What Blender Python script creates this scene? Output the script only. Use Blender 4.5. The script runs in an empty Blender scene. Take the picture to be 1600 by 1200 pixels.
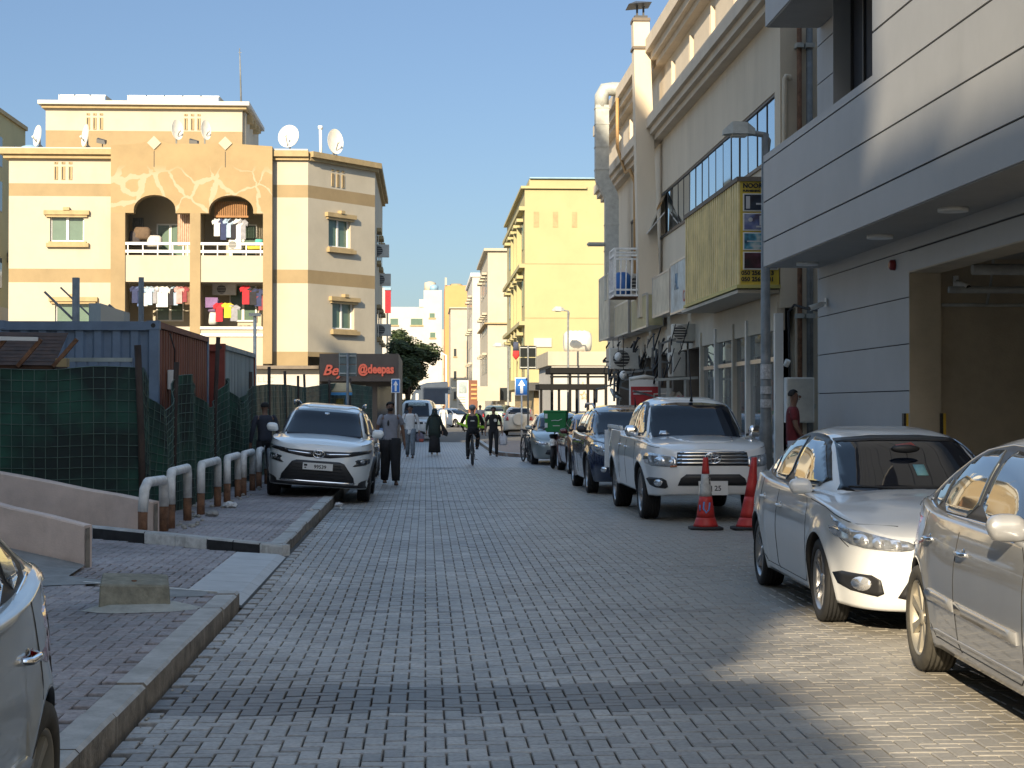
import bpy, bmesh, math, random
import numpy as np
from mathutils import Vector, Matrix
from mathutils.bvhtree import BVHTree
R = math.radians
random.seed(7)
sc = bpy.context.scene
COL = sc.collection
# ---------------------------------------------------------------- camera, sky, sun, exposure
cam = bpy.data.objects.new('camera', bpy.data.cameras.new('camera')); COL.objects.link(cam)
cam.data.lens = 61.9; cam.data.sensor_width = 36; cam.data.clip_end = 3000; cam.data.clip_start = .1
cam.location = (0, 0, 1.65); cam.rotation_euler = (R(90.708), 0, R(-2.81))
sc.camera = cam
SUN_AZ, SUN_EL = 19.0, 24.0           # light travels towards (+sin az, +cos az)
w = bpy.data.worlds.new('World'); sc.world = w; w.use_nodes = True
nt = w.node_tree; nt.nodes.clear()
out = nt.nodes.new('ShaderNodeOutputWorld'); bg = nt.nodes.new('ShaderNodeBackground'); sky = nt.nodes.new('ShaderNodeTexSky')
sky.sky_type = 'NISHITA'; sky.sun_disc = False
sky.sun_elevation = R(SUN_EL); sky.sun_rotation = R(180 + SUN_AZ)
sky.air_density = 1.0; sky.dust_density = .7; sky.ozone_density = 1.5; sky.altitude = 0
bg.inputs[1].default_value = 0.15
# ramp darkens the sky colour towards the horizon, the same all the way round
tcw = nt.nodes.new('ShaderNodeTexCoord'); sxw = nt.nodes.new('ShaderNodeSeparateXYZ'); rpw = nt.nodes.new('ShaderNodeValToRGB'); mxw = nt.nodes.new('ShaderNodeMixRGB'); mxw.blend_type = 'MULTIPLY'; mxw.inputs[0].default_value = 1
rpw.color_ramp.elements[0].position = 0; rpw.color_ramp.elements[0].color = (.155, .185, .232, 1)
rpw.color_ramp.elements[1].position = .6; rpw.color_ramp.elements[1].color = (1, .95, .84, 1)
el = rpw.color_ramp.elements.new(.23); el.color = (.215, .23, .262, 1)
nt.links.new(tcw.outputs['Generated'], sxw.inputs[0]); nt.links.new(sxw.outputs[2], rpw.inputs[0]); nt.links.new(sky.outputs[0], mxw.inputs[1]); nt.links.new(rpw.outputs[0], mxw.inputs[2])
nt.links.new(mxw.outputs[0], bg.inputs[0]); nt.links.new(bg.outputs[0], out.inputs[0])
sun = bpy.data.objects.new('sun', bpy.data.lights.new('sun', 'SUN')); COL.objects.link(sun)
sun.data.energy = 3.3; sun.data.angle = R(0.6); sun.data.color = (1.0, .84, .60)
a, e = R(SUN_AZ), R(SUN_EL)
ld = Vector((math.sin(a)*math.cos(e), math.cos(a)*math.cos(e), -math.sin(e)))
sun.rotation_euler = ld.to_track_quat('-Z', 'Y').to_euler()
sc.view_settings.view_transform = 'Standard'; sc.view_settings.look = 'None'
sc.view_settings.exposure = 1.5; sc.view_settings.gamma = 1.0

F = 2750.0
def PX(px, Y): return (px - 665.0) * Y / F
def PZ(py, Y): return 1.65 - (py - 634.0) * Y / F

# ---------------------------------------------------------------- materials
MATS = {}
def mat(name, col=(.5, .5, .5), rough=.7, metal=0., var=.12, scale=3., bump=.0, bscale=60., coat=0., emit=None, stain=0., spec=.5, alpha=1., trans=0., streak=False):
    if name in MATS: return MATS[name]
    m = bpy.data.materials.new(name); m.use_nodes = True; MATS[name] = m
    N = m.node_tree.nodes; L = m.node_tree.links; b = N['Principled BSDF']
    b.inputs['Roughness'].default_value = rough; b.inputs['Metallic'].default_value = metal
    b.inputs['Specular IOR Level'].default_value = spec
    b.inputs['Coat Weight'].default_value = coat; b.inputs['Coat Roughness'].default_value = .04
    if alpha < 1: b.inputs['Alpha'].default_value = alpha
    if trans: b.inputs['Transmission Weight'].default_value = trans
    c4 = (*col, 1)
    if var > 0:
        tc = N.new('ShaderNodeTexCoord'); mp = N.new('ShaderNodeMapping')
        if streak: mp.inputs['Scale'].default_value = (1, 1, .15)
        L.new(tc.outputs['Object'], mp.inputs[0])
        n1 = N.new('ShaderNodeTexNoise'); n1.inputs['Scale'].default_value = scale; n1.inputs['Detail'].default_value = 6; n1.inputs['Roughness'].default_value = .65
        L.new(mp.outputs[0], n1.inputs['Vector'])
        rp = N.new('ShaderNodeValToRGB')
        d = 1 - var*1.6; u = 1 + var
        rp.color_ramp.elements[0].color = (col[0]*d, col[1]*d, col[2]*d, 1); rp.color_ramp.elements[0].position = .3
        rp.color_ramp.elements[1].color = (min(1, col[0]*u), min(1, col[1]*u), min(1, col[2]*u), 1); rp.color_ramp.elements[1].position = .7
        L.new(n1.outputs[0], rp.inputs[0]); last = rp.outputs[0]
        if stain > 0:
            n2 = N.new('ShaderNodeTexNoise'); n2.inputs['Scale'].default_value = scale*.35; n2.inputs['Detail'].default_value = 9; n2.inputs['Roughness'].default_value = .75
            mp2 = N.new('ShaderNodeMapping'); mp2.inputs['Scale'].default_value = (1, 1, .35); L.new(tc.outputs['Object'], mp2.inputs[0]); L.new(mp2.outputs[0], n2.inputs['Vector'])
            r2 = N.new('ShaderNodeValToRGB'); r2.color_ramp.elements[0].position = .52; r2.color_ramp.elements[1].position = .72
            r2.color_ramp.elements[0].color = (0, 0, 0, 1); r2.color_ramp.elements[1].color = (stain,)*3 + (1,)
            L.new(n2.outputs[0], r2.inputs[0])
            mx = N.new('ShaderNodeMixRGB'); mx.inputs[2].default_value = (col[0]*.35, col[1]*.33, col[2]*.3, 1)
            L.new(r2.outputs[0], mx.inputs[0]); L.new(last, mx.inputs[1]); last = mx.outputs[0]
        L.new(last, b.inputs['Base Color'])
        if bump > 0:
            n3 = N.new('ShaderNodeTexNoise'); n3.inputs['Scale'].default_value = bscale; n3.inputs['Detail'].default_value = 4
            L.new(tc.outputs['Object'], n3.inputs['Vector'])
            bp = N.new('ShaderNodeBump'); bp.inputs['Strength'].default_value = bump; bp.inputs['Distance'].default_value = .01
            L.new(n3.outputs[0], bp.inputs['Height']); L.new(bp.outputs[0], b.inputs['Normal'])
    else:
        b.inputs['Base Color'].default_value = c4
    if emit: b.inputs['Emission Color'].default_value = (*emit[0], 1); b.inputs['Emission Strength'].default_value = emit[1]
    return m

# ---------------------------------------------------------------- mesh helpers
ROOTM = {}
def newobj(name, mesh, parent=None):
    o = bpy.data.objects.new(name, mesh); COL.objects.link(o)
    if parent is not None:
        o.parent = parent; M = wmat(parent); 
        o.matrix_parent_inverse = M.inverted(); ROOTM[o] = Matrix.Identity(4)
    return o
def wmat(o): return ROOTM[o] if o in ROOTM else Matrix.Identity(4)
def thing(name, label, cat, loc=(0, 0, 0), rotz=0, group=None, rot=None):
    o = bpy.data.objects.new(name, None); COL.objects.link(o); o.empty_display_size = .2
    o.location = loc; o.rotation_euler = rot if rot else (0, 0, rotz)
    ROOTM[o] = Matrix.LocRotScale(Vector(loc), o.rotation_euler, None)
    return tag(o, label, cat, group)
def tag(o, label=None, cat=None, group=None, kind=None):
    if label: o['label'] = label
    if cat: o['category'] = cat
    if group: o['group'] = group
    if kind: o['kind'] = kind
    return o
def loc_child(o, t):
    """geometry of o is written in t's local frame"""
    o.matrix_parent_inverse = Matrix.Identity(4); ROOTM[o] = wmat(t); return o

class MB:
    def __init__(s): s.v = []; s.f = []; s.m = []; s.sm = []
    def add(s, vs, fs, mi=0, smooth=False):
        n = len(s.v); s.v += [tuple(v) for v in vs]; s.f += [tuple(i+n for i in f) for f in fs]; s.m += [mi]*len(fs); s.sm += [smooth]*len(fs); return s
    def box(s, x0, x1, y0, y1, z0, z1, mi=0):
        if x0 > x1: x0, x1 = x1, x0
        if y0 > y1: y0, y1 = y1, y0
        if z0 > z1: z0, z1 = z1, z0
        return s.add([(x0,y0,z0),(x1,y0,z0),(x1,y1,z0),(x0,y1,z0),(x0,y0,z1),(x1,y0,z1),(x1,y1,z1),(x0,y1,z1)],
              [(0,3,2,1),(4,5,6,7),(0,1,5,4),(1,2,6,5),(2,3,7,6),(3,0,4,7)], mi)
    def bar(s, p0, p1, w, h=None, mi=0, up=(0,0,1)):
        h = h or w; p0 = Vector(p0); p1 = Vector(p1); d = (p1-p0).normalized(); u = Vector(up)
        if abs(d.dot(u)) > .98: u = Vector((1,0,0))
        r = d.cross(u).normalized(); u = r.cross(d)
        vs = []
        for p in (p0, p1):
            for a, b in ((-1,-1),(1,-1),(1,1),(-1,1)): vs.append(p + r*a*w/2 + u*b*h/2)
        return s.add(vs, [(0,1,2,3),(7,6,5,4),(0,4,5,1),(1,5,6,2),(2,6,7,3),(3,7,4,0)], mi)
    def tube(s, pts, r, n=8, mi=0, cap=True, smooth=True, sq=1., ph=0):
        pts = [Vector(p) for p in pts]; rs = r if isinstance(r, (list, tuple)) else [r]*len(pts)
        vs = []; prev = None
        for i, p in enumerate(pts):
            d = (pts[min(i+1, len(pts)-1)] - pts[max(i-1, 0)])
            d = d.normalized() if d.length > 1e-9 else Vector((0,0,1))
            if prev is None:
                u = Vector((0,0,1)) if abs(d.z) < .9 else Vector((1,0,0))
            else: u = prev
            a = d.cross(u).normalized(); b = a.cross(d); prev = b
            for k in range(n):
                t = 2*math.pi*k/n+ph; vs.append(p + (a*math.cos(t) + b*math.sin(t)*sq)*rs[i])
        fs = [(i*n+k, i*n+(k+1)%n, (i+1)*n+(k+1)%n, (i+1)*n+k) for i in range(len(pts)-1) for k in range(n)]
        s.add(vs, fs, mi, smooth)
        if cap:
            m = len(s.v) - len(vs)
            s.f += [tuple(m+k for k in range(n))[::-1], tuple(m+(len(pts)-1)*n+k for k in range(n))]; s.m += [mi]*2; s.sm += [False]*2
        return s
    def ell(s, c, rx, ry, rz, n=10, k=7, mi=0):
        vs = []; fs = []
        for i in range(k+1):
            p = math.pi*i/k
            for j in range(n):
                t = 2*math.pi*j/n; vs.append((c[0]+rx*math.sin(p)*math.cos(t), c[1]+ry*math.sin(p)*math.sin(t), c[2]+rz*math.cos(p)))
        for i in range(k):
            for j in range(n): fs.append((i*n+j, i*n+(j+1)%n, (i+1)*n+(j+1)%n, (i+1)*n+j)[::-1])
        return s.add(vs, fs, mi, True)
    def rings(s, rings, n=16, mi=0, p=2.0, cap=True):
        """stack of (cx,cy,cz,rx,ry) horizontal super-ellipses"""
        vs = []
        for (cx, cy, cz, rx, ry) in rings:
            for k in range(n):
                t = 2*math.pi*k/n; c, d = math.cos(t), math.sin(t)
                vs.append((cx+rx*math.copysign(abs(c)**(2/p), c), cy+ry*math.copysign(abs(d)**(2/p), d), cz))
        m = len(s.v)
        fs = [(i*n+k, i*n+(k+1)%n, (i+1)*n+(k+1)%n, (i+1)*n+k) for i in range(len(rings)-1) for k in range(n)]
        s.add(vs, fs, mi, True)
        if cap: s.f += [tuple(m+k for k in range(n))[::-1], tuple(m+(len(rings)-1)*n+k for k in range(n))]; s.m += [mi]*2; s.sm += [False]*2
        return s
    def prism(s, poly, axis, a0, a1, mi=0):
        """polygon of (u,v) extruded along axis: 'x' -> (a,u,v), 'y' -> (u,a,v), 'z' -> (u,v,a)"""
        def P(u, v, a): return {'x': (a,u,v), 'y': (u,a,v), 'z': (u,v,a)}[axis]
        n = len(poly); vs = [P(u,v,a0) for u,v in poly] + [P(u,v,a1) for u,v in poly]
        fs = [tuple(range(n)), tuple(range(2*n-1, n-1, -1))] + [(i, n+i, n+(i+1)%n, (i+1)%n) for i in range(n)]
        return s.add(vs, fs, mi)
    def xf(s, M):
        s.v = [tuple(M @ Vector(v)) for v in s.v]; return s
    def build(s, name, mats, parent=None, local=False, bevel=0, recalc=True, merge=0, sub=0):
        me = bpy.data.meshes.new(name); me.from_pydata(s.v, [], s.f)
        if not isinstance(mats, (list, tuple)): mats = [mats]
        for m in mats: me.materials.append(m)
        me.polygons.foreach_set('material_index', s.m); me.polygons.foreach_set('use_smooth', s.sm)
        if recalc or merge or bevel:
            bm = bmesh.new(); bm.from_mesh(me)
            if merge: bmesh.ops.remove_doubles(bm, verts=bm.verts, dist=merge)
            if recalc: bmesh.ops.recalc_face_normals(bm, faces=bm.faces)
            if bevel: bmesh.ops.bevel(bm, geom=[e for e in bm.edges if len(e.link_faces) == 2 and e.calc_face_angle(0) > .5], offset=bevel, segments=1 if bevel < .02 else 2, affect='EDGES', clamp_overlap=True)
            bm.to_mesh(me); bm.free()
        me.update()
        o = newobj(name, me, parent)
        if parent is not None and local: loc_child(o, parent)
        return o

def dup(o, parent=None, **kw):
    c = o.copy(); COL.objects.link(c)
    if parent is not None: c.parent = parent
    ROOTM[c] = wmat(o)
    for ch in o.children: dup(ch, c)
    return c

def text(s, size, m, parent, loc, rot, name='lettering', ext=.01, align='LEFT', shear=0, sx=1., local=False, bold=0):
    cu = bpy.data.curves.new('t', 'FONT'); cu.body = s; cu.size = size; cu.extrude = ext; cu.align_x = align; cu.shear = shear; cu.resolution_u = 3; cu.offset = bold
    to = bpy.data.objects.new('t', cu); COL.objects.link(to)
    me = bpy.data.meshes.new_from_object(to.evaluated_get(bpy.context.evaluated_depsgraph_get()))
    bpy.data.objects.remove(to)
    M = Matrix.LocRotScale(Vector(loc), __import__('mathutils').Euler(rot), Vector((sx, 1, 1)))
    me.transform(M); me.materials.clear(); me.materials.append(m); me.name = name
    o = newobj(name, me, parent)
    if local: loc_child(o, parent)
    return o
FC = (R(90), 0, 0)            # lettering that faces the camera side (-Y)
FS = (R(90), 0, R(-90))       # lettering that faces the street (-X)

def crom(pts, x):
    """monotone-ish cubic through (x,y) points"""
    xs = [p[0] for p in pts]; ys = [p[1] for p in pts]; n = len(xs)
    if x <= xs[0]: return ys[0]
    if x >= xs[-1]: return ys[-1]
    i = max(j for j in range(n-1) if xs[j] <= x)
    def slope(j):
        if j == 0 or j == n-1:
            a = 0 if j == 0 else n-2; return (ys[a+1]-ys[a])/(xs[a+1]-xs[a])
        d0 = (ys[j]-ys[j-1])/(xs[j]-xs[j-1]); d1 = (ys[j+1]-ys[j])/(xs[j+1]-xs[j])
        return 0 if d0*d1 <= 0 else 2*d0*d1/(d0+d1)
    h = xs[i+1]-xs[i]; t = (x-xs[i])/h; m0, m1 = slope(i)*h, slope(i+1)*h
    return (2*t**3-3*t**2+1)*ys[i] + (t**3-2*t*t+t)*m0 + (-2*t**3+3*t*t)*ys[i+1] + (t**3-t*t)*m1
def chaikin(poly, k=2):
    for _ in range(k):
        q = []
        for i in range(len(poly)):
            a, b = poly[i], poly[(i+1) % len(poly)]
            q += [(a[0]*.8+b[0]*.2, a[1]*.8+b[1]*.2), (a[0]*.2+b[0]*.8, a[1]*.2+b[1]*.8)]
        poly = q
    return poly

# ---------------------------------------------------------------- shared materials
M = lambda n: MATS[n]
mat('cream', (.43, .385, .30), .85, var=.05, scale=.6, bump=.15, bscale=25, stain=.2)
mat('cream_side', (.44, .395, .31), .85, var=.06, scale=.8, bump=.15, bscale=25, stain=.15)
mat('gold', (.29, .215, .115), .85, var=.08, scale=.9, bump=.2, bscale=25, stain=.15)
mat('trim_gold', (.36, .27, .14), .8, var=.12, scale=3, bump=.1)
mat('white_plaster', (.48, .46, .42), .85, var=.06, scale=.8, bump=.1, bscale=30)
mat('yellow_wall', (.40, .35, .185), .85, var=.05, scale=.5, bump=.1, stain=.1)
mat('orange_wall', (.52, .27, .11), .85, var=.05, scale=.5)
mat('mall_wall', (.60, .52, .40), .85, var=.06, scale=.7, bump=.25, bscale=20, stain=.2, streak=True)
mat('mall_trim', (.58, .50, .39), .8, var=.06, scale=1.5, stain=.12)
mat('mall_dark', (.16, .13, .10), .8, var=.15)
mat('grey_clad', (.38, .385, .39), .6, var=.05, scale=.7, stain=.2, bump=.08, bscale=50)
mat('groove', (.03, .03, .035), .8, var=0)
mat('soffit', (.36, .34, .31), .8, var=.05)
mat('bay_wall', (.46, .39, .29), .9, var=.12, scale=1.2, bump=.4, bscale=35)
mat('glass_sky', (.05, .07, .09), .04, metal=.0, var=0, spec=1.0, coat=1)
mat('mirror_glass', (.50, .60, .68), .03, metal=.95, var=0)
mat('window_green', (.09, .15, .11), .22, var=.1, scale=2, spec=.9)
mat('window_dark', (.03, .035, .04), .06, var=0, spec=.9)
mat('frame_white', (.75, .74, .70), .5, var=.04)
mat('frame_dark', (.05, .05, .05), .5, var=.1)
mat('alu', (.5, .5, .5), .35, metal=.8, var=.1)
mat('galv', (.40, .41, .38), .6, metal=.15, var=.15, scale=6)
mat('pole_grey', (.20, .21, .21), .6, metal=.3, var=.2, scale=5, stain=.4)
mat('canopy_dark', (.018, .018, .018), .95, var=0, spec=.08)
mat('black', (.015, .015, .016), .5, var=0)
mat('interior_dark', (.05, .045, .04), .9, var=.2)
mat('dish_white', (.58, .56, .50), .5, var=.08, scale=6)
mat('concrete', (.36, .35, .32), .9, var=.15, scale=6, bump=.5, bscale=40, stain=.3)
mat('concrete_green', (.27, .26, .205), .95, var=.25, scale=9, bump=.9, bscale=30, stain=.5)
mat('mortar', (.42, .43, .40), .95, var=.15, scale=10, bump=.6)
mat('kerb', (.46, .46, .445), .9, var=.16, scale=5, bump=.5, bscale=50, stain=.5)
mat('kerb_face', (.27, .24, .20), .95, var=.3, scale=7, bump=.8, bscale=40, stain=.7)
mat('paint_black', (.025, .027, .03), .7, var=.3, scale=8)
mat('paint_white', (.62, .63, .62), .75, var=.2, scale=14, stain=.9)
mat('pink_wall', (.68, .55, .48), .85, var=.10, scale=3, bump=.3, stain=.35)
mat('steel_white', (.74, .74, .72), .5, var=.15, scale=9, stain=.5)
mat('rust', (.20, .10, .055), .9, var=.35, scale=9, bump=.5)
mat('rubber', (.018, .018, .019), .75, var=.15, scale=20, bump=.2)
mat('rubber_dusty', (.06, .055, .045), .85, var=.25, scale=14)
mat('rim_silver', (.42, .42, .43), .3, metal=.85, var=.08)
mat('rim_dusty', (.38, .35, .29), .5, metal=.5, var=.15)
mat('chrome', (.75, .76, .78), .08, metal=1, var=0)
mat('plastic_black', (.02, .02, .022), .45, var=0)
mat('lens', (.55, .57, .60), .06, metal=.6, var=.35, scale=22, coat=1)
mat('lens_bright', (.85, .86, .88), .05, metal=.7, var=0, coat=1)
mat('lens_dark', (.03, .032, .036), .08, var=0, coat=1)
mat('lens_orange', (.5, .16, .05), .15, var=0, coat=1)
mat('lens_red', (.45, .02, .02), .15, var=0, coat=1)
mat('car_glass', (.008, .011, .018), .02, var=0, spec=.45)
mat('car_glass_side', (.10, .115, .13), .02, metal=.6, var=0, spec=1, coat=1)
mat('plate_white', (.72, .72, .70), .5, var=0)
mat('ink', (.02, .02, .02), .6, var=0)
# ================================================================ SETTING: ground, road, pavements
def pcolor_mat(name, cols, jointy=0, rough=.75, sandy=None):
    """paver material: base colour from the 'tone' attribute, wear from world position"""
    m = bpy.data.materials.new(name); m.use_nodes = True; MATS[name] = m
    N = m.node_tree.nodes; L = m.node_tree.links; b = N['Principled BSDF']
    at = N.new('ShaderNodeAttribute'); at.attribute_name = 'tone'
    rp = N.new('ShaderNodeValToRGB'); els = rp.color_ramp.elements
    while len(els) < len(cols): els.new(.5)
    for i, c in enumerate(cols): els[i].position = i/(len(cols)-1); els[i].color = (*c, 1)
    L.new(at.outputs['Fac'], rp.inputs[0])
    g = N.new('ShaderNodeNewGeometry')
    n1 = N.new('ShaderNodeTexNoise'); n1.inputs['Scale'].default_value = 38; n1.inputs['Detail'].default_value = 5; L.new(g.outputs['Position'], n1.inputs['Vector'])
    n2 = N.new('ShaderNodeTexNoise'); n2.inputs['Scale'].default_value = .55; n2.inputs['Detail'].default_value = 7; n2.inputs['Roughness'].default_value = .7; L.new(g.outputs['Position'], n2.inputs['Vector'])
    r1 = N.new('ShaderNodeMapRange'); r1.inputs[1].default_value = .3; r1.inputs[2].default_value = .7; r1.inputs[3].default_value = .72; r1.inputs[4].default_value = 1.2; L.new(n1.outputs[0], r1.inputs[0])
    r2 = N.new('ShaderNodeMapRange'); r2.inputs[1].default_value = .32; r2.inputs[2].default_value = .68; r2.inputs[3].default_value = .55; r2.inputs[4].default_value = 1.32; L.new(n2.outputs[0], r2.inputs[0])
    mu = N.new('ShaderNodeMath'); mu.operation = 'MULTIPLY'; L.new(r1.outputs[0], mu.inputs[0]); L.new(r2.outputs[0], mu.inputs[1])
    v = N.new('ShaderNodeVectorMath'); v.operation = 'SCALE'; L.new(rp.outputs[0], v.inputs[0]); L.new(mu.outputs[0], v.inputs['Scale'])
    last = v.outputs[0]
    if sandy:   # dust gathers towards the right-hand kerb
        sx = N.new('ShaderNodeSeparateXYZ'); L.new(g.outputs['Position'], sx.inputs[0])
        ad = N.new('ShaderNodeMath'); ad.operation = 'MULTIPLY_ADD'; L.new(n2.outputs[0], ad.inputs[0]); ad.inputs[1].default_value = 2.4; L.new(sx.outputs[0], ad.inputs[2])
        r3 = N.new('ShaderNodeMapRange'); r3.inputs[1].default_value = 2.0; r3.inputs[2].default_value = 4.2; r3.inputs[4].default_value = .75; L.new(ad.outputs[0], r3.inputs[0])
        mx = N.new('ShaderNodeMixRGB'); mx.inputs[2].default_value = (*sandy, 1); L.new(r3.outputs[0], mx.inputs[0]); L.new(last, mx.inputs[1]); last = mx.outputs[0]
    L.new(last, b.inputs['Base Color'])
    rr = N.new('ShaderNodeMapRange'); rr.inputs[3].default_value = rough-.14; rr.inputs[4].default_value = rough+.12; L.new(n2.outputs[0], rr.inputs[0]); L.new(rr.outputs[0], b.inputs['Roughness'])
    bp = N.new('ShaderNodeBump'); bp.inputs['Strength'].default_value = .35; bp.inputs['Distance'].default_value = .004; L.new(n1.outputs[0], bp.inputs['Height']); L.new(bp.outputs[0], b.inputs['Normal'])
    return m
pcolor_mat('paver_grey', [(.215,.213,.207), (.275,.272,.262), (.31,.306,.295), (.36,.354,.34), (.10,.10,.102)], sandy=(.27,.245,.205), rough=.5)
pcolor_mat('paver_pink', [(.27,.245,.25), (.31,.28,.283), (.345,.31,.31), (.29,.28,.285)], rough=.75)
pcolor_mat('joint', [(.08,.078,.072), (.11,.105,.095)], sandy=(.36,.31,.24), rough=.9)
def sheet(name, pts, m, z=None, kind='structure'):
    mb = MB(); mb.add([(p[0], p[1], p[2] if len(p) > 2 else z) for p in pts], [tuple(range(len(pts)))])
    o = mb.build(name, m); tag(o, kind=kind); return o
mat('sand', (.36, .31, .24), .95, var=.12, scale=.3, bump=.3)
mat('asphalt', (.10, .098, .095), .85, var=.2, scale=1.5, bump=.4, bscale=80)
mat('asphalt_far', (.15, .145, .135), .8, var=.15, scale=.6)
sheet('ground', [(-900,-400),(900,-400),(900,1600),(-900,1600)], M('sand'), -.16)
road = sheet('road', [(-1.5,-30),(7.2,-30),(7.2,80),(-1.5,80)], M('joint'), -.034)
sheet('cross_road', [(-60,80),(60,80),(60,118),(-60,118)], M('asphalt'), -.006)
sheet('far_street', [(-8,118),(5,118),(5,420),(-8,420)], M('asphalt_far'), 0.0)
mb = MB()
mb.box(-1.5, 7.5, 79.2, 79.8, -.1, .0); tag(mb.build('band', M('concrete')), kind='structure')

def brick_geo(cx, cy, lx, ly, z, h, c=.005, tilt=(0, 0)):
    x0, x1, y0, y1 = cx-lx/2, cx+lx/2, cy-ly/2, cy+ly/2
    def T(x, y): return z + (x-cx)*tilt[0] + (y-cy)*tilt[1]
    v = [(x0,y0,T(x0,y0)-c-h),(x1,y0,T(x1,y0)-c-h),(x1,y1,T(x1,y1)-c-h),(x0,y1,T(x0,y1)-c-h),
         (x0,y0,T(x0,y0)-c),(x1,y0,T(x1,y0)-c),(x1,y1,T(x1,y1)-c),(x0,y1,T(x0,y1)-c),
         (x0+c,y0+c,T(x0,y0)),(x1-c,y0+c,T(x1,y0)),(x1-c,y1-c,T(x1,y1)),(x0+c,y1-c,T(x0,y1))]
    f = [(8,9,10,11),(4,5,9,8),(5,6,10,9),(6,7,11,10),(7,4,8,11),(0,1,5,4),(1,2,6,5),(2,3,7,6),(3,0,4,7)]
    return v, f
def lay(parent, pname, stuffname, m, inside, bbox, zf, u=.1, joint=.0075, rot=0., org=(0, 0), tonef=None, wob=.0016, far=None, rank=None, nobj=300, seed=1):
    rnd = random.Random(seed)
    ca, sa = math.cos(rot), math.sin(rot); L = []
    x0, x1, y0, y1 = bbox; span = int(max(x1-x0, y1-y0)/u)+6
    i0, i1 = int((x0-org[0])/u)-3, int((x1-org[0])/u)+3; j0, j1 = int((y0-org[1])/u)-3, int((y1-org[1])/u)+3
    if rot: i0 -= span//3; i1 += span//3; j0 -= span//3; j1 += span//3
    for i in range(i0, i1):
        for j in range(j0, j1):
            d = (i-j) % 4
            if d == 0: cx, cy, lx, ly = (i+1)*u, (j+.5)*u, 2*u, u
            elif d == 3: cx, cy, lx, ly = (i+.5)*u, (j+1)*u, u, 2*u
            else: continue
            X, Y = org[0]+cx*ca-cy*sa, org[1]+cx*sa+cy*ca
            if inside(X, Y): L.append((X, Y, lx-joint, ly-joint))
    L.sort(key=rank or (lambda b: b[1]))
    meshes = {}
    # the nearest bricks: objects of their own sharing a few meshes
    k = 0; near = set()
    for q, (X, Y, lx, ly) in enumerate(L):
        if k >= nobj: break
        if far and not far(X, Y): continue
        t = tonef(X, Y, rnd) if tonef else rnd.random(); tq = round(t*6)/6; var = rnd.randrange(3)
        key = (lx > ly, tq, var)
        if key not in meshes:
            v, f = brick_geo(0, 0, lx, ly, 0, .045, tilt=(rnd.uniform(-1,1)*wob*8, rnd.uniform(-1,1)*wob*8))
            me = bpy.data.meshes.new(pname); me.from_pydata(v, [], f); me.materials.append(m)
            a = me.attributes.new('tone', 'FLOAT', 'POINT'); a.data.foreach_set('value', [min(.999, tq)]*len(v)); meshes[key] = me
        o = bpy.data.objects.new(pname, meshes[key]); COL.objects.link(o); o.parent = parent
        o.location = (X, Y, zf(X, Y)+rnd.uniform(-1, 1)*wob); o.rotation_euler = (0, 0, rot+rnd.uniform(-1, 1)*.006); near.add(q); k += 1
    V = []; Fc = []; T = []
    for q, (X, Y, lx, ly) in enumerate(L):
        if q in near: continue
        t = min(.999, tonef(X, Y, rnd) if tonef else rnd.random())
        v, f = brick_geo(0, 0, lx, ly, 0, .045, tilt=(rnd.uniform(-1,1)*wob*8, rnd.uniform(-1,1)*wob*8))
        n = len(V); z = zf(X, Y)+rnd.uniform(-1, 1)*wob
        sl = (zf(X+.05, Y)-zf(X-.05, Y))*10, (zf(X, Y+.05)-zf(X, Y-.05))*10
        V += [(X+a*ca-b*sa, Y+a*sa+b*ca, z+c+a*sl[0]+b*sl[1]) for a, b, c in v]; Fc += [tuple(i+n for i in g) for g in f]; T += [t]*len(v)
    me = bpy.data.meshes.new(stuffname); me.from_pydata(V, [], Fc); me.materials.append(m)
    a = me.attributes.new('tone', 'FLOAT', 'POINT'); a.data.foreach_set('value', T)
    o = bpy.data.objects.new(stuffname, me); COL.objects.link(o); o.parent = parent; tag(o, kind='stuff')
    return len(L)
def road_tone(X, Y, rnd):
    if 9.55+.02*X < Y < 10.45+.02*X: return .97+.03*rnd.random()
    if 28.1 < Y < 28.35 or 30.5 < Y < 30.8: return .97
    if 14.15 < Y+.03*math.sin(X*3) < 14.27 and X < 2.4: return .97 if rnd.random() < .7 else .3
    q = rnd.random()
    if (5.0 < X+.2*math.sin(Y) < 5.9 and 18.2 < Y < 19.1) or (.2 < X < .9 and 17.3 < Y < 17.6): return .72+.06*q      # relaid lighter blocks
    return .9 if q < .03 else .74 if q < .10 else .04+.62*rnd.random()
def road_z(X, Y):
    return -.012*math.exp(-((X-.35)/.5)**2)*(.5+.5*math.sin(Y*.7)) - .01*math.exp(-((X+.9)/.4)**2) + .004*math.sin(X*2.1+Y*.9)
inroad = lambda X, Y: -1.5 < X < min(7.1, .352*Y+.25) and 6.6 < Y < 47
lay(road, 'brick', 'brick_field', M('paver_grey'), inroad, (-1.6, 7.2, 6.5, 47), road_z, tonef=road_tone,
    rank=lambda b: b[1], far=lambda X, Y: Y > 7.6 and -1.6 < X < .35*Y, seed=3)
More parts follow.
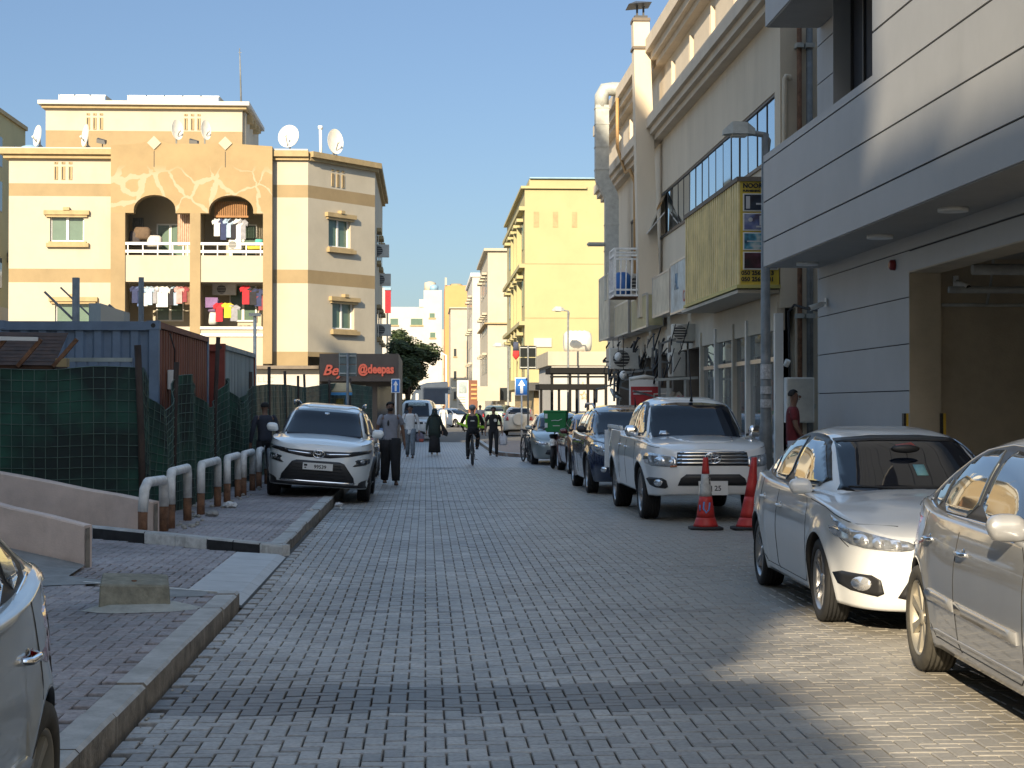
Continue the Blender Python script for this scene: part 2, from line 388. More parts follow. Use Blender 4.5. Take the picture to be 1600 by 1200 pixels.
# far half of the brick road, pieces too small to tell apart: same pattern in long courses
FR = bpy.data.materials.new('paver_far'); FR.use_nodes = True; MATS['paver_far'] = FR
N = FR.node_tree.nodes; L_ = FR.node_tree.links; b = N['Principled BSDF']; g = N.new('ShaderNodeNewGeometry')
bt = N.new('ShaderNodeTexBrick'); mp = N.new('ShaderNodeMapping'); mp.inputs['Rotation'].default_value = (0, 0, R(90))
L_.new(g.outputs['Position'], mp.inputs[0]); L_.new(mp.outputs[0], bt.inputs['Vector'])
bt.inputs['Scale'].default_value = 1; bt.inputs['Brick Width'].default_value = .2; bt.inputs['Row Height'].default_value = .1; bt.inputs['Mortar Size'].default_value = .006; bt.inputs['Bias'].default_value = -.2
bt.inputs['Color1'].default_value = (.26,.265,.27,1); bt.inputs['Color2'].default_value = (.38,.38,.375,1); bt.inputs['Mortar'].default_value = (.05,.048,.045,1)
L_.new(bt.outputs['Color'], b.inputs['Base Color']); b.inputs['Roughness'].default_value = .5
sheet('road_far_paving', [(-1.5,47),(7.1,47),(7.1,79.2),(-1.5,79.2)], FR, -.002)

# ---- left pavements
def walk_z(X, Y): return .118
def drive_z(X, Y):
    t = min(1, max(0, (-1.95-X)/.6)); s = min(1, max(0, (-3.1-X)/2.5))
    return .008 + .048*(-1.5-X) if X > -3.9 else .123+.06*(-3.9-X)
def kerb2(X): return 19.42 + (X+1.59)*(-.546)       # line of the black and white kerb
sw1 = sheet('pavement_near', [(-1.7,-12),(-1.7,14.62),(-2.2,14.9),(-3.2,15.75),(-9,15.9),(-9,-12)], M('joint'), .10)
sw2 = sheet('pavement_far', [(-1.72,19.6),(-1.72,58),(-3.9,58),(-3.9,21.0)], M('joint'), .10)
dr = MB(); gx = [-1.5,-1.9,-2.2,-2.6,-3.1,-4,-5,-7,-9]
for k in range(len(gx)-1):
    a, b2 = gx[k], gx[k+1]
    dr.add([(a,14.55,drive_z(a,0)-.012),(a,24,drive_z(a,0)-.012),(b2,24,drive_z(b2,0)-.012),(b2,14.55,drive_z(b2,0)-.012)], [(0,1,2,3)])
drive = dr.build('driveway', M('joint')); tag(drive, kind='structure')
pink_tone = lambda X, Y, rnd: rnd.random()
def pave_edge(X):
    return 14.5 if X > -2.2 else 14.55+(-2.2-X)*.95
lay(sw1, 'brick', 'brick_field', M('paver_pink'), lambda X, Y: -5.2 < X < -1.71 and 7 < Y < min(pave_edge(X)-.05, 15.6) and X > -.26*Y-.3, (-5.2,-1.7,7,16), walk_z, tonef=pink_tone, rank=lambda b: b[1], far=lambda X, Y: X > -.236*Y+.05 and Y > 8.3, seed=5)
lay(drive, 'brick', 'brick_field', M('paver_pink'), lambda X, Y: -6 < X < -2.05 and pave_edge(X)+.12 < Y < kerb2(X)-.12 and Y > 14.7, (-6,-2,14.5,23), drive_z, tonef=pink_tone, rank=lambda b: b[1], nobj=250, seed=6)
lay(sw2, 'brick', 'brick_field', M('paver_pink'), lambda X, Y: -3.75 < X < -1.71 and kerb2(X)+.25 < Y < 36, (-3.8,-1.7,19,36), walk_z, tonef=pink_tone, rank=lambda b: b[1], nobj=250, seed=8)
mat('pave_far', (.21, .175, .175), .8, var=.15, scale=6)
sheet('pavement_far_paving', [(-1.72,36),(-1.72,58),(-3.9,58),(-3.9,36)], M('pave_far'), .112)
# apron of smooth light concrete at the dropped kerb
mat('apron', (.50, .51, .51), .7, var=.08, scale=4, bump=.2)
ap = MB(); n = 6
for k in range(n):
    y0, y1 = 14.66+(19.3-14.66)*k/n, 14.66+(19.3-14.66)*(k+1)/n-.008
    P = [(-1.52,-.0),(-1.60,.035),(-2.05,.062)]
    for (xa, za), (xb, zb_) in zip(P[:-1], P[1:]): ap.add([(xa,y0,za),(xa,y1,za),(xb,y1,zb_),(xb,y0,zb_)], [(0,1,2,3)])
o = ap.build('apron', M('apron')); o.parent = drive
# thin white edging between near pavement and driveway and the rough concrete patch beside the ramp wall
eb = MB(); eb.bar((-1.66,14.56,.10),(-2.95,15.42,.105),.035,.05); o = eb.build('edging', M('steel_white')); o.parent = sw1
mat('patch', (.27, .28, .28), .9, var=.2, scale=4, bump=.5, bscale=20, stain=.2)
pt = MB(); pa = [(-2.62,15.35,.124),(-3.2,16.0,.124),(-3.25,17.05,.128),(-4.3,17.42,.32),(-6.2,18.0,.62),(-6.5,16.6,.30),(-4.6,16.3,.16),(-4.0,15.95,.126),(-3.3,15.1,.124)]
c0 = (-3.7,16.3,.15); pt.add([c0]+pa, [(0, i+1, (i+1) % len(pa)+1) for i in range(len(pa))], 0, True)
o = pt.build('concrete_patch', M('patch')); o.parent = sw1
pt = MB(); pt.add([(-2.62,15.35,.122),(-1.78,14.6,.122),(-1.78,14.25,.122),(-2.1,14.2,.122),(-2.75,14.75,.122)], [(0,1,2,3,4)]); o = pt.build('mortar_strip', M('patch')); o.parent = sw1

# ---- kerbs: every stone a piece
kerb = MB().box(-1.70,-1.545,-12,7.0,-.1,.12).build('kerb', M('kerb')); tag(kerb, kind='structure')
def kstone(p0, p1, wdt, z0a, z1a, z0b, z1b, ms, side=1, name='kerb_stone', par=None):
    """stone from p0 to p1 (front edge line), body to the left of travel"""
    p0 = Vector(p0); p1 = Vector(p1); d = (p1-p0).normalized(); nrm = Vector((-d.y, d.x))*wdt
    p0 = p0+d*.006; p1 = p1-d*.006; ch = .018
    def P(p, o, z): q = p+nrm*o; return (q.x, q.y, z)
    v = [P(p0,0,z0a),P(p0,0,z1a-ch),P(p0,ch/wdt,z1a),P(p0,1,z1a),P(p0,1,z0a), P(p1,0,z0b),P(p1,0,z1b-ch),P(p1,ch/wdt,z1b),P(p1,1,z1b),P(p1,1,z0b)]
    f = [(0,1,6,5),(1,2,7,6),(2,3,8,7),(3,4,9,8),(0,4,3,2,1),(5,6,7,8,9)]
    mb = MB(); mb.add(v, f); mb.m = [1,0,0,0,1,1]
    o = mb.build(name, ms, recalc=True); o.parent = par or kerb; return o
y = 7.0; kr = random.Random(4)
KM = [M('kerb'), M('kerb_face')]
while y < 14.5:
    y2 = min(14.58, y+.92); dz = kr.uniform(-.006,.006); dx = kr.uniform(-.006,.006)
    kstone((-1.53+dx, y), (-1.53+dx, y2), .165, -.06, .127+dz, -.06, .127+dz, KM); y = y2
y = 19.55
while y < 58:
    y2 = y+.92; dz = kr.uniform(-.006,.006); dx = kr.uniform(-.008,.008)
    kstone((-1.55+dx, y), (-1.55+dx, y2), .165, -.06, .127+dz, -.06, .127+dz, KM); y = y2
bwm = [([M('kerb'), M('paint_black')], 'black'), ([M('kerb'), M('paint_white')], 'white')]
xa = -1.56; seq = [(1,.27),(0,.31),(0,.31),(1,.38),(1,.38),(0,.65),(1,.6),(0,.6),(1,.6)]
for i, (c, ln) in enumerate(seq):
    xb = xa-ln; za = .122+.055*(-1.56-xa); kstone((xb, kerb2(xb)), (xa, kerb2(xa)), .15, -.02, za+.055*ln, -.02, za, bwm[c][0]); xa = xb
# right-hand traffic island with a rounded nose, beyond the parked cars
isl = MB(); pts = []
for k in range(9):
    t = R(-180+ (90)*k/8) ; pts.append((4.6+2.3*math.cos(t), 60+5.0*math.sin(t)))
pts += [(7.6,55),(7.6,78),(2.6,78)]
isl.prism(pts, 'z', -.1, .11)
mat('island_top', (.33,.24,.19), .85, var=.15, scale=5)
o = isl.build('island', M('island_top')); tag(o, kind='structure'); island = o
for k in range(len(pts)-3):
    p, q = pts[k], pts[k+1]
    if q[0] > 7.5: continue
    kstone(p, q, -.16 if False else .16, -.06, .125, -.06, .125, [M('kerb'), M('kerb_face' if k % 2 else 'paint_white')], par=island)
yy = 60
while yy < 77: kstone((2.3,yy+1.5),(2.3,yy), .16, -.06,.125,-.06,.125,[M('kerb'), M('kerb_face')], par=island); yy += 1.5
# right pavement step in front of the shops
rs = MB().box(5.55, 7.2, 28.6, 62, -.1, .15).build('pavement_right', M('concrete')); tag(rs, kind='structure')
# ================================================================ gray building on the right
G = thing('building', 'pale grey clad building with dark joints and an open garage bay on the right', 'building', (6.4, 20, 0))
XF, XW = 5.47, 6.36            # projecting band / ground-floor wall
def gbox(name, m, *a, par=G, bev=0):
    o = MB().box(*a).build(name, m, par, bevel=bev); return o
# carcass (dark, seen in the joints) then panels proud of it
gbox('wall', M('groove'), XF+.02, XF+.30, -6, 28.28, 3.92, 5.68)
zj = [3.90, 4.30, 4.94, 5.58]
cuts = [28.3, 21.3, 13, 4, -6]
def panel(x, y0, y1, z0, z1, th=.02, m='grey_clad'):
    return gbox('panel', M(m), x, x+th, y0, y1, z0, z1)
for i in range(3): panel(XF, -6, 28.3, zj[i]+(.012 if i else 0), zj[i+1]-.012)
panel(XF, 21.3, 28.3, 5.592, 5.70)
# flush wall above the band for Y<21.3
gbox('wall', M('groove'), XF+.02, XF+.30, -6, 21.28, 5.70, 12)
for z0 in (5.592, 6.24, 6.88, 7.52, 8.16, 8.8, 9.44, 10.1):
    z1 = z0+.62
    wz0, wz1 = 6.9, 8.6                              # a window near the frame's corner
    for (ya, yb) in ((19.0 if 0 else 17.55, 21.3), (-6, 15.6)) if z0 > 6.8 and z0 < 8.5 else ((-6, 21.3),):
        panel(XF, ya, yb, z0+.002, z1)
wd = MB().box(XF+.1, XF+.14, 15.6, 17.55, 6.88, 8.78).build('window', M('window_green'), G)
mb = MB()
for y in (15.6, 16.55, 17.5): mb.box(XF+.05, XF+.1, y, y+.05, 6.88, 8.78)
mb.box(XF+.05,XF+.1,15.6,17.55,6.88,6.94); o = mb.build('frame', M('frame_white'), G); o.parent = wd
gbox('return_panel', M('grey_clad'), XF+.02, XF+.9, 21.281, 21.3, 5.7, 12)
# balcony recess behind the band
gbox('wall', M('groove'), XW+.02, XW+.3, 21.32, 28.28, 3.92, 12)
for z0 in (5.0, 5.62, 6.24, 6.86, 7.48, 8.1): 
    for ya, yb in ((26.0, 28.3), (21.32, 23.6)): panel(XW, ya, yb, z0+.01, z0+.61)
gbox('reveal', M('grey_clad'), XW-.28, XW+.0, 25.98, 26.0, 5.7, 9)
w2 = MB().box(XW+.06, XW+.1, 23.6, 26.0, 5.7, 8.72).build('window', M('window_dark'), G)
mb = MB()
for y in (23.6, 24.4, 25.2, 25.94): mb.box(XW-.02, XW+.06, y, y+.06, 5.7, 8.72)
o = mb.build('frame', M('frame_dark'), G); o.parent = w2
gbox('balcony_floor', M('concrete'), XF+.02, XW, 21.3, 28.28, 5.0, 5.06)
# upper projecting storey
gbox('upper_storey', M('grey_clad'), XF-.0, XW+.2, 21.302, 28.1, 7.76, 12)
gbox('soffit', M('soffit'), XF+.02, XF+.0+.85, 21.31, 28.05, 7.74, 7.757)
gbox('end_wall', M('grey_clad'), XW+.02, 12, 28.28, 28.3, 0, 12)
gbox('end_panel', M('grey_clad'), XF, XW+.02, 28.281, 28.3, 3.9, 5.7)
gbox('soffit', M('soffit'), XF+.021, XW+.02, -6, 28.28, 3.885, 3.92)
gbox('roof', M('soffit'), XF+.02, 16, -6, 28.1, 12, 12.3)
for y in (27.2, 22.8, 19.6, 16.2, 12.4):
    l = MB(); l.tube([(5.95,y,3.886),(5.95,y,3.84)], .17, 20); l.build('ceiling_light', M('frame_white'), G)
# ground floor pier + header
gbox('wall', M('groove'), XW+.02, XW+.4, 22.92, 28.28, .1, 3.9)
for z0, z1 in ((.62,1.22),(1.235,1.84),(1.855,2.46),(2.475,3.075),(3.09,3.69),(3.705,3.884),(.12,.605)): panel(XW, 22.9, 28.3, z0, z1)
gbox('pier_face', M('bay_wall'), XW+.0, XW+.42, 22.88, 22.9, .1, 3.42)
gbox('header', M('grey_clad'), XW, XW+.02, -6, 22.9, 3.42, 3.68)
gbox('header', M('grey_clad'), XW, XW+.02, -6, 22.9, 3.705, 3.884)
gbox('header', M('groove'), XW+.021, XW+.4, -6, 22.9, 3.43, 3.88)
gbox('header_soffit', M('bay_wall'), XW+.0, XW+.42, -6, 22.88, 3.40, 3.42)
gbox('bay_wall', M('bay_wall'), XW+.42, 15, 23.1, 23.3, .1, 3.9)
gbox('bay_wall', M('bay_wall'), 15, 15.2, -6, 23.3, .1, 3.9)
gbox('bay_wall', M('bay_wall'), XW+.42, 15, 2, 2.2, .1, 3.9)
gbox('bay_ceiling', M('soffit'), XW+.4, 15, -6, 23.1, 3.6, 3.7)
gbox('wall', M('grey_clad'), XW, XW+.4, -6, 6.0, 0, 3.42)
for y in (8.2, 14.4): gbox('pier', M('bay_wall'), XW+.0, XW+.4, y, y+.5, 0, 3.4)
mb = MB(); mb.tube([(6.8,22.6,3.16),(12,22.6,3.16)], .045); mb.tube([(6.8,22.9,2.98),(14,22.9,2.98)], .022)
mb.tube([(7.4,22.9,2.98),(7.4,22.7,3.3),(7.3,22.3,3.6)], .02); mb.tube([(8.1,22.9,3.16),(8.2,22.5,3.3),(8.1,22,3.6)], .02)
mb.tube([(6.8,21.6,3.35),(12,21.6,3.35)], .07); mb.build('pipe', M('concrete'), G)
sh = sheet('garage_floor', [(XW,2),(15,2),(15,23.1),(XW,23.1)], M('concrete'), .02)
fs = sheet('kerbside_strip', [(5.6,-6),(6.4,-6),(6.4,28.6),(5.6,28.6)], M('concrete'), .02)
# fire bell, cameras, corner guards
t = thing('fire_alarm_bell', 'small dark red round bell on the grey wall above the garage opening', 'bell', (6.33,23.6,3.56))
mb = MB(); mb.tube([(6.36,23.6,3.56),(6.30,23.6,3.56),(6.28,23.6,3.56)], [.075,.07,.04], 14); mb.build('gong', mat('red_dark', (.22,.02,.02), .4, var=0), t)
def cctv(lab, x, y, z, d):
    t = thing('security_camera', lab, 'camera', (x,y,z))
    MB().box(x-.0, x+.04*d[0]+.03, y-.05, y+.05, z-.06, z+.08).build('mount', M('frame_white'), t)
    MB().tube([(x,y,z),(x+d[0]*.1,y+d[1]*.1,z-.02)], .02).build('arm', M('frame_white'), t)
    b = MB().tube([(x+d[0]*.06,y+d[1]*.06,z-.02),(x+d[0]*.3,y+d[1]*.3,z-.09)], .045, 10).build('housing', M('frame_white'), t)
    o = MB().tube([(x+d[0]*.3,y+d[1]*.3,z-.09),(x+d[0]*.312,y+d[1]*.312,z-.094)], .035, 10).build('camera_lens', M('black'), t); o.parent = b
cctv('white security camera under the garage header beside the pipes', 6.95, 22.85, 3.28, (.35,-.9))
cctv('dark cabled security camera on the corner of the grey wall', 6.33, 27.6, 3.28, (-.9,-.2))
for y, lab in ((22.98,'black and yellow corner guard on the outer edge of the garage pier'), (22.86,'black and yellow corner guard on the inner edge of the garage pier')):
    x = 6.33 if y > 22.9 else 6.79
    t = thing('corner_guard', lab, 'guard', (x,y,0), group='corner guards at the garage opening')
    MB().box(x-.03,x+.02,y-.04,y+.06,.3,1.55).build('strip', M('black'), t)
    MB().box(x-.0,x+.035,y-.048,y+.0,.3,1.55).build('stripe', mat('yellow_paint', (.62,.38,.03), .5, var=.1), t)

# ================================================================ beige mall building
XM, Y0, Y1 = 6.30, 31.0, 60.8
B = thing('building', 'long beige shop building with ribbon windows and stepped cornices on the right', 'building', (XM+5, 45, 0))
def mbx(name, m, *a, bev=0, par=None):
    return MB().box(*a).build(name, M(m), par or B, bevel=bev)
mbx('wall', 'mall_wall', XM, XM+14, Y0, Y1, 7.32, 8.72)
mbx('wall', 'mall_wall', XM, XM+14, Y0, Y1, 3.4, 6.12)
mbx('attic_wall', 'mall_wall', XM+.05, XM+14, Y0+.1, Y1, 8.72, 11.0)
mbx('window_wall', 'mall_wall', XM, XM+.4, Y0, 31.5, 6.12, 7.32)
mbx('window_wall', 'mall_wall', XM, XM+.4, 46.9, 49.2, 6.12, 7.32)
mbx('window_wall', 'mall_wall', XM, XM+.4, 54, Y1, 6.12, 7.32)
mbx('end_wall', 'mall_wall', XM+.4, XM+14, Y0+.001, Y0+.3, .1, 7.32)
mbx('column', 'mall_wall', XM+.28, XM+.75, Y0, Y0+.5, .1, 3.4)
for (z0, z1, px) in ((8.72,8.86,.22),(8.86,9.02,.34),(9.02,9.30,.44),(10.7,10.85,.18),(10.85,11.05,.32),(11.05,11.4,.46)):
    mbx('cornice', 'mall_trim', XM-px, XM+14, Y0-px*.5, Y1+px, z0, z1)
yy = 35.4
for k, y in enumerate([32.3,35.35,38.4,41.5,44.6,50.6,53.8,56.8]):
    mbx('rib', 'mall_wall', XM-.04, XM+.05, y-.05, y+.05, 9.35, 10.45)
    mbx('panel', 'mall_trim', XM+.0, XM+.05, y+.35, y+2.6, 9.5, 10.35)
# ribbon window: panes and mullions
def ribbon(ya, yb, n, z0=6.12, z1=7.32):
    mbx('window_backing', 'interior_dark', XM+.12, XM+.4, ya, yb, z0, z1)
    rr = random.Random(3)
    for k in range(n):
        a, b = ya+(yb-ya)*k/n, ya+(yb-ya)*(k+1)/n
        if ya < 35 and k in (n-1,):      # an open sash
            o = MB().bar((XM-.02,a+.1,z0+.62),(XM-.5,a+.1,z0+.05),.03,.03).build('stay', M('alu'), B)
            q = MB().add([(XM+.05,a+.03,z1),(XM+.05,b-.03,z1),(XM-.42,b-.03,z0+.12),(XM-.42,a+.03,z0+.12)], [(0,1,2,3)]).build('pane', M('mirror_glass'), B); continue
        t1, t2 = rr.uniform(-.006,.006), rr.uniform(-.004,.004)
        MB().add([(XM+.05+t1,a+.02,z0),(XM+.05-t1,b-.02,z0),(XM+.05-t1+t2,b-.02,z1),(XM+.05+t1+t2,a+.02,z1)], [(0,1,2,3)]).build('pane', M('mirror_glass'), B)
        mbx('mullion', 'frame_dark', XM+.038, XM+.09, b-.012, b+.012, z0, z1)
    mbx('lintel', 'frame_dark', XM+.02, XM+.1, ya, yb, z1-.05, z1); mbx('sill', 'frame_dark', XM-.03, XM+.1, ya, yb, z0-.02, z0+.05)
ribbon(31.5, 46.9, 16); ribbon(49.2, 54, 5)
# chimney duct, metal duct, drain pipes
t = thing('chimney', 'tall slim beige chimney shaft with a dark cowl against the shop building', 'chimney', (5.85,46.8,4))
MB().add([(5.68,46.5,4),(6.24,46.5,4),(6.24,47.1,4),(5.68,47.1,4),(5.52,46.55,11.9),(5.95,46.55,11.9),(5.95,47.05,11.9),(5.52,47.05,11.9)], [(0,3,2,1),(4,5,6,7),(0,1,5,4),(1,2,6,5),(2,3,7,6),(3,0,4,7)]).build('shaft', M('mall_wall'), t)
MB().box(5.50,5.97,46.5,47.08,11.15,11.22).box(5.5,5.97,46.5,47.08,11.9,11.98).build('collar', M('mall_dark'), t)
MB().box(5.56,5.91,46.6,47,11.98,12.06).bar((5.65,46.8,12.0),(5.65,46.8,12.35),.05).bar((5.82,46.8,12.0),(5.82,46.8,12.35),.05).build('stem', M('frame_dark'), t)
MB().add([(5.38,46.4,12.32),(6.0,46.4,12.38),(6.0,47.2,12.38),(5.38,47.2,12.32),(5.6,46.7,12.46),(5.8,46.7,12.46),(5.8,46.9,12.46),(5.6,46.9,12.46)], [(0,3,2,1),(4,5,6,7),(0,1,5,4),(1,2,6,5),(2,3,7,6),(3,0,4,7)]).build('cowl', M('frame_dark'), t)
t = thing('ventilation_duct', 'wide galvanised duct with a bent top climbing the shop facade near its far end', 'duct', (5.6,54,6))
D = MB()
def duct(D, pts, w):
    for p, q in zip(pts[:-1], pts[1:]): D.bar(p, q, w, w)
D.tube([(5.72,54,4.9),(5.72,54,8.0),(5.70,54,8.12),(5.44,54,8.6),(5.42,54,8.72),(5.42,54,10.9)], .29, 4, smooth=False, ph=math.pi/4)
D.build('duct_run', M('galv'), t)
MB().tube([(5.42,54,10.8),(5.42,54,11.2),(5.52,54,11.4),(5.75,54,11.42),(6.3,54,11.42)], .22, 12).build('elbow', M('galv'), t)
m_ = MB()
for z in (5.6,6.4,7.2,8.9,9.6,10.3,10.8): m_.box(5.2 if z > 8.5 else 5.5, 5.64 if z > 8.5 else 5.94, 53.78, 54.22, z, z+.04)
m_.build('flange', M('galv'), t)
t = thing('drain_pipe', 'thin ochre pipe with a dog-leg on the far shop facade beside the duct', 'pipe', (6.1,51.5,5))
MB().tube([(6.15,51.5,5),(6.15,51.5,8.2),(6.0,51.5,8.6),(6.0,52.6,8.65),(5.75,52.6,9.4),(5.75,52.6,10.9)], .05, 8).build('pipe', mat('ochre', (.42,.25,.10), .6), t)
for x, r, mm, zt, lab in ((6.62,.045,'rust',8.4,'thin rusty brown pipe running up the beige end wall'), (6.80,.06,'pole_grey',8.4,'thicker grey pipe running up the beige end wall')):
    t = thing('drain_pipe', lab, 'pipe', (x, 30.9, .2))
    MB().tube([(x,30.88,.2),(x,30.88,zt)], r, 8).build('pipe', M(mm), t)
    q = MB()
    for z in (1.6,3.2,4.8,6.4,8.0): q.box(x-r-.02,x+r+.02,30.8,31.0,z,z+.08)
    q.build('bracket', M('galv'), t)
t = thing('drain_pipe', 'hooked cream pipe on the corner beside the ribbon window', 'pipe', (6.3,30.95,5))
MB().tube([(6.36,30.9,4.6),(6.36,30.9,7.45),(6.39,30.9,7.5),(6.44,30.9,7.5),(6.46,30.9,7.42)], .045, 8).build('pipe', M('mall_wall'), t)
# cable, meter box
t = thing('cable', 'loose black cable looping along the beige end wall to the camera', 'cable', (6.4,30.7,3))
MB().tube([(6.42,30.8,2.1),(6.4,30.75,2.9),(6.38,30.7,3.3),(6.46,30.6,3.42),(6.6,30.2,3.33),(6.62,29.2,3.24),(6.50,28.35,3.22),(6.33,28.2,3.24)], .022, 6).build('wire', M('rubber'), t)
t = thing('meter_box', 'grey electrical cabinet on the wall behind the man in the red shirt', 'cabinet', (6.6,30.9,1.3))
MB().box(6.35,6.85,30.75,30.99,1.35,2.15).build('cabinet', M('frame_white'), t, bevel=.01); MB().box(6.38,6.82,30.735,30.75,1.38,2.12).build('door', M('dish_white'), t)
MB().tube([(6.33,30.7,2.35),(6.36,30.65,2.45)], .05).build('socket', M('frame_white'), t)

# shopfront: glazing bays, posts, soffit
mbx('soffit', 'mall_trim', 5.55, XM+.02, 31.1, 38.0, 3.66, 3.72)
mbx('fascia', 'mall_trim', XM-.05, XM+.1, 31.1, Y1, 3.0, 3.62)
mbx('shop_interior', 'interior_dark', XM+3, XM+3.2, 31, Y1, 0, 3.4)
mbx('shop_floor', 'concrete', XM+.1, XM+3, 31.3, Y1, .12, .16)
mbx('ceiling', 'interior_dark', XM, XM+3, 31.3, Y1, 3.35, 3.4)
ys = [31.05, 32.2, 33.9, 35.4, 37.6, 39.6]
for i, y in enumerate(ys): mbx('post', 'frame_white' if i % 2 == 0 else 'mall_trim', XM-.09, XM+.06, y, y+.13, .15, 3.3)
for a, b in zip(ys[:-1], ys[1:]):
    mbx('transom', 'alu', XM-.03, XM+.03, a+.13, b, 2.45, 2.53); mbx('base_rail', 'alu', XM-.03, XM+.03, a+.13, b, .15, .3)
    MB().add([(XM,a+.13,.3),(XM,b,.3),(XM,b,2.45),(XM,a+.13,2.45)], [(0,1,2,3)]).build('pane', M('shop_glass') if 'shop_glass' in MATS else mat('shop_glass', (.35,.37,.36), .02, metal=.55, var=0, alpha=.75, spec=1), B)
    MB().add([(XM,a+.13,2.53),(XM,b,2.53),(XM,b,3.2),(XM,a+.13,3.2)], [(0,1,2,3)]).build('pane', M('shop_glass'), B)
for (y, c, z) in ((33.2,(.6,.05,.04),1.9),(34.4,(.5,.5,.48),1.2),(36.4,(.55,.1,.08),1.9),(37.0,(.6,.6,.55),1.3),(35.0,(.75,.72,.6),2.4),(38.3,(.7,.66,.5),2.2)):
    nm = 'poster_%d' % int(c[0]*100+z*10)
    tag(MB().box(XM+.3, XM+.34, y, y+.55, z-.35, z+.25).build('notice', mat(nm, c, .6, var=.3, scale=9), None), {33.2:'red notice inside the nearest glass bay',34.4:'white notice low behind the shop glass',36.4:'red notice inside the farther glass bay',37.0:'cream notice low behind the farther shop glass',35.0:'large cream placard high behind the shop glass',38.3:'yellowish placard high in the farthest glass bay'}[y], 'notice')
# dark cluttered shops farther along: wall, shutters
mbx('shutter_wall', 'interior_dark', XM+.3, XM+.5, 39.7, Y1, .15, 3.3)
for y in (41.6, 44.2, 46.8, 49.8, 53, 56.5): mbx('pilaster', 'mall_dark', XM-.05, XM+.3, y, y+.3, .15, 3.4)
mbx('end_wall_far', 'mall_wall', XM+.5, XM+14, Y1-.3, Y1-.001, 0, 7.3)

# ================================================================ signs over the shops
t = thing('shop_sign', 'big faded yellow box sign with room photos on its end face over the shopfront', 'sign', (5.9,34,3.8))
mat('sign_yellow', (.66,.53,.24), .55, var=.22, scale=1.6, stain=.25)
mat('sign_yellow_edge', (.62,.46,.05), .45, var=.08, scale=2, stain=.15)
mat('sign_edge', (.45,.40,.12), .5, var=.1)
MB().box(5.58, 6.28, 31.02, 37.5, 3.80, 5.64).build('box', M('sign_yellow_edge'), t)
n = 52
fm = MB()
for k in range(n):
    a, b = 31.0+6.5*k/n, 31.0+6.5*(k+1)/n
    fm.box(5.545+.012*(k % 2), 5.58, a, b-.01, 3.80, 5.64)
fm.build('corrugated_face', M('sign_yellow'), t)
MB().box(5.52,6.30,30.98,37.52,5.64,5.72).build('cap', M('mall_dark'), t)
MB().box(5.52,6.30,30.98,37.52,3.74,3.80).build('bottom_trim', M('sign_edge'), t)
def pic_mat(name, cols, sc_=3):
    m = bpy.data.materials.new(name); m.use_nodes = True; MATS[name] = m; N = m.node_tree.nodes; L = m.node_tree.links
    tc = N.new('ShaderNodeTexCoord'); n1 = N.new('ShaderNodeTexNoise'); n1.inputs['Scale'].default_value = sc_; n1.inputs['Detail'].default_value = 2; L.new(tc.outputs['Object'], n1.inputs[0])
    rp = N.new('ShaderNodeValToRGB'); rp.color_ramp.elements[0].position = .35; rp.color_ramp.elements[1].position = .65
    while len(rp.color_ramp.elements) < len(cols): rp.color_ramp.elements.new(.5)
    for i, c in enumerate(cols): rp.color_ramp.elements[i].position = .3+.4*i/(len(cols)-1); rp.color_ramp.elements[i].color = (*c, 1)
    L.new(n1.outputs[0], rp.inputs[0]); L.new(rp.outputs[0], N['Principled BSDF'].inputs['Base Color']); N['Principled BSDF'].inputs['Roughness'].default_value = .35; return m
pics = [('pic_sofa', [(.01,.012,.02),(.02,.03,.05),(.03,.03,.04)]), ('pic_room', [(.08,.05,.06),(.10,.13,.28),(.3,.32,.4)]), ('pic_water', [(.01,.02,.05),(.06,.25,.35),(.5,.55,.5)]), ('pic_wine', [(.01,.01,.012),(.04,.01,.015),(.10,.03,.05)])]
for k, (nm, cs) in enumerate(pics):
    zt = 5.42-.345*k; pic_mat(nm, cs, 5)
    MB().box(5.63, 6.26, 30.985, 31.02, zt-.315, zt).build('photo_frame', M('frame_white'), t)
    ph = MB().box(5.65, 6.24, 30.975, 30.985, zt-.295, zt-.02).build('photo', M(nm), t)
    q = MB()
    if k == 0: q.box(5.68,5.75,30.968,30.975,zt-.27,zt-.05).box(5.86,6.05,30.968,30.975,zt-.2,zt-.17)
    if k == 1: q.box(5.86,6.2,30.968,30.975,zt-.26,zt-.23).box(5.92,6.0,30.968,30.975,zt-.22,zt-.05); q.ell((5.76,30.97,zt-.12),.04,.006,.04)
    if k == 2: q.box(5.70,6.1,30.968,30.975,zt-.17,zt-.15).box(5.8,5.95,30.968,30.975,zt-.26,zt-.23)
    if k < 3: o = q.build('print', mat('print_pale', (.5,.5,.5), .5, var=0), t); o.parent = ph
text('NOOR AL', .115, M('ink'), t, (5.63, 31.01, 5.525), FC, sx=1.0, bold=.004); text('FURNISHING', .05, M('ink'), t, (5.63, 31.01, 5.455), FC, bold=.002, sx=1.1)
for zz, b_ in ((3.975, '13'), (3.865, '31')): 
    text('050 256', .105, M('ink'), t, (5.60, 31.01, zz), FC, sx=1.0, bold=.003); text(b_, .105, M('ink'), t, (6.08, 31.01, zz), FC, bold=.003)

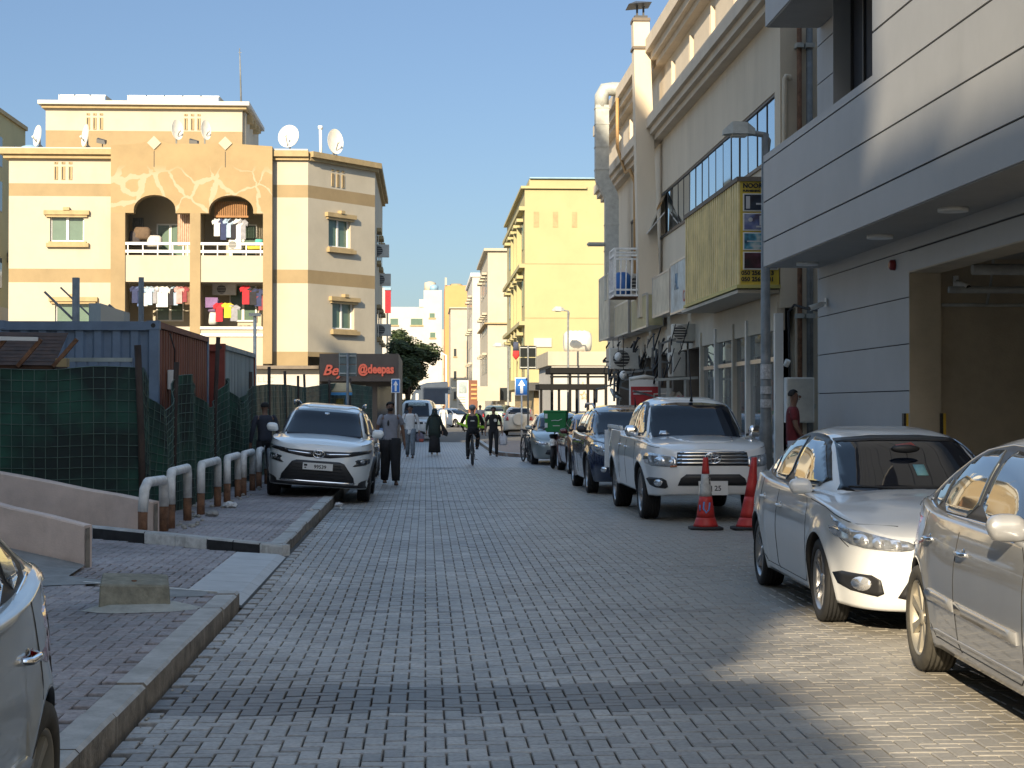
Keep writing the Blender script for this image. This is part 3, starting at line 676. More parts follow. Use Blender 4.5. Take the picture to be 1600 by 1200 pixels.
def lightbox(lab, x0, x1, y0, y1, z0, z1, m, m2='alu', frame=True):
    t = thing('shop_sign', lab, 'sign', ((x0+x1)/2,(y0+y1)/2,z0))
    MB().box(x0+.03, x1, y0+.03, y1-.03, z0+.03, z1-.03).build('box', M(m2), t)
    MB().box(x0, x0+.03, y0+.05, y1-.05, z0+.05, z1-.05).build('face', m, t)
    MB().box(x0+.05, x1-.03, y0, y0+.03, z0+.05, z1-.05).build('end_face', m, t)
    fr = MB()
    for a in ((x0-.01,x0+.04,y0-.01,y1+.01,z0,z0+.05),(x0-.01,x0+.04,y0-.01,y1+.01,z1-.05,z1),(x0-.01,x0+.04,y0-.01,y0+.05,z0+.05,z1-.05),(x0-.01,x0+.04,y1-.05,y1+.01,z0+.05,z1-.05)): fr.box(*a)
    fr.build('frame', M('alu'), t); return t
mat('sign_bluewhite', (.42,.50,.52), .5, var=.3, scale=2.5, stain=.2); mat('sign_beige', (.42,.37,.26), .5, var=.15, scale=2, stain=.3); mat('sign_cream', (.52,.48,.38), .5, var=.2, scale=2, stain=.25)
mat('sign_olive', (.40,.36,.20), .5, var=.15, scale=2, stain=.3); mat('print_blue', (.10,.22,.34), .5, var=.2); mat('print_red', (.5,.10,.06), .5, var=.2)
t = lightbox('blue and white printed shop sign just beyond the yellow box sign', 5.82, 6.2, 37.7, 41.6, 3.80, 5.02, M('sign_bluewhite'))
text('AL', .55, M('print_blue'), t, (5.815, 40.9, 4.35), FS, sx=.9); text('CAFE', .38, M('print_red'), t, (5.815, 39.6, 4.0), FS, ext=.004)
lightbox('narrow pale cream sign between the blue sign and the beige light boxes', 5.85, 6.2, 42.0, 45.2, 3.9, 4.95, M('sign_cream'))
lightbox('nearer beige light box under the steel cage', 5.75, 6.2, 45.6, 49.0, 3.7, 4.6, M('sign_olive'))
lightbox('farther beige light box under the steel cage', 5.7, 6.2, 49.4, 53.0, 3.7, 4.65, M('sign_beige'))
lightbox('tall grey-beige light box at the far end of the shop row', 5.55, 6.2, 53.2, 56.2, 3.7, 5.7, M('sign_cream'))
# steel cage with blue drum
t = thing('steel_cage', 'white steel balcony cage holding an air conditioner and blue drum', 'cage', (5.6,49,4.5))
cg = MB(); xa, xb, ya, yb, za, zb_ = 5.05, 6.2, 46.8, 48.0, 4.6, 5.85
for z in (za, zb_, zb_-.18, za+.15):
    cg.bar((xa,ya,z),(xb,ya,z),.05); cg.bar((xa,yb,z),(xb,yb,z),.05); cg.bar((xa,ya,z),(xa,yb,z),.05)
for x in (xa, xb): cg.bar((x,ya,za),(x,ya,zb_),.06)
cg.bar((xa,yb,za),(xa,yb,zb_),.06)
for k in range(1,8): x = xa+(xb-xa)*k/8; cg.bar((x,ya,za),(x+.02,ya,za+1.0),.03)
for k in range(1,6): y = ya+(yb-ya)*k/6; cg.bar((xa,y,za),(xa,y,zb_),.03)
cg.build('frame', M('steel_white'), t); MB().box(xa,xb,ya,yb,za-.05,za).build('floor', M('rust'), t)
bl = thing('drum', 'bright blue plastic drum inside the steel cage', 'drum', (5.3,47.3,4.6)); MB().tube([(5.3,47.3,4.6),(5.3,47.3,4.7),(5.3,47.3,5.15),(5.3,47.3,5.25)], [.2,.24,.24,.14], 12).build('body', mat('blue_plastic', (.02,.12,.38), .4, var=.1), bl)
ac_n = [0]
def ac(lab, x, y, z, w_=.85, h=.6, d=.32, face='y'):
    t = thing('air_conditioner', lab, 'air conditioner', (x,y,z), group='air conditioner units')
    if face == 'y':
        MB().box(x-w_/2,x+w_/2,y,y+d,z,z+h).build('casing', M('dish_white'), t, bevel=.015)
        g = MB().tube([(x-.1,y-.002,z+h/2),(x-.1,y-.015,z+h/2)], h*.4, 18).build('fan_grille', M('frame_dark'), t)
        q = MB()
        for k in range(5): q.box(x-.1-h*.38, x-.1+h*.38, y-.022, y-.015, z+h*(.2+.15*k), z+h*(.2+.15*k)+.015)
        o = q.build('grille_bars', M('dish_white'), t)
    else:
        MB().box(x,x+d,y-w_/2,y+w_/2,z,z+h).build('casing', M('dish_white'), t, bevel=.015)
        MB().tube([(x-.002,y-.1,z+h/2),(x-.015,y-.1,z+h/2)], h*.4, 18).build('fan_grille', M('frame_dark'), t)
    return t
ac('beige air conditioner behind the cage bars on its right side', 5.85, 47.3, 4.62)
ac('tilted dusty air conditioner hanging under the cream sign', 5.95, 42.6, 2.35, face='x')
ac('small air conditioner low above the far shop doors', 5.7, 50.2, 2.7)
ac('air conditioner tucked behind the awning frame near the poster', 6.05, 43.5, 2.8, face='x')
ac('greyish air conditioner high under the soffit by the glass shops', 6.0, 40.6, 3.15, .55, .4)
rr = random.Random(11)
t = thing('cables', 'tangle of drooping cables, pipes and brackets under the shop signs', 'cables', (6,46,3))
q = MB()
for k in range(34):
    y = rr.uniform(40, 58); x = rr.uniform(5.5, 6.1); z = rr.uniform(2.6, 3.6); l = rr.uniform(.8, 3); s_ = rr.uniform(.1,.6)
    q.tube([(x,y,z),(x-.05,y+l*.3,z-s_*.8),(x,y+l*.6,z-s_),(x+.1,y+l,z-.05)], rr.choice([.012,.02,.03]), 5)
q.build('wires', M('rubber'), t); q = MB()
for k in range(16):
    y = rr.uniform(40, 57); x = rr.uniform(5.3, 5.9); z = rr.uniform(2.0, 3.4); q.bar((x,y,z),(6.3,y+rr.uniform(-.3,.3),z+rr.uniform(-.3,.3)),.05)
    if k % 3 == 0: q.bar((x,y,z),(x,y+.1,z-rr.uniform(.4,1.3)),.06)
q.build('brackets', M('pole_grey'), t); q = MB()
for k in range(1):
    y = rr.uniform(44, 52); z = rr.uniform(1.6, 3.1); q.tube([(5.8,y,z),(5.6,y+.2,z+.12),(5.6,y+1,z+.3),(5.9,y+1.5,z+.1)], .05, 6)
q.build('ducts', M('galv'), t)
for k, (y, z) in enumerate(((51.5,3.0),(50.1,3.05),(48.8,2.5))):
    t = thing('hanging_lamp', ['small white globe lamp hanging farthest along the shops','small white globe lamp hanging second from the far end','dim globe lamp hanging lowest under the shop soffit'][k], 'lamp', (5.5,y,z))
    MB().ell((5.5,y,z), .11,.11,.13).build('globe', M('frame_white'), t); MB().tube([(5.5,y,z+.1),(5.5,y,3.6)], .012, 5).build('cord', M('rubber'), t)
# poster stand, hanging goods
t = thing('poster_board', 'red advertising board with a portrait standing under the shop row', 'poster', (5.75,46.6,.15))
MB().box(5.42,6.25,46.66,46.74,.15,2.35).build('board', M('frame_white'), t); MB().box(5.46,6.21,46.645,46.66,.3,2.16).build('print', mat('red_print', (.42,.03,.035), .45, var=.15), t)
MB().tube([(5.42,46.7,2.35),(5.83,46.7,2.42),(6.25,46.7,2.35)], .06).build('top_rail', M('dish_white'), t)
mat('skin_print', (.40,.22,.13), .5, var=.1); mat('hair_print', (.03,.018,.012), .5, var=0)
MB().ell((5.86,46.64,1.62), .12,.012,.15,14,9).build('portrait_hair', M('hair_print'), t); MB().ell((5.87,46.628,1.56), .08,.008,.11,14,9).build('portrait_face', M('skin_print'), t)
MB().ell((5.86,46.63,1.28), .3,.01,.18,14,9).build('portrait_shoulders', mat('ochre_print', (.5,.32,.08), .5), t)
for z, wd_ in ((2.05,.5),(1.98,.35),(1.1,.4)): MB().box(5.52,5.52+wd_,46.63,46.64,z-.03,z).build('print_line', M('paint_white'), t)
t = thing('clothes_rail', 'rail with a dark coat and pale garments hanging outside the shops', 'rail', (6,43.5,.15))
MB().bar((5.85,42.2,1.95),(5.85,44.9,1.95),.03).bar((5.85,42.2,.15),(5.85,42.2,1.95),.03).bar((5.85,44.9,.15),(5.85,44.9,1.95),.03).build('rail', M('alu'), t)
def garment(lab, x, y, z, w_, h, m, kind='shirt', face='y', th=.04):
    """hanging garment with sleeves and folds, top centre at (x,y,z)"""
    if kind == 'shirt': P = [(-.22,0),(-.5,-.16),(-.42,-.36),(-.27,-.28),(-.28,-1),(.28,-1),(.27,-.28),(.42,-.36),(.5,-.16),(.22,0),(.08,-.03),(-.08,-.03)]
    elif kind == 'trousers': P = [(-.3,0),(-.34,-1),(-.06,-1),(0,-.35),(.06,-1),(.34,-1),(.3,0)]
    else: P = [(-.5,0),(-.48,-.5),(-.5,-1),(.5,-.96),(.47,-.5),(.5,0)]
    n = len(P); mb = MB(); r = random.Random(int(abs(x*91+y*37+z*11)))
    def q(u, v, o): 
        f = th*.6*math.sin(u*14+r.random())
        return (x+u*w_, y+o+f, z+v*h) if face == 'y' else (x+o+f, y-u*w_, z+v*h)
    a = [q(u, v, -th/2) for u, v in P]; b = [q(u, v, th/2) for u, v in P]
    mb.add(a+b, [tuple(range(n)), tuple(range(2*n-1,n-1,-1))]+[(i,n+i,n+(i+1)%n,(i+1)%n) for i in range(n)])
    o = mb.build('garment', m, None); tag(o, lab, 'clothing'); return o
FAB = {}
def fab(c):
    k = 'fabric_%d_%d_%d' % tuple(int(v*100) for v in c)
    return mat(k, c, .9, var=.15, scale=8, bump=.3, bscale=12)
garment('long black coat on the rail beside the red poster board', 5.9,43.9,1.85,.5,1.0,fab((.015,.015,.018)),face='y')
garment('white cloth hanging left of the black coat', 6.12,44.5,2.1,.3,.7,fab((.5,.49,.46)),'towel')
garment('pinkish-red garment hanging near the pale shop pilaster', 6.1,41.9,1.9,.3,.8,fab((.4,.12,.12)),face='y')
garment('cream garment hanging beyond the shop pilaster', 6.05,42.4,2.0,.4,.9,fab((.45,.4,.33)),face='y')
t = thing('display_stand', 'slim metal display stand outside the shops behind the pickup', 'stand', (5.75,40.5,.15))
MB().bar((5.6,40.5,.15),(5.6,40.5,2.25),.06).bar((6.0,40.5,.15),(6.0,40.5,2.25),.05).bar((5.3,40.5,2.25),(6.3,40.5,2.3),.06).bar((5.6,40.5,1.5),(6.0,40.5,1.5),.04).build('frame', M('galv'), t)
# ================================================================ left apartment building
YL = 70.0
A = thing('apartment_building', 'cream and ochre three-storey building with arched balconies and rooftop dishes', 'building', (-9, YL+6, 0))
def ax(px): return PX(px, YL)
def az(py): return PZ(py, YL)
def ab(name, m, *a, par=None, bev=0): return MB().box(*a).build(name, M(m) if isinstance(m, str) else m, par or A, bevel=bev)
LEV = [(11.37,10.40,'cream'),(10.40,9.90,'gold'),(9.90,7.04,'cream'),(7.04,6.50,'gold'),(6.50,3.79,'cream'),(3.79,3.23,'gold')]
# crack-repair plaster for the ochre front
def cracked():
    m = mat('gold_cracked', (.31,.225,.115), .85, var=.08, scale=.9, bump=.2, bscale=25)
    N = m.node_tree.nodes; L = m.node_tree.links; b = N['Principled BSDF']; src = b.inputs['Base Color'].links[0].from_socket
    tc = N.new('ShaderNodeTexCoord'); n0 = N.new('ShaderNodeTexNoise'); n0.inputs['Scale'].default_value = 1.4; n0.inputs['Detail'].default_value = 5; L.new(tc.outputs['Object'], n0.inputs[0])
    mxv = N.new('ShaderNodeMixRGB'); mxv.inputs[0].default_value = .35; L.new(tc.outputs['Object'], mxv.inputs[1]); L.new(n0.outputs['Color'], mxv.inputs[2])
    vo = N.new('ShaderNodeTexVoronoi'); vo.feature = 'DISTANCE_TO_EDGE'; vo.inputs['Scale'].default_value = 1.5; L.new(mxv.outputs[0], vo.inputs['Vector'])
    n2 = N.new('ShaderNodeTexNoise'); n2.inputs['Scale'].default_value = .9; n2.inputs['Detail'].default_value = 6; L.new(tc.outputs['Object'], n2.inputs[0])
    th = N.new('ShaderNodeMath'); th.operation = 'MULTIPLY_ADD'; L.new(n2.outputs[0], th.inputs[0]); th.inputs[1].default_value = .26; th.inputs[2].default_value = -.085
    lt = N.new('ShaderNodeMath'); lt.operation = 'LESS_THAN'; L.new(vo.outputs['Distance'], lt.inputs[0]); L.new(th.outputs[0], lt.inputs[1])
    sx = N.new('ShaderNodeSeparateXYZ'); L.new(tc.outputs['Object'], sx.inputs[0])
    r = N.new('ShaderNodeMapRange'); r.inputs[1].default_value = 11.1; r.inputs[2].default_value = 10.7; L.new(sx.outputs[2], r.inputs[0])
    mu = N.new('ShaderNodeMath'); mu.operation = 'MULTIPLY'; L.new(lt.outputs[0], mu.inputs[0]); L.new(r.outputs[0], mu.inputs[1])
    mx = N.new('ShaderNodeMixRGB'); mx.inputs[2].default_value = (.37,.30,.20,1); L.new(mu.outputs[0], mx.inputs[0]); L.new(src, mx.inputs[1]); L.new(mx.outputs[0], b.inputs['Base Color'])
    return m
cracked()
xl0, xl1 = ax(22), ax(181); xc0, xc1 = xl1, ax(428); xr1 = ax(482)
# left wing with window openings: build walls as strips around windows
def wall_with_windows(x0, x1, y0, y1, levels, wins, name='wall'):
    for (zt, zb, m) in levels:
        ws = [w_ for w_ in wins if w_[3] > zb and w_[2] < zt]
        if not ws: ab(name, m, x0, x1, y0, y1, zb, zt); continue
        w_ = ws[0]
        ab(name, m, x0, w_[0], y0, y1, zb, zt); ab(name, m, w_[1], x1, y0, y1, zb, zt)
        if w_[2] > zb: ab(name, m, w_[0], w_[1], y0, y1, zb, w_[2])
        if w_[3] < zt: ab(name, m, w_[0], w_[1], y0, y1, w_[3], zt)
LW = LEV[:4] + [(6.5,1.0,'cream')]
wl = [(ax(85), ax(137), 8.11, 9.13), (ax(93), ax(150), 4.55, 5.72)]
wall_with_windows(xl0, xl1, YL, YL+.35, LW, wl)
ab('side_wall', 'cream_side', xl0, xl0+.3, YL+.36, YL+14, 0, 11.37)
ab('cornice', 'trim_gold', xl0-.18, xl1, YL-.2, YL+14, 11.37, 11.52); ab('cornice', 'trim_gold', xl0-.32, xl1, YL-.34, YL+14, 11.52, 11.74)
ab('roof_slab', 'white_plaster', xl0-.3, xr1, YL-.2, YL+14, 11.74, 11.80)
def window(T, x0, x1, y, z0, z1, M4=None, hood=True, pane=True, par=A):
    """T(x,y,z)->world for angled walls"""
    I = T or (lambda x, y, z: (x, y, z))
    def bx(name, m, a, b, c, d, e, f, parent):
        mb = MB().box(a,b,c,d,e,f); mb.v = [I(*v) for v in mb.v]; return mb.build(name, M(m), parent)
    fr = bx('window', 'frame_white', x0, x0+.06, y+.12, y+.2, z0, z1, par)
    for a in ((x1-.06,x1,z0,z1),(x0+.06,x1-.06,z0,z0+.06),(x0+.06,x1-.06,z1-.06,z1),((x0+x1)/2-.05,(x0+x1)/2+.05,z0+.06,z1-.06)): bx('frame', 'frame_white', a[0],a[1],y+.12,y+.2,a[2],a[3], fr)
    for a, b in ((x0+.06,(x0+x1)/2-.05),((x0+x1)/2+.05,x1-.06)): bx('pane', 'window_green', a, b, y+.15+(.02 if a > x0+.1 else 0), y+.18+(.02 if a > x0+.1 else 0), z0+.06, z1-.06, fr)
    if hood:
        bx('hood', 'trim_gold', x0-.22, x1+.22, y-.16, y, z1+.03, z1+.20, par); bx('hood', 'trim_gold', x0-.14, x1+.14, y-.1, y, z1-.06, z1+.03, par)
        bx('keystone', 'trim_gold', (x0+x1)/2-.12, (x0+x1)/2+.12, y-.2, y-.0, z1+.2, z1+.32, par)
        bx('sill', 'trim_gold', x0-.12, x1+.2, y-.16, y, z0-.22, z0-.06, par); bx('sill', 'trim_gold', x0-.05, x1+.1, y-.08, y+.1, z0-.06, z0, par)
    return fr
for w_ in wl: window(None, w_[0], w_[1], YL, w_[2], w_[3])
def slots(T, xs, z0, z1, y, m='trim_gold'):
    I = T or (lambda x, y, z: (x, y, z))
    for x in xs:
        for a, b in ((z0, z1-.18), (z1-.08, z1)):
            mb = MB().box(x-.07,x+.07,y-.03,y,a,b); mb.v = [I(*v) for v in mb.v]; sl = mb.build('vent_slot', M(m), A)
            mb = MB().box(x-.04,x+.0,y-.034,y-.03,a+.02,b-.02); mb.v = [I(*v) for v in mb.v]; s2 = mb.build('recess', M('groove'), A); s2.parent = sl
slots(None, [ax(94), ax(105), ax(116)], 10.55, 11.25, YL)
# right wing: straight part then the angled face
ang = (xr1, YL); end = (PX(586, 73.3), 73.3); dx, dy = end[0]-ang[0], end[1]-ang[1]; ln = math.hypot(dx, dy); ux, uy = dx/ln, dy/ln
def TA(x, y, z): return (ang[0]+ux*x - uy*y*(-1)*(-1), ang[1]+uy*x + ux*y, z)
TA = lambda x, y, z: (ang[0]+ux*x-uy*y, ang[1]+uy*x+ux*y, z)
for zt, zb, m in LEV:
    ab('wall', m, xc1, xr1, YL, YL+.35, zb, zt)
def abT(name, m, a, b, c, d, e, f):
    mb = MB().box(a,b,c,d,e,f); mb.v = [TA(*v) for v in mb.v]; return mb.build(name, M(m), A)
def fx_(px):   # distance along angled face seen at pixel column px
    k = (px-665.0)/F; return (k*ang[1]-ang[0])/(ux-k*uy)
wa = [(fx_(514), fx_(548), 8.05, 9.22), (fx_(520), fx_(554), 4.75, 5.85)]
for zt, zb, m in LEV[:5]+[(3.79,3.6,'gold')]:
    mm = 'cream_side' if m == 'cream' else m
    ws = [q for q in wa if q[3] > zb and q[2] < zt]
    if not ws: abT('wall', mm, 0, ln, 0, .35, zb, zt); continue
    q = ws[0]; abT('wall', mm, 0, q[0], 0, .35, zb, zt); abT('wall', mm, q[1], ln, 0, .35, zb, zt); abT('wall', mm, q[0], q[1], 0, .35, zb, q[2]); abT('wall', mm, q[0], q[1], 0, .35, q[3], zt)
for q in wa: window(TA, q[0], q[1], 0, q[2], q[3])
slots(TA, [fx_(520), fx_(528), fx_(536)], 10.5, 11.2, 0)
for z0, z1, p_ in ((11.37,11.5,.14),(11.5,11.72,.28)):
    ab('cornice', 'trim_gold', xc1, xr1+.03, YL-p_, YL+.4, z0, z1); abT('cornice', 'trim_gold', 0, ln+.1, -p_, .4, z0, z1)
    ab('cornice', 'trim_gold', end[0]-.1, end[0]+p_, end[1]+.1, YL+16, z0, z1)
ab('side_wall', 'cream_side', end[0]-.3, end[0], end[1], YL+16, 3.6, 11.37)
ab('back_wall', 'cream_side', xl0, end[0]-.31, YL+15, YL+15.3, 0, 11.37)
ab('roof_slab', 'white_plaster', xr1, end[0]-.3, YL+3.5, YL+15, 11.2, 11.4)
for z0 in (4.6, 7.9):
    for y in (76, 79.5, 83): 
        fr = MB().box(end[0], end[0]+.03, y, y+1.3, z0, z0+1.2).build('window', M('window_dark'), A)
        ab('hood', 'trim_gold', end[0], end[0]+.2, y-.2, y+1.5, z0+1.25, z0+1.4); ab('sill', 'trim_gold', end[0], end[0]+.18, y-.15, y+1.45, z0-.16, z0)
for y, z in ((77.6,8.2),(81.4,7.2),(82,4.9)): ac({8.2:'air conditioner highest on the shaded side of the cream building',7.2:'air conditioner in the middle of the cream building side',4.9:'air conditioner lowest on the cream building side'}[z], end[0]+.1, y, z, .8, .55, .3)
# centre block, standing proud, with two arched bays
YC = YL-.45
def arch_poly(xa, xb, ra, rb, zs, za, zb):
    """opening: jambs xa..xb up to zs, shoulders in to ra..rb then an arc to za"""
    c = (ra+rb)/2; r = (rb-ra)/2; P = [(xb,zb),(xb,zs),(rb+.0,zs),(rb,zs+.12)]
    for k in range(1, 14): t = math.pi*k/14; P.append((c+r*math.cos(t), zs+.12+(za-zs-.12)*math.sin(t)))
    P += [(ra,zs+.12),(ra,zs),(xa,zs),(xa,zb)]; return P
zs, za_, zpar, zt2 = az(337), az(309), az(402), az(443)
b1 = (ax(203), ax(302)); b2 = (ax(318), ax(414)); zl0 = az(512)
ztop = az(229)
# front sheet around the arches, as prisms: top part polygon with two notches
top = [(xc0,zs),(b1[0],zs)]
for (xa, xb), (ra, rb) in ((b1,(ax(216),ax(280))),(b2,(ax(331),ax(399)))):
    P = arch_poly(xa, xb, ra, rb, zs, za_, zs)[::-1]; top += [p for p in P[1:-1] if p[0] > xa-1e-6][0:] 
    top += [(xb, zs)]
top += [(xc1,zs),(xc1,ztop-.1),(ax(358)+.5,ztop-.02),(ax(356),ztop+.18),(ax(354)-.5,ztop-.02),(ax(249)+.5,ztop-.02),(ax(247),ztop+.18),(ax(245)-.5,ztop-.02),(xc0,ztop-.1)]
# remove consecutive duplicates
tp = []
for p in top:
    if not tp or (abs(p[0]-tp[-1][0])+abs(p[1]-tp[-1][1])) > 1e-4: tp.append(p)
fm = MB().prism(tp, 'y', YC, YC+.5); ft = fm.build('arched_front', M('gold_cracked'), A)
bmx = bmesh.new(); bmx.from_mesh(ft.data); bmesh.ops.triangulate(bmx, faces=[f for f in bmx.faces if len(f.verts) > 4]); bmx.to_mesh(ft.data); bmx.free()
for xa, xb in ((xc0,b1[0]),(b1[1],b2[0]),(b2[1],xc1)): ab('pillar', 'gold', xa, xb, YC, YC+.5, 1.0 if xa < xc1-2 else 3.3, zs)
for xa, xb in (b1, b2):
    ab('balcony_parapet', 'cream', xa, xb, YC+.06, YC+.25, zt2, zpar); ab('balcony_slab', 'concrete', xa, xb, YC+.25, YC+2.2, zt2, zt2+.15)
    ab('ceiling', 'cream_side', xa-.3, xb+.3, YC+.5, YC+2.2, 10.6, 10.7)
    ab('back_wall', 'cream_side', xa-.3, xb+.3, YC+2.2, YC+2.3, 1.0, 10.6)
    for xs in (xa-.3, xb+.2): ab('side_cheek', 'cream_side', xs, xs+.1, YC+.5, YC+2.2, 1.0, 10.6)
    for z0 in (zpar+.1, zl0+.3): window(None, xa+.9, xa+2.0, YC+2.0, z0, z0+1.35 if z0 > 6 else z0+1.5, hood=False)
    for z0, z1 in ((az(398),az(394)),(az(386),az(382))): ab('rail', 'frame_white', xa, xb, YC+.02, YC+.12, z0, z1)
    q = MB()
    for k in range(5): x = xa+.1+(xb-xa-.2)*k/4; q.box(x-.02,x+.02,YC+.05,YC+.1,zpar,az(386))
    q.build('baluster', M('frame_white'), A)
ab('rail', 'frame_white', b2[0], b2[1], YC-.03, YC+.12, az(516), az(512)); ab('balcony_parapet', 'cream', b2[0], b2[1], YC+.05, YC+.25, az(574), az(517))
ab('string_course', 'frame_white', b2[0], b2[1], YC-.02, YC+.05, az(527), az(523)); ab('balcony_parapet', 'cream', b1[0], b1[1], YC+.05, YC+.25, 1, az(512))
for cx in (ax(247), ax(356)):
    d = .27; MB().prism([(cx-d,ztop),(cx,ztop-d),(cx+d,ztop),(cx,ztop+d)], 'y', YC-.05, YC).build('diamond', M('cream'), A)
    ab('groove_line', 'groove', cx-.012, cx+.012, YC-.006, YC, az(266), ztop-d-.05)
ab('base_fascia', 'mall_dark', ax(397), ax(500), YC-.1, YC+.4, az(577), az(572))
ab('base_wall', 'white_plaster', ax(380), ax(500), YL-.1, YL+.3, .2, az(578))
text('L.L.C', .30, mat('text_grey', (.35,.34,.32), .6, var=0), A, (ax(404), YL-.11, az(597)), FC)
# brown slatted shade in the second arch, AC, curtains
sh = thing('window_shade', 'orange-brown slatted shade hanging in the right-hand arch', 'shade', (ax(362), YC+.6, az(340)))
q = MB()
n = 18
for k in range(n): x = ax(337)+(ax(388)-ax(337))*k/n; q2 = MB().box(x, x+.045, YC+.6, YC+.64, az(339), az(316)).build('slat', mat('shade_brown', (.30,.15,.06), .8, var=.15), sh)
MB().box(ax(336),ax(389),YC+.57,YC+.6,az(341),az(338)).build('bottom_bar', M('shade_brown'), sh)
def cur(lab, px0, px1, py0, py1, c, dy=.7):
    q = MB(); n = 12; x0, x1 = ax(px0), ax(px1)
    for k in range(n):
        xa, xb = x0+(x1-x0)*k/n, x0+(x1-x0)*(k+1)/n; ya, yb = YC+dy+.05*(k % 2), YC+dy+.05*((k+1) % 2)
        q.add([(xa,ya,az(py1)),(xb,yb,az(py1)),(xb,yb,az(py0)),(xa,ya,az(py0))], [(0,1,2,3)])
    o = q.build('curtain', fab(c), None); tag(o, lab, 'curtain')
cur('striped pinkish curtain at the right side of the left arch', 279, 299, 333, 385, (.50,.36,.27))
cur('grey-green curtain behind the left arch balcony', 205, 222, 338, 372, (.2,.19,.16), 1.5)
gl = random.Random(21)
cols = {'white':(.62,.61,.58),'blue':(.08,.13,.28),'pale blue':(.32,.42,.52),'red':(.45,.02,.03),'black':(.02,.02,.025),'maroon':(.22,.04,.05),'pink':(.5,.26,.24),'grey':(.25,.25,.27),'yellow':(.55,.42,.03),'purple':(.20,.12,.25),'navy':(.03,.04,.1),'brown':(.18,.10,.06)}
L1 = [(216,'navy'),(224,'blue'),(231,'white'),(238,'pale blue'),(245,'grey'),(253,'white'),(262,'white'),(270,'black'),(277,'pale blue'),(284,'pink'),(291,'maroon'),(297,'brown')]
for i, (px, c) in enumerate(L1):
    near = ['beside the left pillar of the lower left balcony','second along the lower left balcony line','third along the lower left balcony line','fourth along the lower left balcony line','fifth along the lower left balcony line','in the middle of the lower left balcony line','just right of the middle on the lower left balcony line','hanging between white and pale clothes, lower left balcony','ninth along the lower left balcony line','near the right end of the lower left balcony line','next to the last on the lower left balcony line','last at the right end of the lower left balcony line'][i]
    garment('%s shirt drying %s' % (c, near), ax(px), YC+.35+.03*(i % 3), az(449), .42, .62+.25*gl.random(), fab(cols[c]))
L2 = [(345,'red',474,.75,'hanging low in the lower right balcony'),(358,'yellow',474,.6,'beside the low red shirt, lower right balcony'),(368,'grey',477,.65,'half behind the yellow shirt, lower right balcony'),(386,'red',447,.75,'hanging high in the lower right balcony'),(397,'black',450,.7,'right of the high red cloth, lower right balcony'),(405,'navy',452,.7,'near the right pillar of the lower right balcony'),(333,'purple',466,.4,'folded over the rail of the lower right balcony'),(411,'maroon',462,.6,'last on the right of the lower right balcony')]
for px, c, py, h, ds in L2: garment('%s garment %s' % (c, ds), ax(px), YC+.45, az(py), .5, h, fab(cols[c]), 'shirt' if c != 'purple' else 'towel')
L3 = [(341,'white',343,.7,'leftmost under the brown shade'),(351,'navy',343,.85,'second from the left under the brown shade'),(358,'pale blue',343,.75,'in the middle under the brown shade'),(366,'black',343,.8,'right of the middle under the brown shade'),(374,'white',343,.9,'second from the right under the brown shade'),(381,'grey',344,.8,'rightmost under the brown shade')]
for px, c, py, h, ds in L3: garment('%s clothing %s' % (c, ds), ax(px), YC+.5, az(py), .42, h, fab(cols[c]))
for lab, px, py, sx_, sz_, c in (('stack of purple cloth on the ledge of the lower right balcony',335,478,.5,.5,(.22,.16,.28)),('white bin on the lower right balcony floor',334,498,.35,.5,(.5,.5,.48)),('brown cardboard box on the upper left balcony',224,366,.7,.5,(.12,.08,.05)),('pile of white laundry on the upper left balcony rail',243,378,.6,.45,(.5,.48,.44)),('dark clutter on the left of the upper left balcony',213,374,.5,.6,(.06,.05,.05)),('turquoise basin on the upper right balcony',405,378,.34,.2,(.08,.35,.30)),('yellow board leaning on the upper right rail',396,388,.8,.15,(.55,.42,.05))):
    x, z = ax(px), az(py); mb = MB(); mb.rings([(x,YC+.8,z-sz_/2,sx_*.42,.2),(x,YC+.8,z-sz_*.3,sx_*.5,.24),(x+.02,YC+.8,z+sz_*.3,sx_*.48,.22),(x,YC+.8,z+sz_/2,sx_*.36,.15)], 12, p=4)
    tag(mb.build({'st':'cloth_pile','wh':'bin','br':'box','pi':'cloth_pile','da':'clutter','tu':'basin','ye':'board'}[lab[:2]], fab(c), None), lab, {'st':'cloth','wh':'bin','br':'box','pi':'cloth','da':'clutter','tu':'basin','ye':'board'}[lab[:2]])
ac('box air conditioner set in the upper right balcony rail', ax(371), YC-.0, az(393), .5, .38, .3)
ac('white air conditioner under the ceiling of the lower right balcony', ax(349), YC+1.2, az(460), .95, .45, .3)
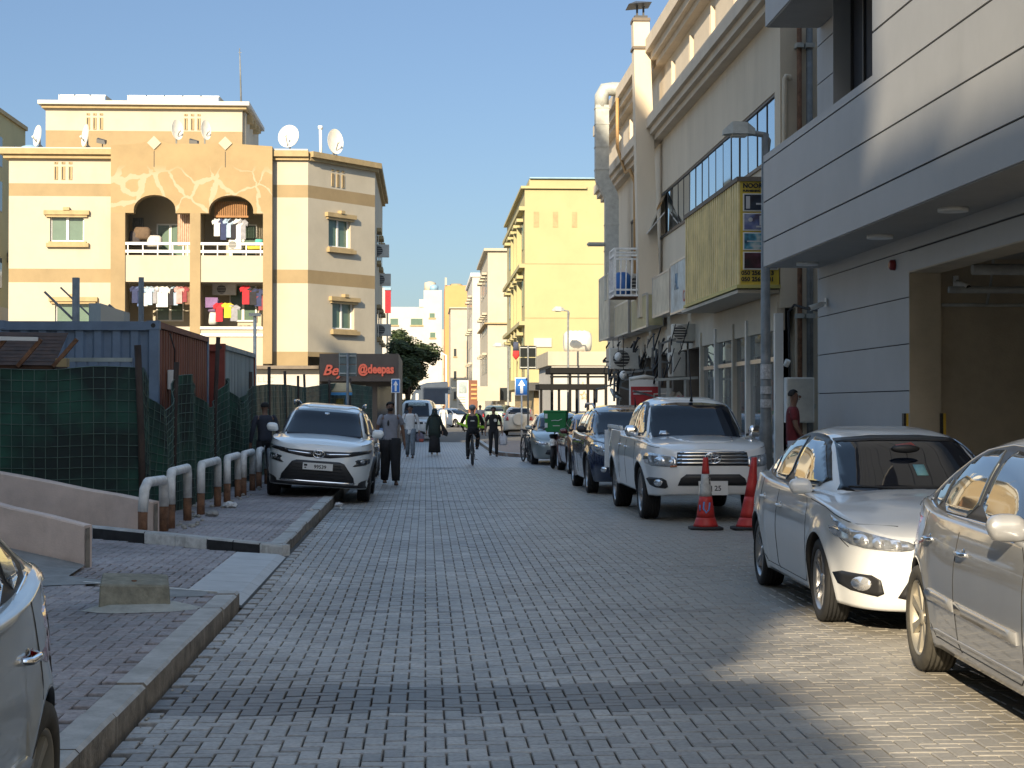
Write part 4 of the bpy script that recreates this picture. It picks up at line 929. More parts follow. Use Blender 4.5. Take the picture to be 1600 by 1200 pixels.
# tower on the roof
YT = 73.5
def tx(px): return PX(px, YT)
def tz(py): return PZ(py, YT)
ab('tower_wall', 'cream', tx(78), tx(380), YT, YT+6, tz(208), tz(174)); ab('tower_wall', 'gold', tx(78), tx(380), YT, YT+6, 11.7, tz(208))
ab('tower_cornice', 'trim_gold', tx(73), tx(387), YT-.2, YT+6.4, tz(174), tz(169)); ab('tower_cornice', 'white_plaster', tx(68), tx(392), YT-.35, YT+6.6, tz(169), tz(163))
slots(None, [tx(143), tx(153), tx(163), tx(293), tx(303), tx(313)], tz(206), tz(181), YT)
ab('tower_side', 'cream_side', tx(380), tx(384), YT+.3, YT+6, 11.8, tz(176))
for y in (74.3, 75.6, 77): ab('bracket', 'trim_gold', tx(384), tx(384)+.25, y, y+.3, tz(190), tz(178))
def rail(lab, p0, p1, n):
    t = thing('roof_screen', lab, 'screen', (tx(p0),YT+1,tz(163)))
    z0, z1 = tz(163), tz(146)
    for k in range(n):
        xa, xb = tx(p0)+(tx(p1)-tx(p0))*k/n, tx(p0)+(tx(p1)-tx(p0))*(k+1)/n
        MB().box(xa+.04, xb-.04, YT+1.0, YT+1.04, z0+.02, z1-.06).build('panel', M('white_plaster'), t)
        MB().box(xa-.03, xa+.03, YT+.98, YT+1.06, z0, z1).build('post', M('frame_white'), t)
    MB().box(tx(p0), tx(p1), YT+.98, YT+1.06, z1-.05, z1).build('top_rail', M('frame_white'), t)
    MB().add([(tx(p1),YT+1.02,z0),(tx(p1)+.45,YT+3,z0),(tx(p1)+.1,YT+3,z1),(tx(p1),YT+1.02,z1)], [(0,1,2,3)]).build('return_panel', M('cream_side'), t)
rail('short panelled screen on the left of the tower roof', 91, 163, 3); rail('long panelled screen on the right of the tower roof', 198, 340, 5)
t = thing('antenna', 'tall thin mast rising from the tower roof against the sky', 'antenna', (tx(366), YT+3, tz(163)))
MB().tube([(tx(367),YT+3,tz(163)),(tx(365),YT+3,tz(90)),(tx(364),YT+3,tz(55))], [.05,.035,.02], 6).build('mast', M('pole_grey'), t); MB().bar((tx(362),YT+3,tz(62)),(tx(367),YT+3,tz(62)),.02).build('tip', M('pole_grey'), t)
def dish(lab, px, py, wpx, Y, base, yaw=R(-25), pitch=R(25), hf=1.15, blue=False):
    t = thing('satellite_dish', lab, 'satellite dish', (PX(px,Y), Y, base), group='satellite dishes on the roof')
    x, z, r = PX(px, Y), PZ(py, Y), wpx*Y/F/2
    q = MB(); vs = [(0,0,0)]; fs = []; nr, na = 6, 20
    for i in range(1, nr+1):
        for j in range(na): a_ = 2*math.pi*j/na; rr_ = r*i/nr; vs.append((rr_*math.cos(a_), rr_*rr_/r*-.28, rr_*math.sin(a_)*hf))
    for j in range(na): fs.append((0, 1+j, 1+(j+1) % na))
    for i in range(nr-1):
        for j in range(na): fs.append((1+i*na+j, 1+(i+1)*na+j, 1+(i+1)*na+(j+1) % na, 1+i*na+(j+1) % na))
    vs2 = [(a_, b_+.03, c_) for a_, b_, c_ in vs]; n = len(vs)
    q.add(vs, fs, 0, True); q.add(vs2, [tuple(reversed(f)) for f in fs], 0, True)
    q.add([vs[1+(nr-1)*na+j] for j in range(na)]+[vs2[1+(nr-1)*na+j] for j in range(na)], [(j, (j+1)%na, na+(j+1)%na, na+j) for j in range(na)])
    Mx = Matrix.Translation((x, Y, z)) @ Matrix.Rotation(yaw, 4, 'Z') @ Matrix.Rotation(-pitch, 4, 'X')
    q.xf(Mx).build('reflector', M('dish_white'), t, recalc=False)
    f = Mx @ Vector((0, -r*.95, -.1)); bt = Mx @ Vector((0, -.25*r, -r*.98))
    MB().bar(tuple(bt), tuple(f), .03).build('feed_arm', M('pole_grey'), t); MB().ell(tuple(f), .05,.07,.06).build('receiver', M('dish_white'), t)
    bk = Mx @ Vector((0, .05, 0)); MB().bar(tuple(bk), (bk.x, bk.y+.15, base), .06).bar((bk.x-.3,bk.y+.1,base),(bk.x,bk.y+.15,base+.35),.04).bar((bk.x+.3,bk.y+.1,base),(bk.x,bk.y+.15,base+.35),.04).build('stand', M('pole_grey'), t)
dish('small tilted dish at the far left roof corner', 67, 217, 20, 71, 11.75, yaw=R(-45), pitch=R(8), hf=1.7)
dish('grey-white dish standing on the left wing roof before the tower', 140, 216, 19, 71, 11.75, yaw=R(-50), pitch=R(8), hf=1.9)
dish('left one of the two dishes in front of the tower wall', 279, 206, 20, 70.4, 11.5, yaw=R(35), pitch=R(8), hf=1.65)
dish('right one of the two dishes in front of the tower wall', 323, 206, 18, 70.6, 11.5, yaw=R(40), pitch=R(8), hf=1.8)
dish('largest round dish above the right wing cornice', 453, 216, 34, 72, 11.75, yaw=R(-15), pitch=R(14), hf=1.1)
dish('tall oval dish near the right end of the roof', 523, 223, 27, 72.5, 11.75, yaw=R(30), pitch=R(8), hf=1.5)
t = thing('vent_pipe', 'white standing pipe between the two right-hand dishes', 'pipe', (PX(502,72),72,11.75)); MB().tube([(PX(502,72),72,11.7),(PX(501,72),72,PZ(200,72))], .06, 8).tube([(PX(501,72),72,PZ(203,72)),(PX(501,72),72,PZ(198,72))], .1, 8).build('pipe', M('frame_white'), t)
t = thing('water_tank', 'pale blue round tank at the far left roof edge', 'tank', (PX(47,72),72,11.75)); MB().rings([(PX(50,72),72.5,11.7,.42,.42),(PX(50,72),72.5,12.0,.45,.45),(PX(50,72),72.5,12.2,.34,.34),(PX(50,72),72.5,12.27,.1,.1)], 16).build('tank_body', mat('tank_blue', (.22,.36,.48), .5), t)
for px, lab in ((165,'dark floodlight beside the grey-white dish'),(307,'dark floodlight between the tower dishes')):
    t = thing('floodlight', lab, 'light', (ax(px),YL,12)); x, z = ax(px), az(226); MB().add([(x-.2,YL-.2,z-.05),(x+.15,YL-.2,z-.12),(x+.15,YL+.1,z-.02),(x-.2,YL+.1,z+.05),(x-.2,YL-.2,z+.1),(x+.1,YL-.2,z+.05),(x+.15,YL+.1,z+.1),(x-.2,YL+.1,z+.2)], [(0,3,2,1),(4,5,6,7),(0,1,5,4),(1,2,6,5),(2,3,7,6),(3,0,4,7)]).build('lamp_head', M('frame_dark'), t); MB().bar((x,YL,z),(x,YL,11.75),.04).build('stem', M('frame_dark'), t)
# ---- bakery at the foot
K = thing('bakery', 'dark brown bakery front with red lettering at the foot of the cream building', 'shop', (-2.6, 69, 0))
kx0, kx1 = PX(500, 68.6), PX(623, 68.6); mat('bakery_brown', (.085,.070,.060), .7, var=.08); mat('neon_red', (.55,.10,.06), .4, var=0, emit=((.9,.2,.12), .09))
MB().box(kx0, kx1, 68.6, 80, PZ(596,68.6), PZ(553,68.6)).build('fascia', M('bakery_brown'), K)
MB().box(kx0, kx1, 69.2, 80, 0, PZ(596,68.6)-.01).build('wall', M('bakery_brown'), K)
MB().box(PX(543,69.1),PX(572,69.1),69.1,69.2,.6,PZ(602,69.1)).build('display_window', mat('shop_lit', (.42,.42,.32), .3, var=.4, scale=5), K)
MB().box(PX(500,69.1),PX(520,69.1),69.1,69.2,.3,PZ(600,69.1)).build('display_window', M('window_dark'), K)
MB().box(PX(590,69.1),PX(612,69.1),69.12,69.2,0,PZ(604,69.1)).build('door', M('window_dark'), K)
text('Bey', .56, M('neon_red'), K, (PX(505,68.6), 68.56, PZ(586,68.6)), FC, shear=.35, ext=.03, bold=.012)
text('@deepas', .47, M('neon_red'), K, (PX(560,68.6), 68.56, PZ(583,68.6)), FC, ext=.03, bold=.018, sx=.78)
# ---- neighbour building far left
Nn = thing('apartment_building', 'shaded yellow-brown building cut by the left edge of the picture', 'building', (-24, 90, 0))
MB().box(-30,-20,82,89,0,15.4).build('wall', M('yellow_wall'), Nn); MB().box(-30,-19.9,81.9,89.1,15.4,15.6).build('coping', M('trim_gold'), Nn)
for z in (3.5, 7.2, 10.8, 12.9):
    for y in (83.2, 86.6): MB().box(-20.0,-19.97,y,y+.9,z,z+1.4).build('window', M('window_dark'), Nn)
for z in (8.5, 5.2): MB().box(-19.97,-19.6,85.2,86,z,z+.5).build('air_conditioner_unit', M('pole_grey'), Nn)
MB().box(-19.97,-19.94,83,87.5,4.2,6.3).build('pale_patch', M('cream'), Nn)

# ================================================================ far buildings
def fwin(par, x0, x1, z0, z1, y, m='window_dark'):
    f = MB().box(x0,x1,y-.04,y-.01,z0,z1).build('window', M(m), par)
    o = MB().box(x0-.1,x1+.1,y-.12,y-.04,z0-.15,z0).build('sill', M('trim_gold'), par); o.parent = f
def swin(par, x, y0, y1, z0, z1, m='window_dark'):
    f = MB().box(x-.04,x-.01,y0,y1,z0,z1).build('window', M(m), par)
    o = MB().box(x-.45,x-.04,y0-.3,y1+.3,z1+.1,z1+.3).build('hood', M('yellow_wall' if m == 'window_green' else 'cream'), par); o.parent = f
Yb = thing('apartment_building', 'bright yellow four-storey building with three blind slots near its top', 'building', (10, 115, 0))
yy = 110.; X0 = PX(820, yy)
MB().box(X0, X0+14, yy, yy+24, 2.8, PZ(290, yy)).build('wall', M('yellow_wall'), Yb); MB().box(X0+.6, X0+14, yy+.4, yy+24, 0, 2.8).build('ground_floor', M('trim_gold'), Yb)
MB().box(PX(828,yy),X0+14,yy+.4,yy+23,PZ(290,yy),PZ(277,yy)).build('parapet', M('yellow_wall'), Yb)
MB().box(X0-.25,PX(917,yy),yy-.2,yy+24.2,PZ(294,yy),PZ(290,yy)).build('cornice', M('yellow_wall'), Yb); MB().box(PX(828,yy),X0+14,yy+.2,yy+23,PZ(277,yy),PZ(275,yy)).build('coping', M('tank_blue'), Yb)
for px in (838, 868, 898): MB().box(PX(px-4,yy),PX(px+4,yy),yy-.03,yy,PZ(354,yy),PZ(330,yy)).build('blind_slot', M('trim_gold'), Yb)
for py, th in ((412,.04),(497,.05),(575,.04)): MB().box(X0,X0+14,yy-.02,yy,PZ(py,yy),PZ(py,yy)+th).build('joint_line', M('trim_gold'), Yb)
MB().box(PX(834,yy),PX(862,yy),yy-.08,yy,PZ(542,yy),PZ(528,yy)).build('wall_sign', M('white_plaster'), Yb)
for z in (4.4, 8.0, 11.6):
    for y in (111.5, 115.5, 119.5, 123.5, 128): swin(Yb, X0, y, y+1.6, z, z+1.6, 'window_green')
    MB().box(X0-.35,X0,yy,yy+24,z+2.3,z+2.55).build('ledge', M('yellow_wall'), Yb)
for y in (113.8, 117.8, 121.8): MB().box(X0-.3,X0,y,y+.4,3.4,13.2).build('pilaster', M('yellow_wall'), Yb)
MB().box(X0-.6,X0+3.5,yy-.6,yy,2.6,3.1).build('awning', M('frame_dark'), Yb)
t = thing('flag', 'small red and dark banner sign on the yellow building corner', 'banner', (X0-.5, 111, 4)); MB().rings([(X0-.5,111,PZ(562,111),.03,.02),(X0-.5,111,PZ(556,111),.22,.05),(X0-.5,111,PZ(548,111),.2,.05)], 10).build('lower_cloth', fab((.45,.03,.03)), t); MB().rings([(X0-.5,111,PZ(548,111),.2,.05),(X0-.5,111,PZ(534,111),.16,.05)], 10).build('upper_cloth', fab((.05,.06,.1)), t)
Cb = thing('apartment_building', 'cream building with a flat band beyond the yellow one', 'building', (10, 160, 0)); yc = 156.; xc = PX(762, yc)
MB().box(xc, xc+9, yc, yc+22, 3.0, PZ(390,yc)).build('wall', M('cream'), Cb); MB().box(xc+.5,xc+9,yc+.3,yc+22,0,3.0).build('ground_floor', M('cream_side'), Cb)
MB().box(xc-.3,xc+9,yc-.25,yc+22,PZ(506,yc),PZ(504,yc)).build('ledge', M('trim_gold'), Cb); MB().box(xc-.35,xc+9,yc-.3,yc+22.2,PZ(392,yc),PZ(388,yc)).build('cornice', M('cream'), Cb)
for z in (4.6, 8.2, 11.8):
    for y in (158,162,166,171): swin(Cb, xc, y, y+1.6, z, z+1.5)
MB().box(PX(745,yc),PX(780,yc),yc-1.2,yc,PZ(630,yc)+.2,PZ(618,yc)+.8).build('bay', M('cream'), Cb)
MB().box(PX(782,yc),PX(797,yc),yc-.06,yc,PZ(625,yc),PZ(606,yc)).build('shop_opening', M('window_dark'), Cb); MB().box(PX(774,yc),PX(777,yc),yc-.3,yc-.1,0,3).build('white_column', M('frame_white'), Cb)
Wb = thing('apartment_building', 'white building with a sloping parapet farther along the right side', 'building', (9, 190, 0)); yw = 188.; xw = PX(738, yw)
MB().box(xw, xw+6, yw, yw+24, 2.5, PZ(430,yw)).build('wall', M('white_plaster'), Wb); MB().box(xw-.2,xw+6,yw-.2,yw+24,PZ(432,yw),PZ(428,yw)+.1).build('coping', M('frame_white'), Wb)
for z in (4.4, 8, 11.6):
    for y in (189.5,195,201): swin(Wb, xw, y, y+1.8, z, z+1.6)
MB().box(xw+.6,xw+6,yw+.4,yw+24,0,2.5).build('ground_floor', M('cream_side'), Wb)
Eb = thing('apartment_building', 'cream building closing the far end of the street', 'building', (5, 232, 0)); ye = 230.
MB().box(PX(704,ye),PX(742,ye),ye,ye+15,0,PZ(482,ye)).build('wall', M('cream_side'), Eb); MB().box(PX(702,ye),PX(742,ye),ye-.3,ye+15,PZ(482,ye),PZ(480,ye)).build('cornice', M('cream'), Eb)
for px in (726,735): MB().box(PX(px,ye),PX(px+3,ye),ye-.3,ye,2,PZ(532,ye)).build('drain_recess', M('bay_wall'), Eb)
for py in (545, 580, 612): fwin(Eb, PX(709,ye), PX(713,ye), PZ(py+12,ye), PZ(py,ye), ye)
Ob = thing('apartment_building', 'orange rooftop block behind the cream end building', 'building', (5, 246, 0)); yo = 246.
MB().box(PX(695,yo),PX(739,yo),yo,yo+15,0,PZ(446,yo)).build('wall', M('orange_wall'), Ob); MB().box(PX(695,yo),PX(698,yo),yo-.2,yo+.5,PZ(446,yo),PZ(434,yo)).build('post', M('cream'), Ob); MB().rings([(PX(713,yo),yo+2,PZ(446,yo),1.1,1),(PX(713,yo),yo+2,PZ(442,yo),.7,.6)], 12).build('dome', M('trim_gold'), Ob)
Fb = thing('apartment_building', 'narrow cream block seen down the gap at the street end', 'building', (3, 300, 0)); yf = 300.
MB().box(PX(689,yf),PX(703,yf),yf,yf+10,0,PZ(515,yf)).build('wall', M('cream'), Fb)
for py in (540, 575): fwin(Fb, PX(693,yf), PX(697,yf), PZ(py+9,yf), PZ(py,yf), yf)
T2 = thing('apartment_building', 'white apartment block with a taller stair tower behind the tree', 'building', (-2, 205, 0)); y2 = 200.
MB().box(PX(585,y2),PX(662,y2),y2,y2+14,0,PZ(480,y2)).build('wall', M('white_plaster'), T2); MB().box(PX(662,y2),PX(690,y2),y2-.6,y2+12,0,PZ(454,y2)).build('stair_tower', M('white_plaster'), T2)
MB().box(PX(655,y2),PX(662,y2),y2-.1,y2+2,PZ(480,y2),PZ(468,y2)).build('parapet_step', M('white_plaster'), T2)
for x0, x1, p0, p1, yq in ((642,660,508,498,y2),(671,679,497,490,y2-.6),(672,680,528,520,y2-.6),(610,622,508,498,y2)): fwin(T2, PX(x0,y2), PX(x1,y2), PZ(p0,y2), PZ(p1,y2), yq, 'window_green')
MB().rings([(PX(672,y2),y2+2,PZ(454,y2),.7,.7),(PX(672,y2),y2+2,PZ(440,y2),.65,.65),(PX(672,y2),y2+2,PZ(438,y2),.2,.2)], 14).build('roof_tank', M('cream'), T2)
MB().rings([(PX(678,y2),y2,PZ(454,y2),.5,.5),(PX(678,y2),y2,PZ(447,y2),.5,.5),(PX(678,y2),y2,PZ(445,y2),.2,.2)], 12).build('roof_tank', M('tank_blue'), T2)
t = thing('building', 'sliver of white building with a red curtain right of the cream block', 'building', (-3.5,120,0))
MB().box(PX(596,120)-2,PX(604,120),120,126,0,PZ(450,120)).build('wall', M('white_plaster'), t); MB().box(PX(602,120),PX(611,120),119.5,119.7,PZ(490,120),PZ(455,120)).build('red_banner', fab((.32,.02,.03)), t); MB().box(PX(601,120),PX(611,120),119.6,121,PZ(454,120),PZ(450,120)).build('balcony_rail', M('tank_blue'), t)
# low white building with steel canopy on the right
Lb = thing('building', 'low white-walled building behind the dark steel canopy', 'building', (10, 92, 0)); yl = 90.
MB().box(PX(862,yl), 17, yl, yl+10, 0, PZ(574,yl)+.1).build('wall', M('white_plaster'), Lb)
MB().box(PX(856,yl), 17, yl-.1, yl+10, PZ(574,yl)+.1, PZ(549,yl)).build('parapet', M('cream'), Lb)
mat('star_gold', (.40,.32,.15), .6, var=0)
for k, (sx_, sy_) in enumerate(((913,618),(914,601))):
    cx, cz = PX(sx_,yl), PZ(sy_,yl); r = .22 if k == 0 else .14; q = MB()
    if k == 0:
        P = [(cx+(r if j % 2 == 0 else r*.42)*math.sin(math.pi*j/5), cz+(r if j % 2 == 0 else r*.42)*math.cos(math.pi*j/5)) for j in range(10)]
        for j in range(10): q.bar((P[j][0],yl-.02,P[j][1]),(P[(j+1)%10][0],yl-.02,P[(j+1)%10][1]),.03)
    else: q.tube([(cx-.1,yl-.02,cz+.15),(cx-.1,yl-.02,cz-.05),(cx-.15,yl-.02,cz-.12)],.02,5); q.tube([(cx+.12,yl-.02,cz+.15),(cx+.12,yl-.02,cz-.05)],.02,5)
    q.build('wall_mark', M('star_gold'), Lb)
t = thing('water_tank', 'large white ribbed water tank lying on the low white building', 'tank', (PX(902,92),92,PZ(549,92)))
MB().xf(Matrix()).tube([(PX(881,92)+.05*k_*0+(PX(924,92)-PX(881,92))*k_/12,92,PZ(534,92)) for k_ in range(13)], [.42,.55]+[.58,.62,.58,.62,.58,.62,.58,.62,.58]+[.55,.42], 18).build('tank_body', M('dish_white'), t)
MB().box(PX(886,92),PX(889,92),91.6,92.4,PZ(552,92),PZ(540,92)).box(PX(914,92),PX(917,92),91.6,92.4,PZ(552,92),PZ(540,92)).build('cradle', M('concrete'), t)
t = thing('canopy', 'dark steel canopy with posts in front of the low white wall', 'canopy', (PX(900,80),80,0))
for (px0, px1, Y, zt) in ((860,948,78,PZ(574,78)),(843,930,84,PZ(600,84))):
    MB().box(PX(px0,Y),PX(px1,Y)+.5,Y,Y+3.2,zt-.26,zt).build('roof', M('canopy_dark'), t)
    for k in range(4): x = PX(px0+3,Y)+(PX(px1,Y)-PX(px0+3,Y))*k/3; MB().box(x-.06,x+.06,Y+.1,Y+.22,0,zt-.14).build('post', M('canopy_dark'), t)
MB().box(PX(860,78),PX(948,78),78.05,78.15,PZ(590,78),PZ(587,78)).build('beam', M('canopy_dark'), t)

# ---- buildings behind and left of the camera (they shade the street and show in reflections)
def occ(lab, x0, x1, y0, y1, h, m, rows):
    t = thing('apartment_building', lab, 'building', ((x0+x1)/2,(y0+y1)/2,0))
    MB().box(x0,x1,y0,y1,0,h).build('wall', M(m), t); MB().box(x0-.3,x1+.3,y0-.3,y1+.3,h,h+.25).build('cornice', M('trim_gold'), t)
    for z in rows:
        y = y0+1.5
        while y < y1-1.5: MB().box(x1,x1+.05,y,y+1.2,z,z+1.4).build('window', M('window_green'), t); MB().box(x1,x1+.2,y-.2,y+1.4,z+1.45,z+1.6).build('hood', M('trim_gold'), t); y += 3.4
        MB().box(x1,x1+.06,y0,y1,z-1.4,z-.9).build('band', M('gold'), t)
    return t
b1_ = occ('tall cream building on the left beside the camera, outside the picture', -21.2, -8, -17.8, 20, 27.9, 'cream', (4.5,8,11.5,15,18.5,22,25))
MB().box(-12,-8,-21.1,-18.15,18,23.2).build('shade_block', M('cream'), b1_); MB().box(-12,-8,-26,-21.11,18.8,22.95).build('shade_block', M('cream'), b1_)  # unseen blocks added to shade the grey facade and the garage bay
occ('lower ochre building behind the camera on the left, outside the picture', -22, -8, -62, -18.2, 13.2, 'gold', (3.5,7))
# ================================================================ VEHICLES
def paint(name, col, rough=.28, metal=.0, var=.03):
    m = mat(name, col, rough, metal, var=var, scale=1.5, coat=1.0)
    return m
class Car:
    """local frame: front towards -Y, origin on the ground midway between the axles"""
    def __init__(s, S): s.S = S; s.q = S.get('lod', 1)
    def W(s, y):
        S = s.S; L = S['Lf'] if y < 0 else S['Lr']; n = S.get('nf', 6) if y < 0 else S.get('nr', 6)
        return S['W']/2*max(0, 1-abs(y/L)**n)**(1/n)
    def shell(s, t, paintm):
        S = s.S; Lf, Lr, W = S['Lf'], S['Lr'], S['W']/2; step = .035/ s.q if s.q >= 1 else .07
        pts = []
        def endpts(L, n, sg):
            x96 = W*(1-.955**n)**(1/n); k = 9 if s.q >= 1 else 5; out = []
            for i in range(k): x = x96*(i/k); out.append((x, sg*L*(1-(x/W)**n)**(1/n)))
            return out
        pts += [(x, y, -1) for x, y in endpts(Lf, S.get('nf',6), -1)]
        ny = int((Lf+Lr)*.955/step)
        for i in range(ny+1):
            y = -.955*Lf + (.955*(Lf+Lr))*i/ny; pts.append((s.W(y), y, 0))
        pts += [(x, y, 1) for x, y in endpts(Lr, S.get('nr',6), 1)][::-1]
        K = [0,.04,.12,.22,.34,.46,.58,.68,.78,.86,.92,.97,1] if s.q >= 1 else [0,.1,.3,.5,.7,.85,1]
        Ra = S['ra']; zw = S['rw']
        def zb(y, e):
            z = crom(S['zb'], y)
            for yw in (-S['wb']/2, S['wb']/2):
                d = abs(y-yw)
                if d < Ra: z = max(z, zw + math.sqrt(Ra*Ra-d*d)*1.0)
            return z
        def g(y):
            if y < 0: t_ = (-y - (Lf-.75))/.75
            else: t_ = (y-(Lr-.75))/.75
            return max(0, min(1, t_))**1.5
        half = []
        for (x0, y0, e) in pts:
            col = []; b = zb(y0, e); top = crom(S['zs'], y0)
            fl = 0
            for t_ in K:
                z = b + (top-b)*t_
                fx = crom(S['fx'], z)
                for yw in (-S['wb']/2, S['wb']/2):
                    d = math.hypot(y0-yw, z-zw); fl_ = S.get('flare', .022)*math.exp(-((d-Ra)/.07)**2) if d > Ra-.02 else S.get('flare', .022)
                    if abs(y0-yw) < Ra+.2: fx += fl_/W*(1 if e == 0 else 0)
                sc_ = 1 if e == 0 else fx
                xx = x0*fx
                yy = y0 + crom(S['df'], z)*g(y0) if y0 < 0 else y0 + crom(S['dr'], z)*g(y0)
                col.append((xx, yy, z))
            # cap
            cr = crom(S['crown'], y0)
            for q in (.03,.09,.2,.4,.65,.85,1):
                x = col[len(K)-1][0]*(1-q); col.append((x, col[len(K)-1][1], top + cr*(1-(1-q)**2.4)))
            # bottom lip inwards
            bx, by, bz = col[0]
            col = [(bx*.70 if e == 0 else bx*.9, by*(1 if e == 0 else .94), bz+.0 if b > crom(S['zb'], y0)+.01 else bz+.02), (bx-.035 if e == 0 else bx, by if e == 0 else by*.985, bz+.004)] + col
            half.append(col)
        n = len(half); m = len(half[0]); V = []; 
        for col in half: V += col
        for col in half: V += [(-x, y, z) for x, y, z in col]
        Fs = []; mi = []
        for i in range(n-1):
            for j in range(m-1):
                a, b, c, d = i*m+j, (i+1)*m+j, (i+1)*m+j+1, i*m+j+1
                Fs.append((a,b,c,d)); Fs.append((a+n*m,d+n*m,c+n*m,b+n*m)); mi += [1 if j < 2 else 0]*2
        mb = MB(); mb.add(V, Fs, 0, True); mb.m = mi
        o = mb.build('body', [paintm, M('plastic_black')], t, local=True, recalc=False, merge=.0005)
        bm = bmesh.new(); bm.from_mesh(o.data); bmesh.ops.recalc_face_normals(bm, faces=bm.faces)
        bm.verts.ensure_lookup_table()
        # keep normals outward
        f = max(bm.faces, key=lambda f: f.calc_center_median().x)
        if f.normal.x < 0: bmesh.ops.reverse_faces(bm, faces=bm.faces)
        bm.to_mesh(o.data); s.bvh = BVHTree.FromBMesh(bm); bm.free(); return o
    def cabin(s, t, m):
        S = s.S; zt = S['roof']; y0, y1 = zt[0][0], zt[-1][0]; ny = int((y1-y0)/(.04 if s.q >= 1 else .08)); na = 44 if s.q >= 1 else 24; V = []; p = S.get('cp', 3.6)
        for i in range(ny+1):
            y = y0+(y1-y0)*i/ny; top = crom(zt, y); base = crom(S['cb'], y); h = max(.004, top-base); wd = crom(S['cw'], y); hm = S['H']-base
            for k in range(na+1):
                a = math.pi*k/na; c, d = math.cos(a), math.sin(a)
                x = wd*math.copysign(abs(c)**(2/p), c); z = h*abs(d)**(2/p)
                x *= 1-S.get('tum', .2)*(z/hm)
                V.append((x, y, base+z))
        Fs = [(i*(na+1)+k, i*(na+1)+k+1, (i+1)*(na+1)+k+1, (i+1)*(na+1)+k) for i in range(ny) for k in range(na)]
        Fs += [tuple(range(na+1)), tuple((ny)*(na+1)+k for k in range(na+1))]
        mb = MB(); mb.add(V, Fs, 0, True); mb.sm[-1] = mb.sm[-2] = False
        o = mb.build('cabin', m, t, local=True)
        bm = bmesh.new(); bm.from_mesh(o.data); s.cvh = BVHTree.FromBMesh(bm); bm.free(); return o
    def cast(s, ax, u, v, which, side=1):
        if ax == 'F': o, d = Vector((u,-8,v)), Vector((0,1,0))
        elif ax == 'R': o, d = Vector((u,8,v)), Vector((0,-1,0))
        elif ax == 'S': o, d = Vector((8*side,u,v)), Vector((-side,0,0))
        else: o, d = Vector((u,v,8)), Vector((0,0,-1))
        bv = s.bvh if which == 'b' else s.cvh
        h, n, i, dist = bv.ray_cast(o, d)
        if h is None:
            q = o + d*8 if ax != 'T' else o+d*7
            h, n, i, dist = bv.find_nearest(q); n = -d
        if n.dot(d) > 0: n = -n
        return h, n
    def decal(s, t, name, poly, ax, m, which='b', off=.004, grid=.07, side=1, round_=0, parent=None, skirt=True):
        if round_: poly = chaikin(poly, round_)
        bm = bmesh.new(); vs = [bm.verts.new((u, v, 0)) for u, v in poly]; bm.faces.new(vs)
        us = [p[0] for p in poly]; vv = [p[1] for p in poly]
        if s.q < 1: grid *= 1.8
        for lo, hi, no in ((min(us), max(us), (1,0,0)), (min(vv), max(vv), (0,1,0))):
            k = int((hi-lo)/grid)+1
            for i in range(1, k):
                c = lo+(hi-lo)*i/k; bmesh.ops.bisect_plane(bm, geom=bm.verts[:]+bm.edges[:]+bm.faces[:], plane_co=(c,0,0) if no[0] else (0,c,0), plane_no=no)
        nm = {}
        for v in bm.verts:
            h, n = s.cast(ax, v.co.x, v.co.y, which, side); nm[v] = n.copy(); v.co = h + n*off
        for f in bm.faces: f.smooth = True
        if skirt:
            be = [e for e in bm.edges if len(e.link_faces) == 1]; mp = {}
            for e in be:
                for v in e.verts:
                    if v not in mp: mp[v] = bm.verts.new(v.co - nm[v]*(off*1.0+.006))
            for e in be:
                a, b = e.verts; bm.faces.new((a, b, mp[b], mp[a]))
        bmesh.ops.recalc_face_normals(bm, faces=bm.faces)
        me = bpy.data.meshes.new(name); bm.to_mesh(me); bm.free(); me.materials.append(m)
        o = newobj(name, me, t); loc_child(o, t)
        # orient outward
        c = sum((p.normal * p.area for p in me.polygons if p.use_smooth), Vector()); ref = {'F':Vector((0,-1,0)),'R':Vector((0,1,0)),'S':Vector((side,0,0)),'T':Vector((0,0,1))}[ax]
        if c.dot(ref) < 0: me.flip_normals()
        if parent: o.parent = parent
        return o
    def both(s, t, name, poly, ax, m, **k):
        P = s.decal(t, name, poly, ax, m, **dict(k, side=1) if ax == 'S' else k)
        if ax == 'S': Q = s.decal(t, name, poly, ax, m, **dict(k, side=-1))
        else: Q = s.decal(t, name, [(-u, v) for u, v in poly][::-1], ax, m, **k)
        return P, Q
    def seam(s, t, pts, ax, m=None, r=.0045, which='b', name='door_gap', off=0, sides=(1,-1)):
        m = m or M('ink')
        for sd in sides:
            P = []
            for (a, b), (c, d) in zip(pts[:-1], pts[1:]):
                k = max(2, int(math.hypot(c-a, d-b)/.06))
                for i in range(k): P.append((a+(c-a)*i/k, b+(d-b)*i/k))
            P.append(pts[-1]); Q = []
            for u, v in P:
                if ax != 'S' : u = u*sd
                h, n = s.cast(ax, u, v, which, sd); Q.append(h+n*(off-.001))
            o = MB().tube(Q, r, 5).build(name, m, t, local=True)
        return o
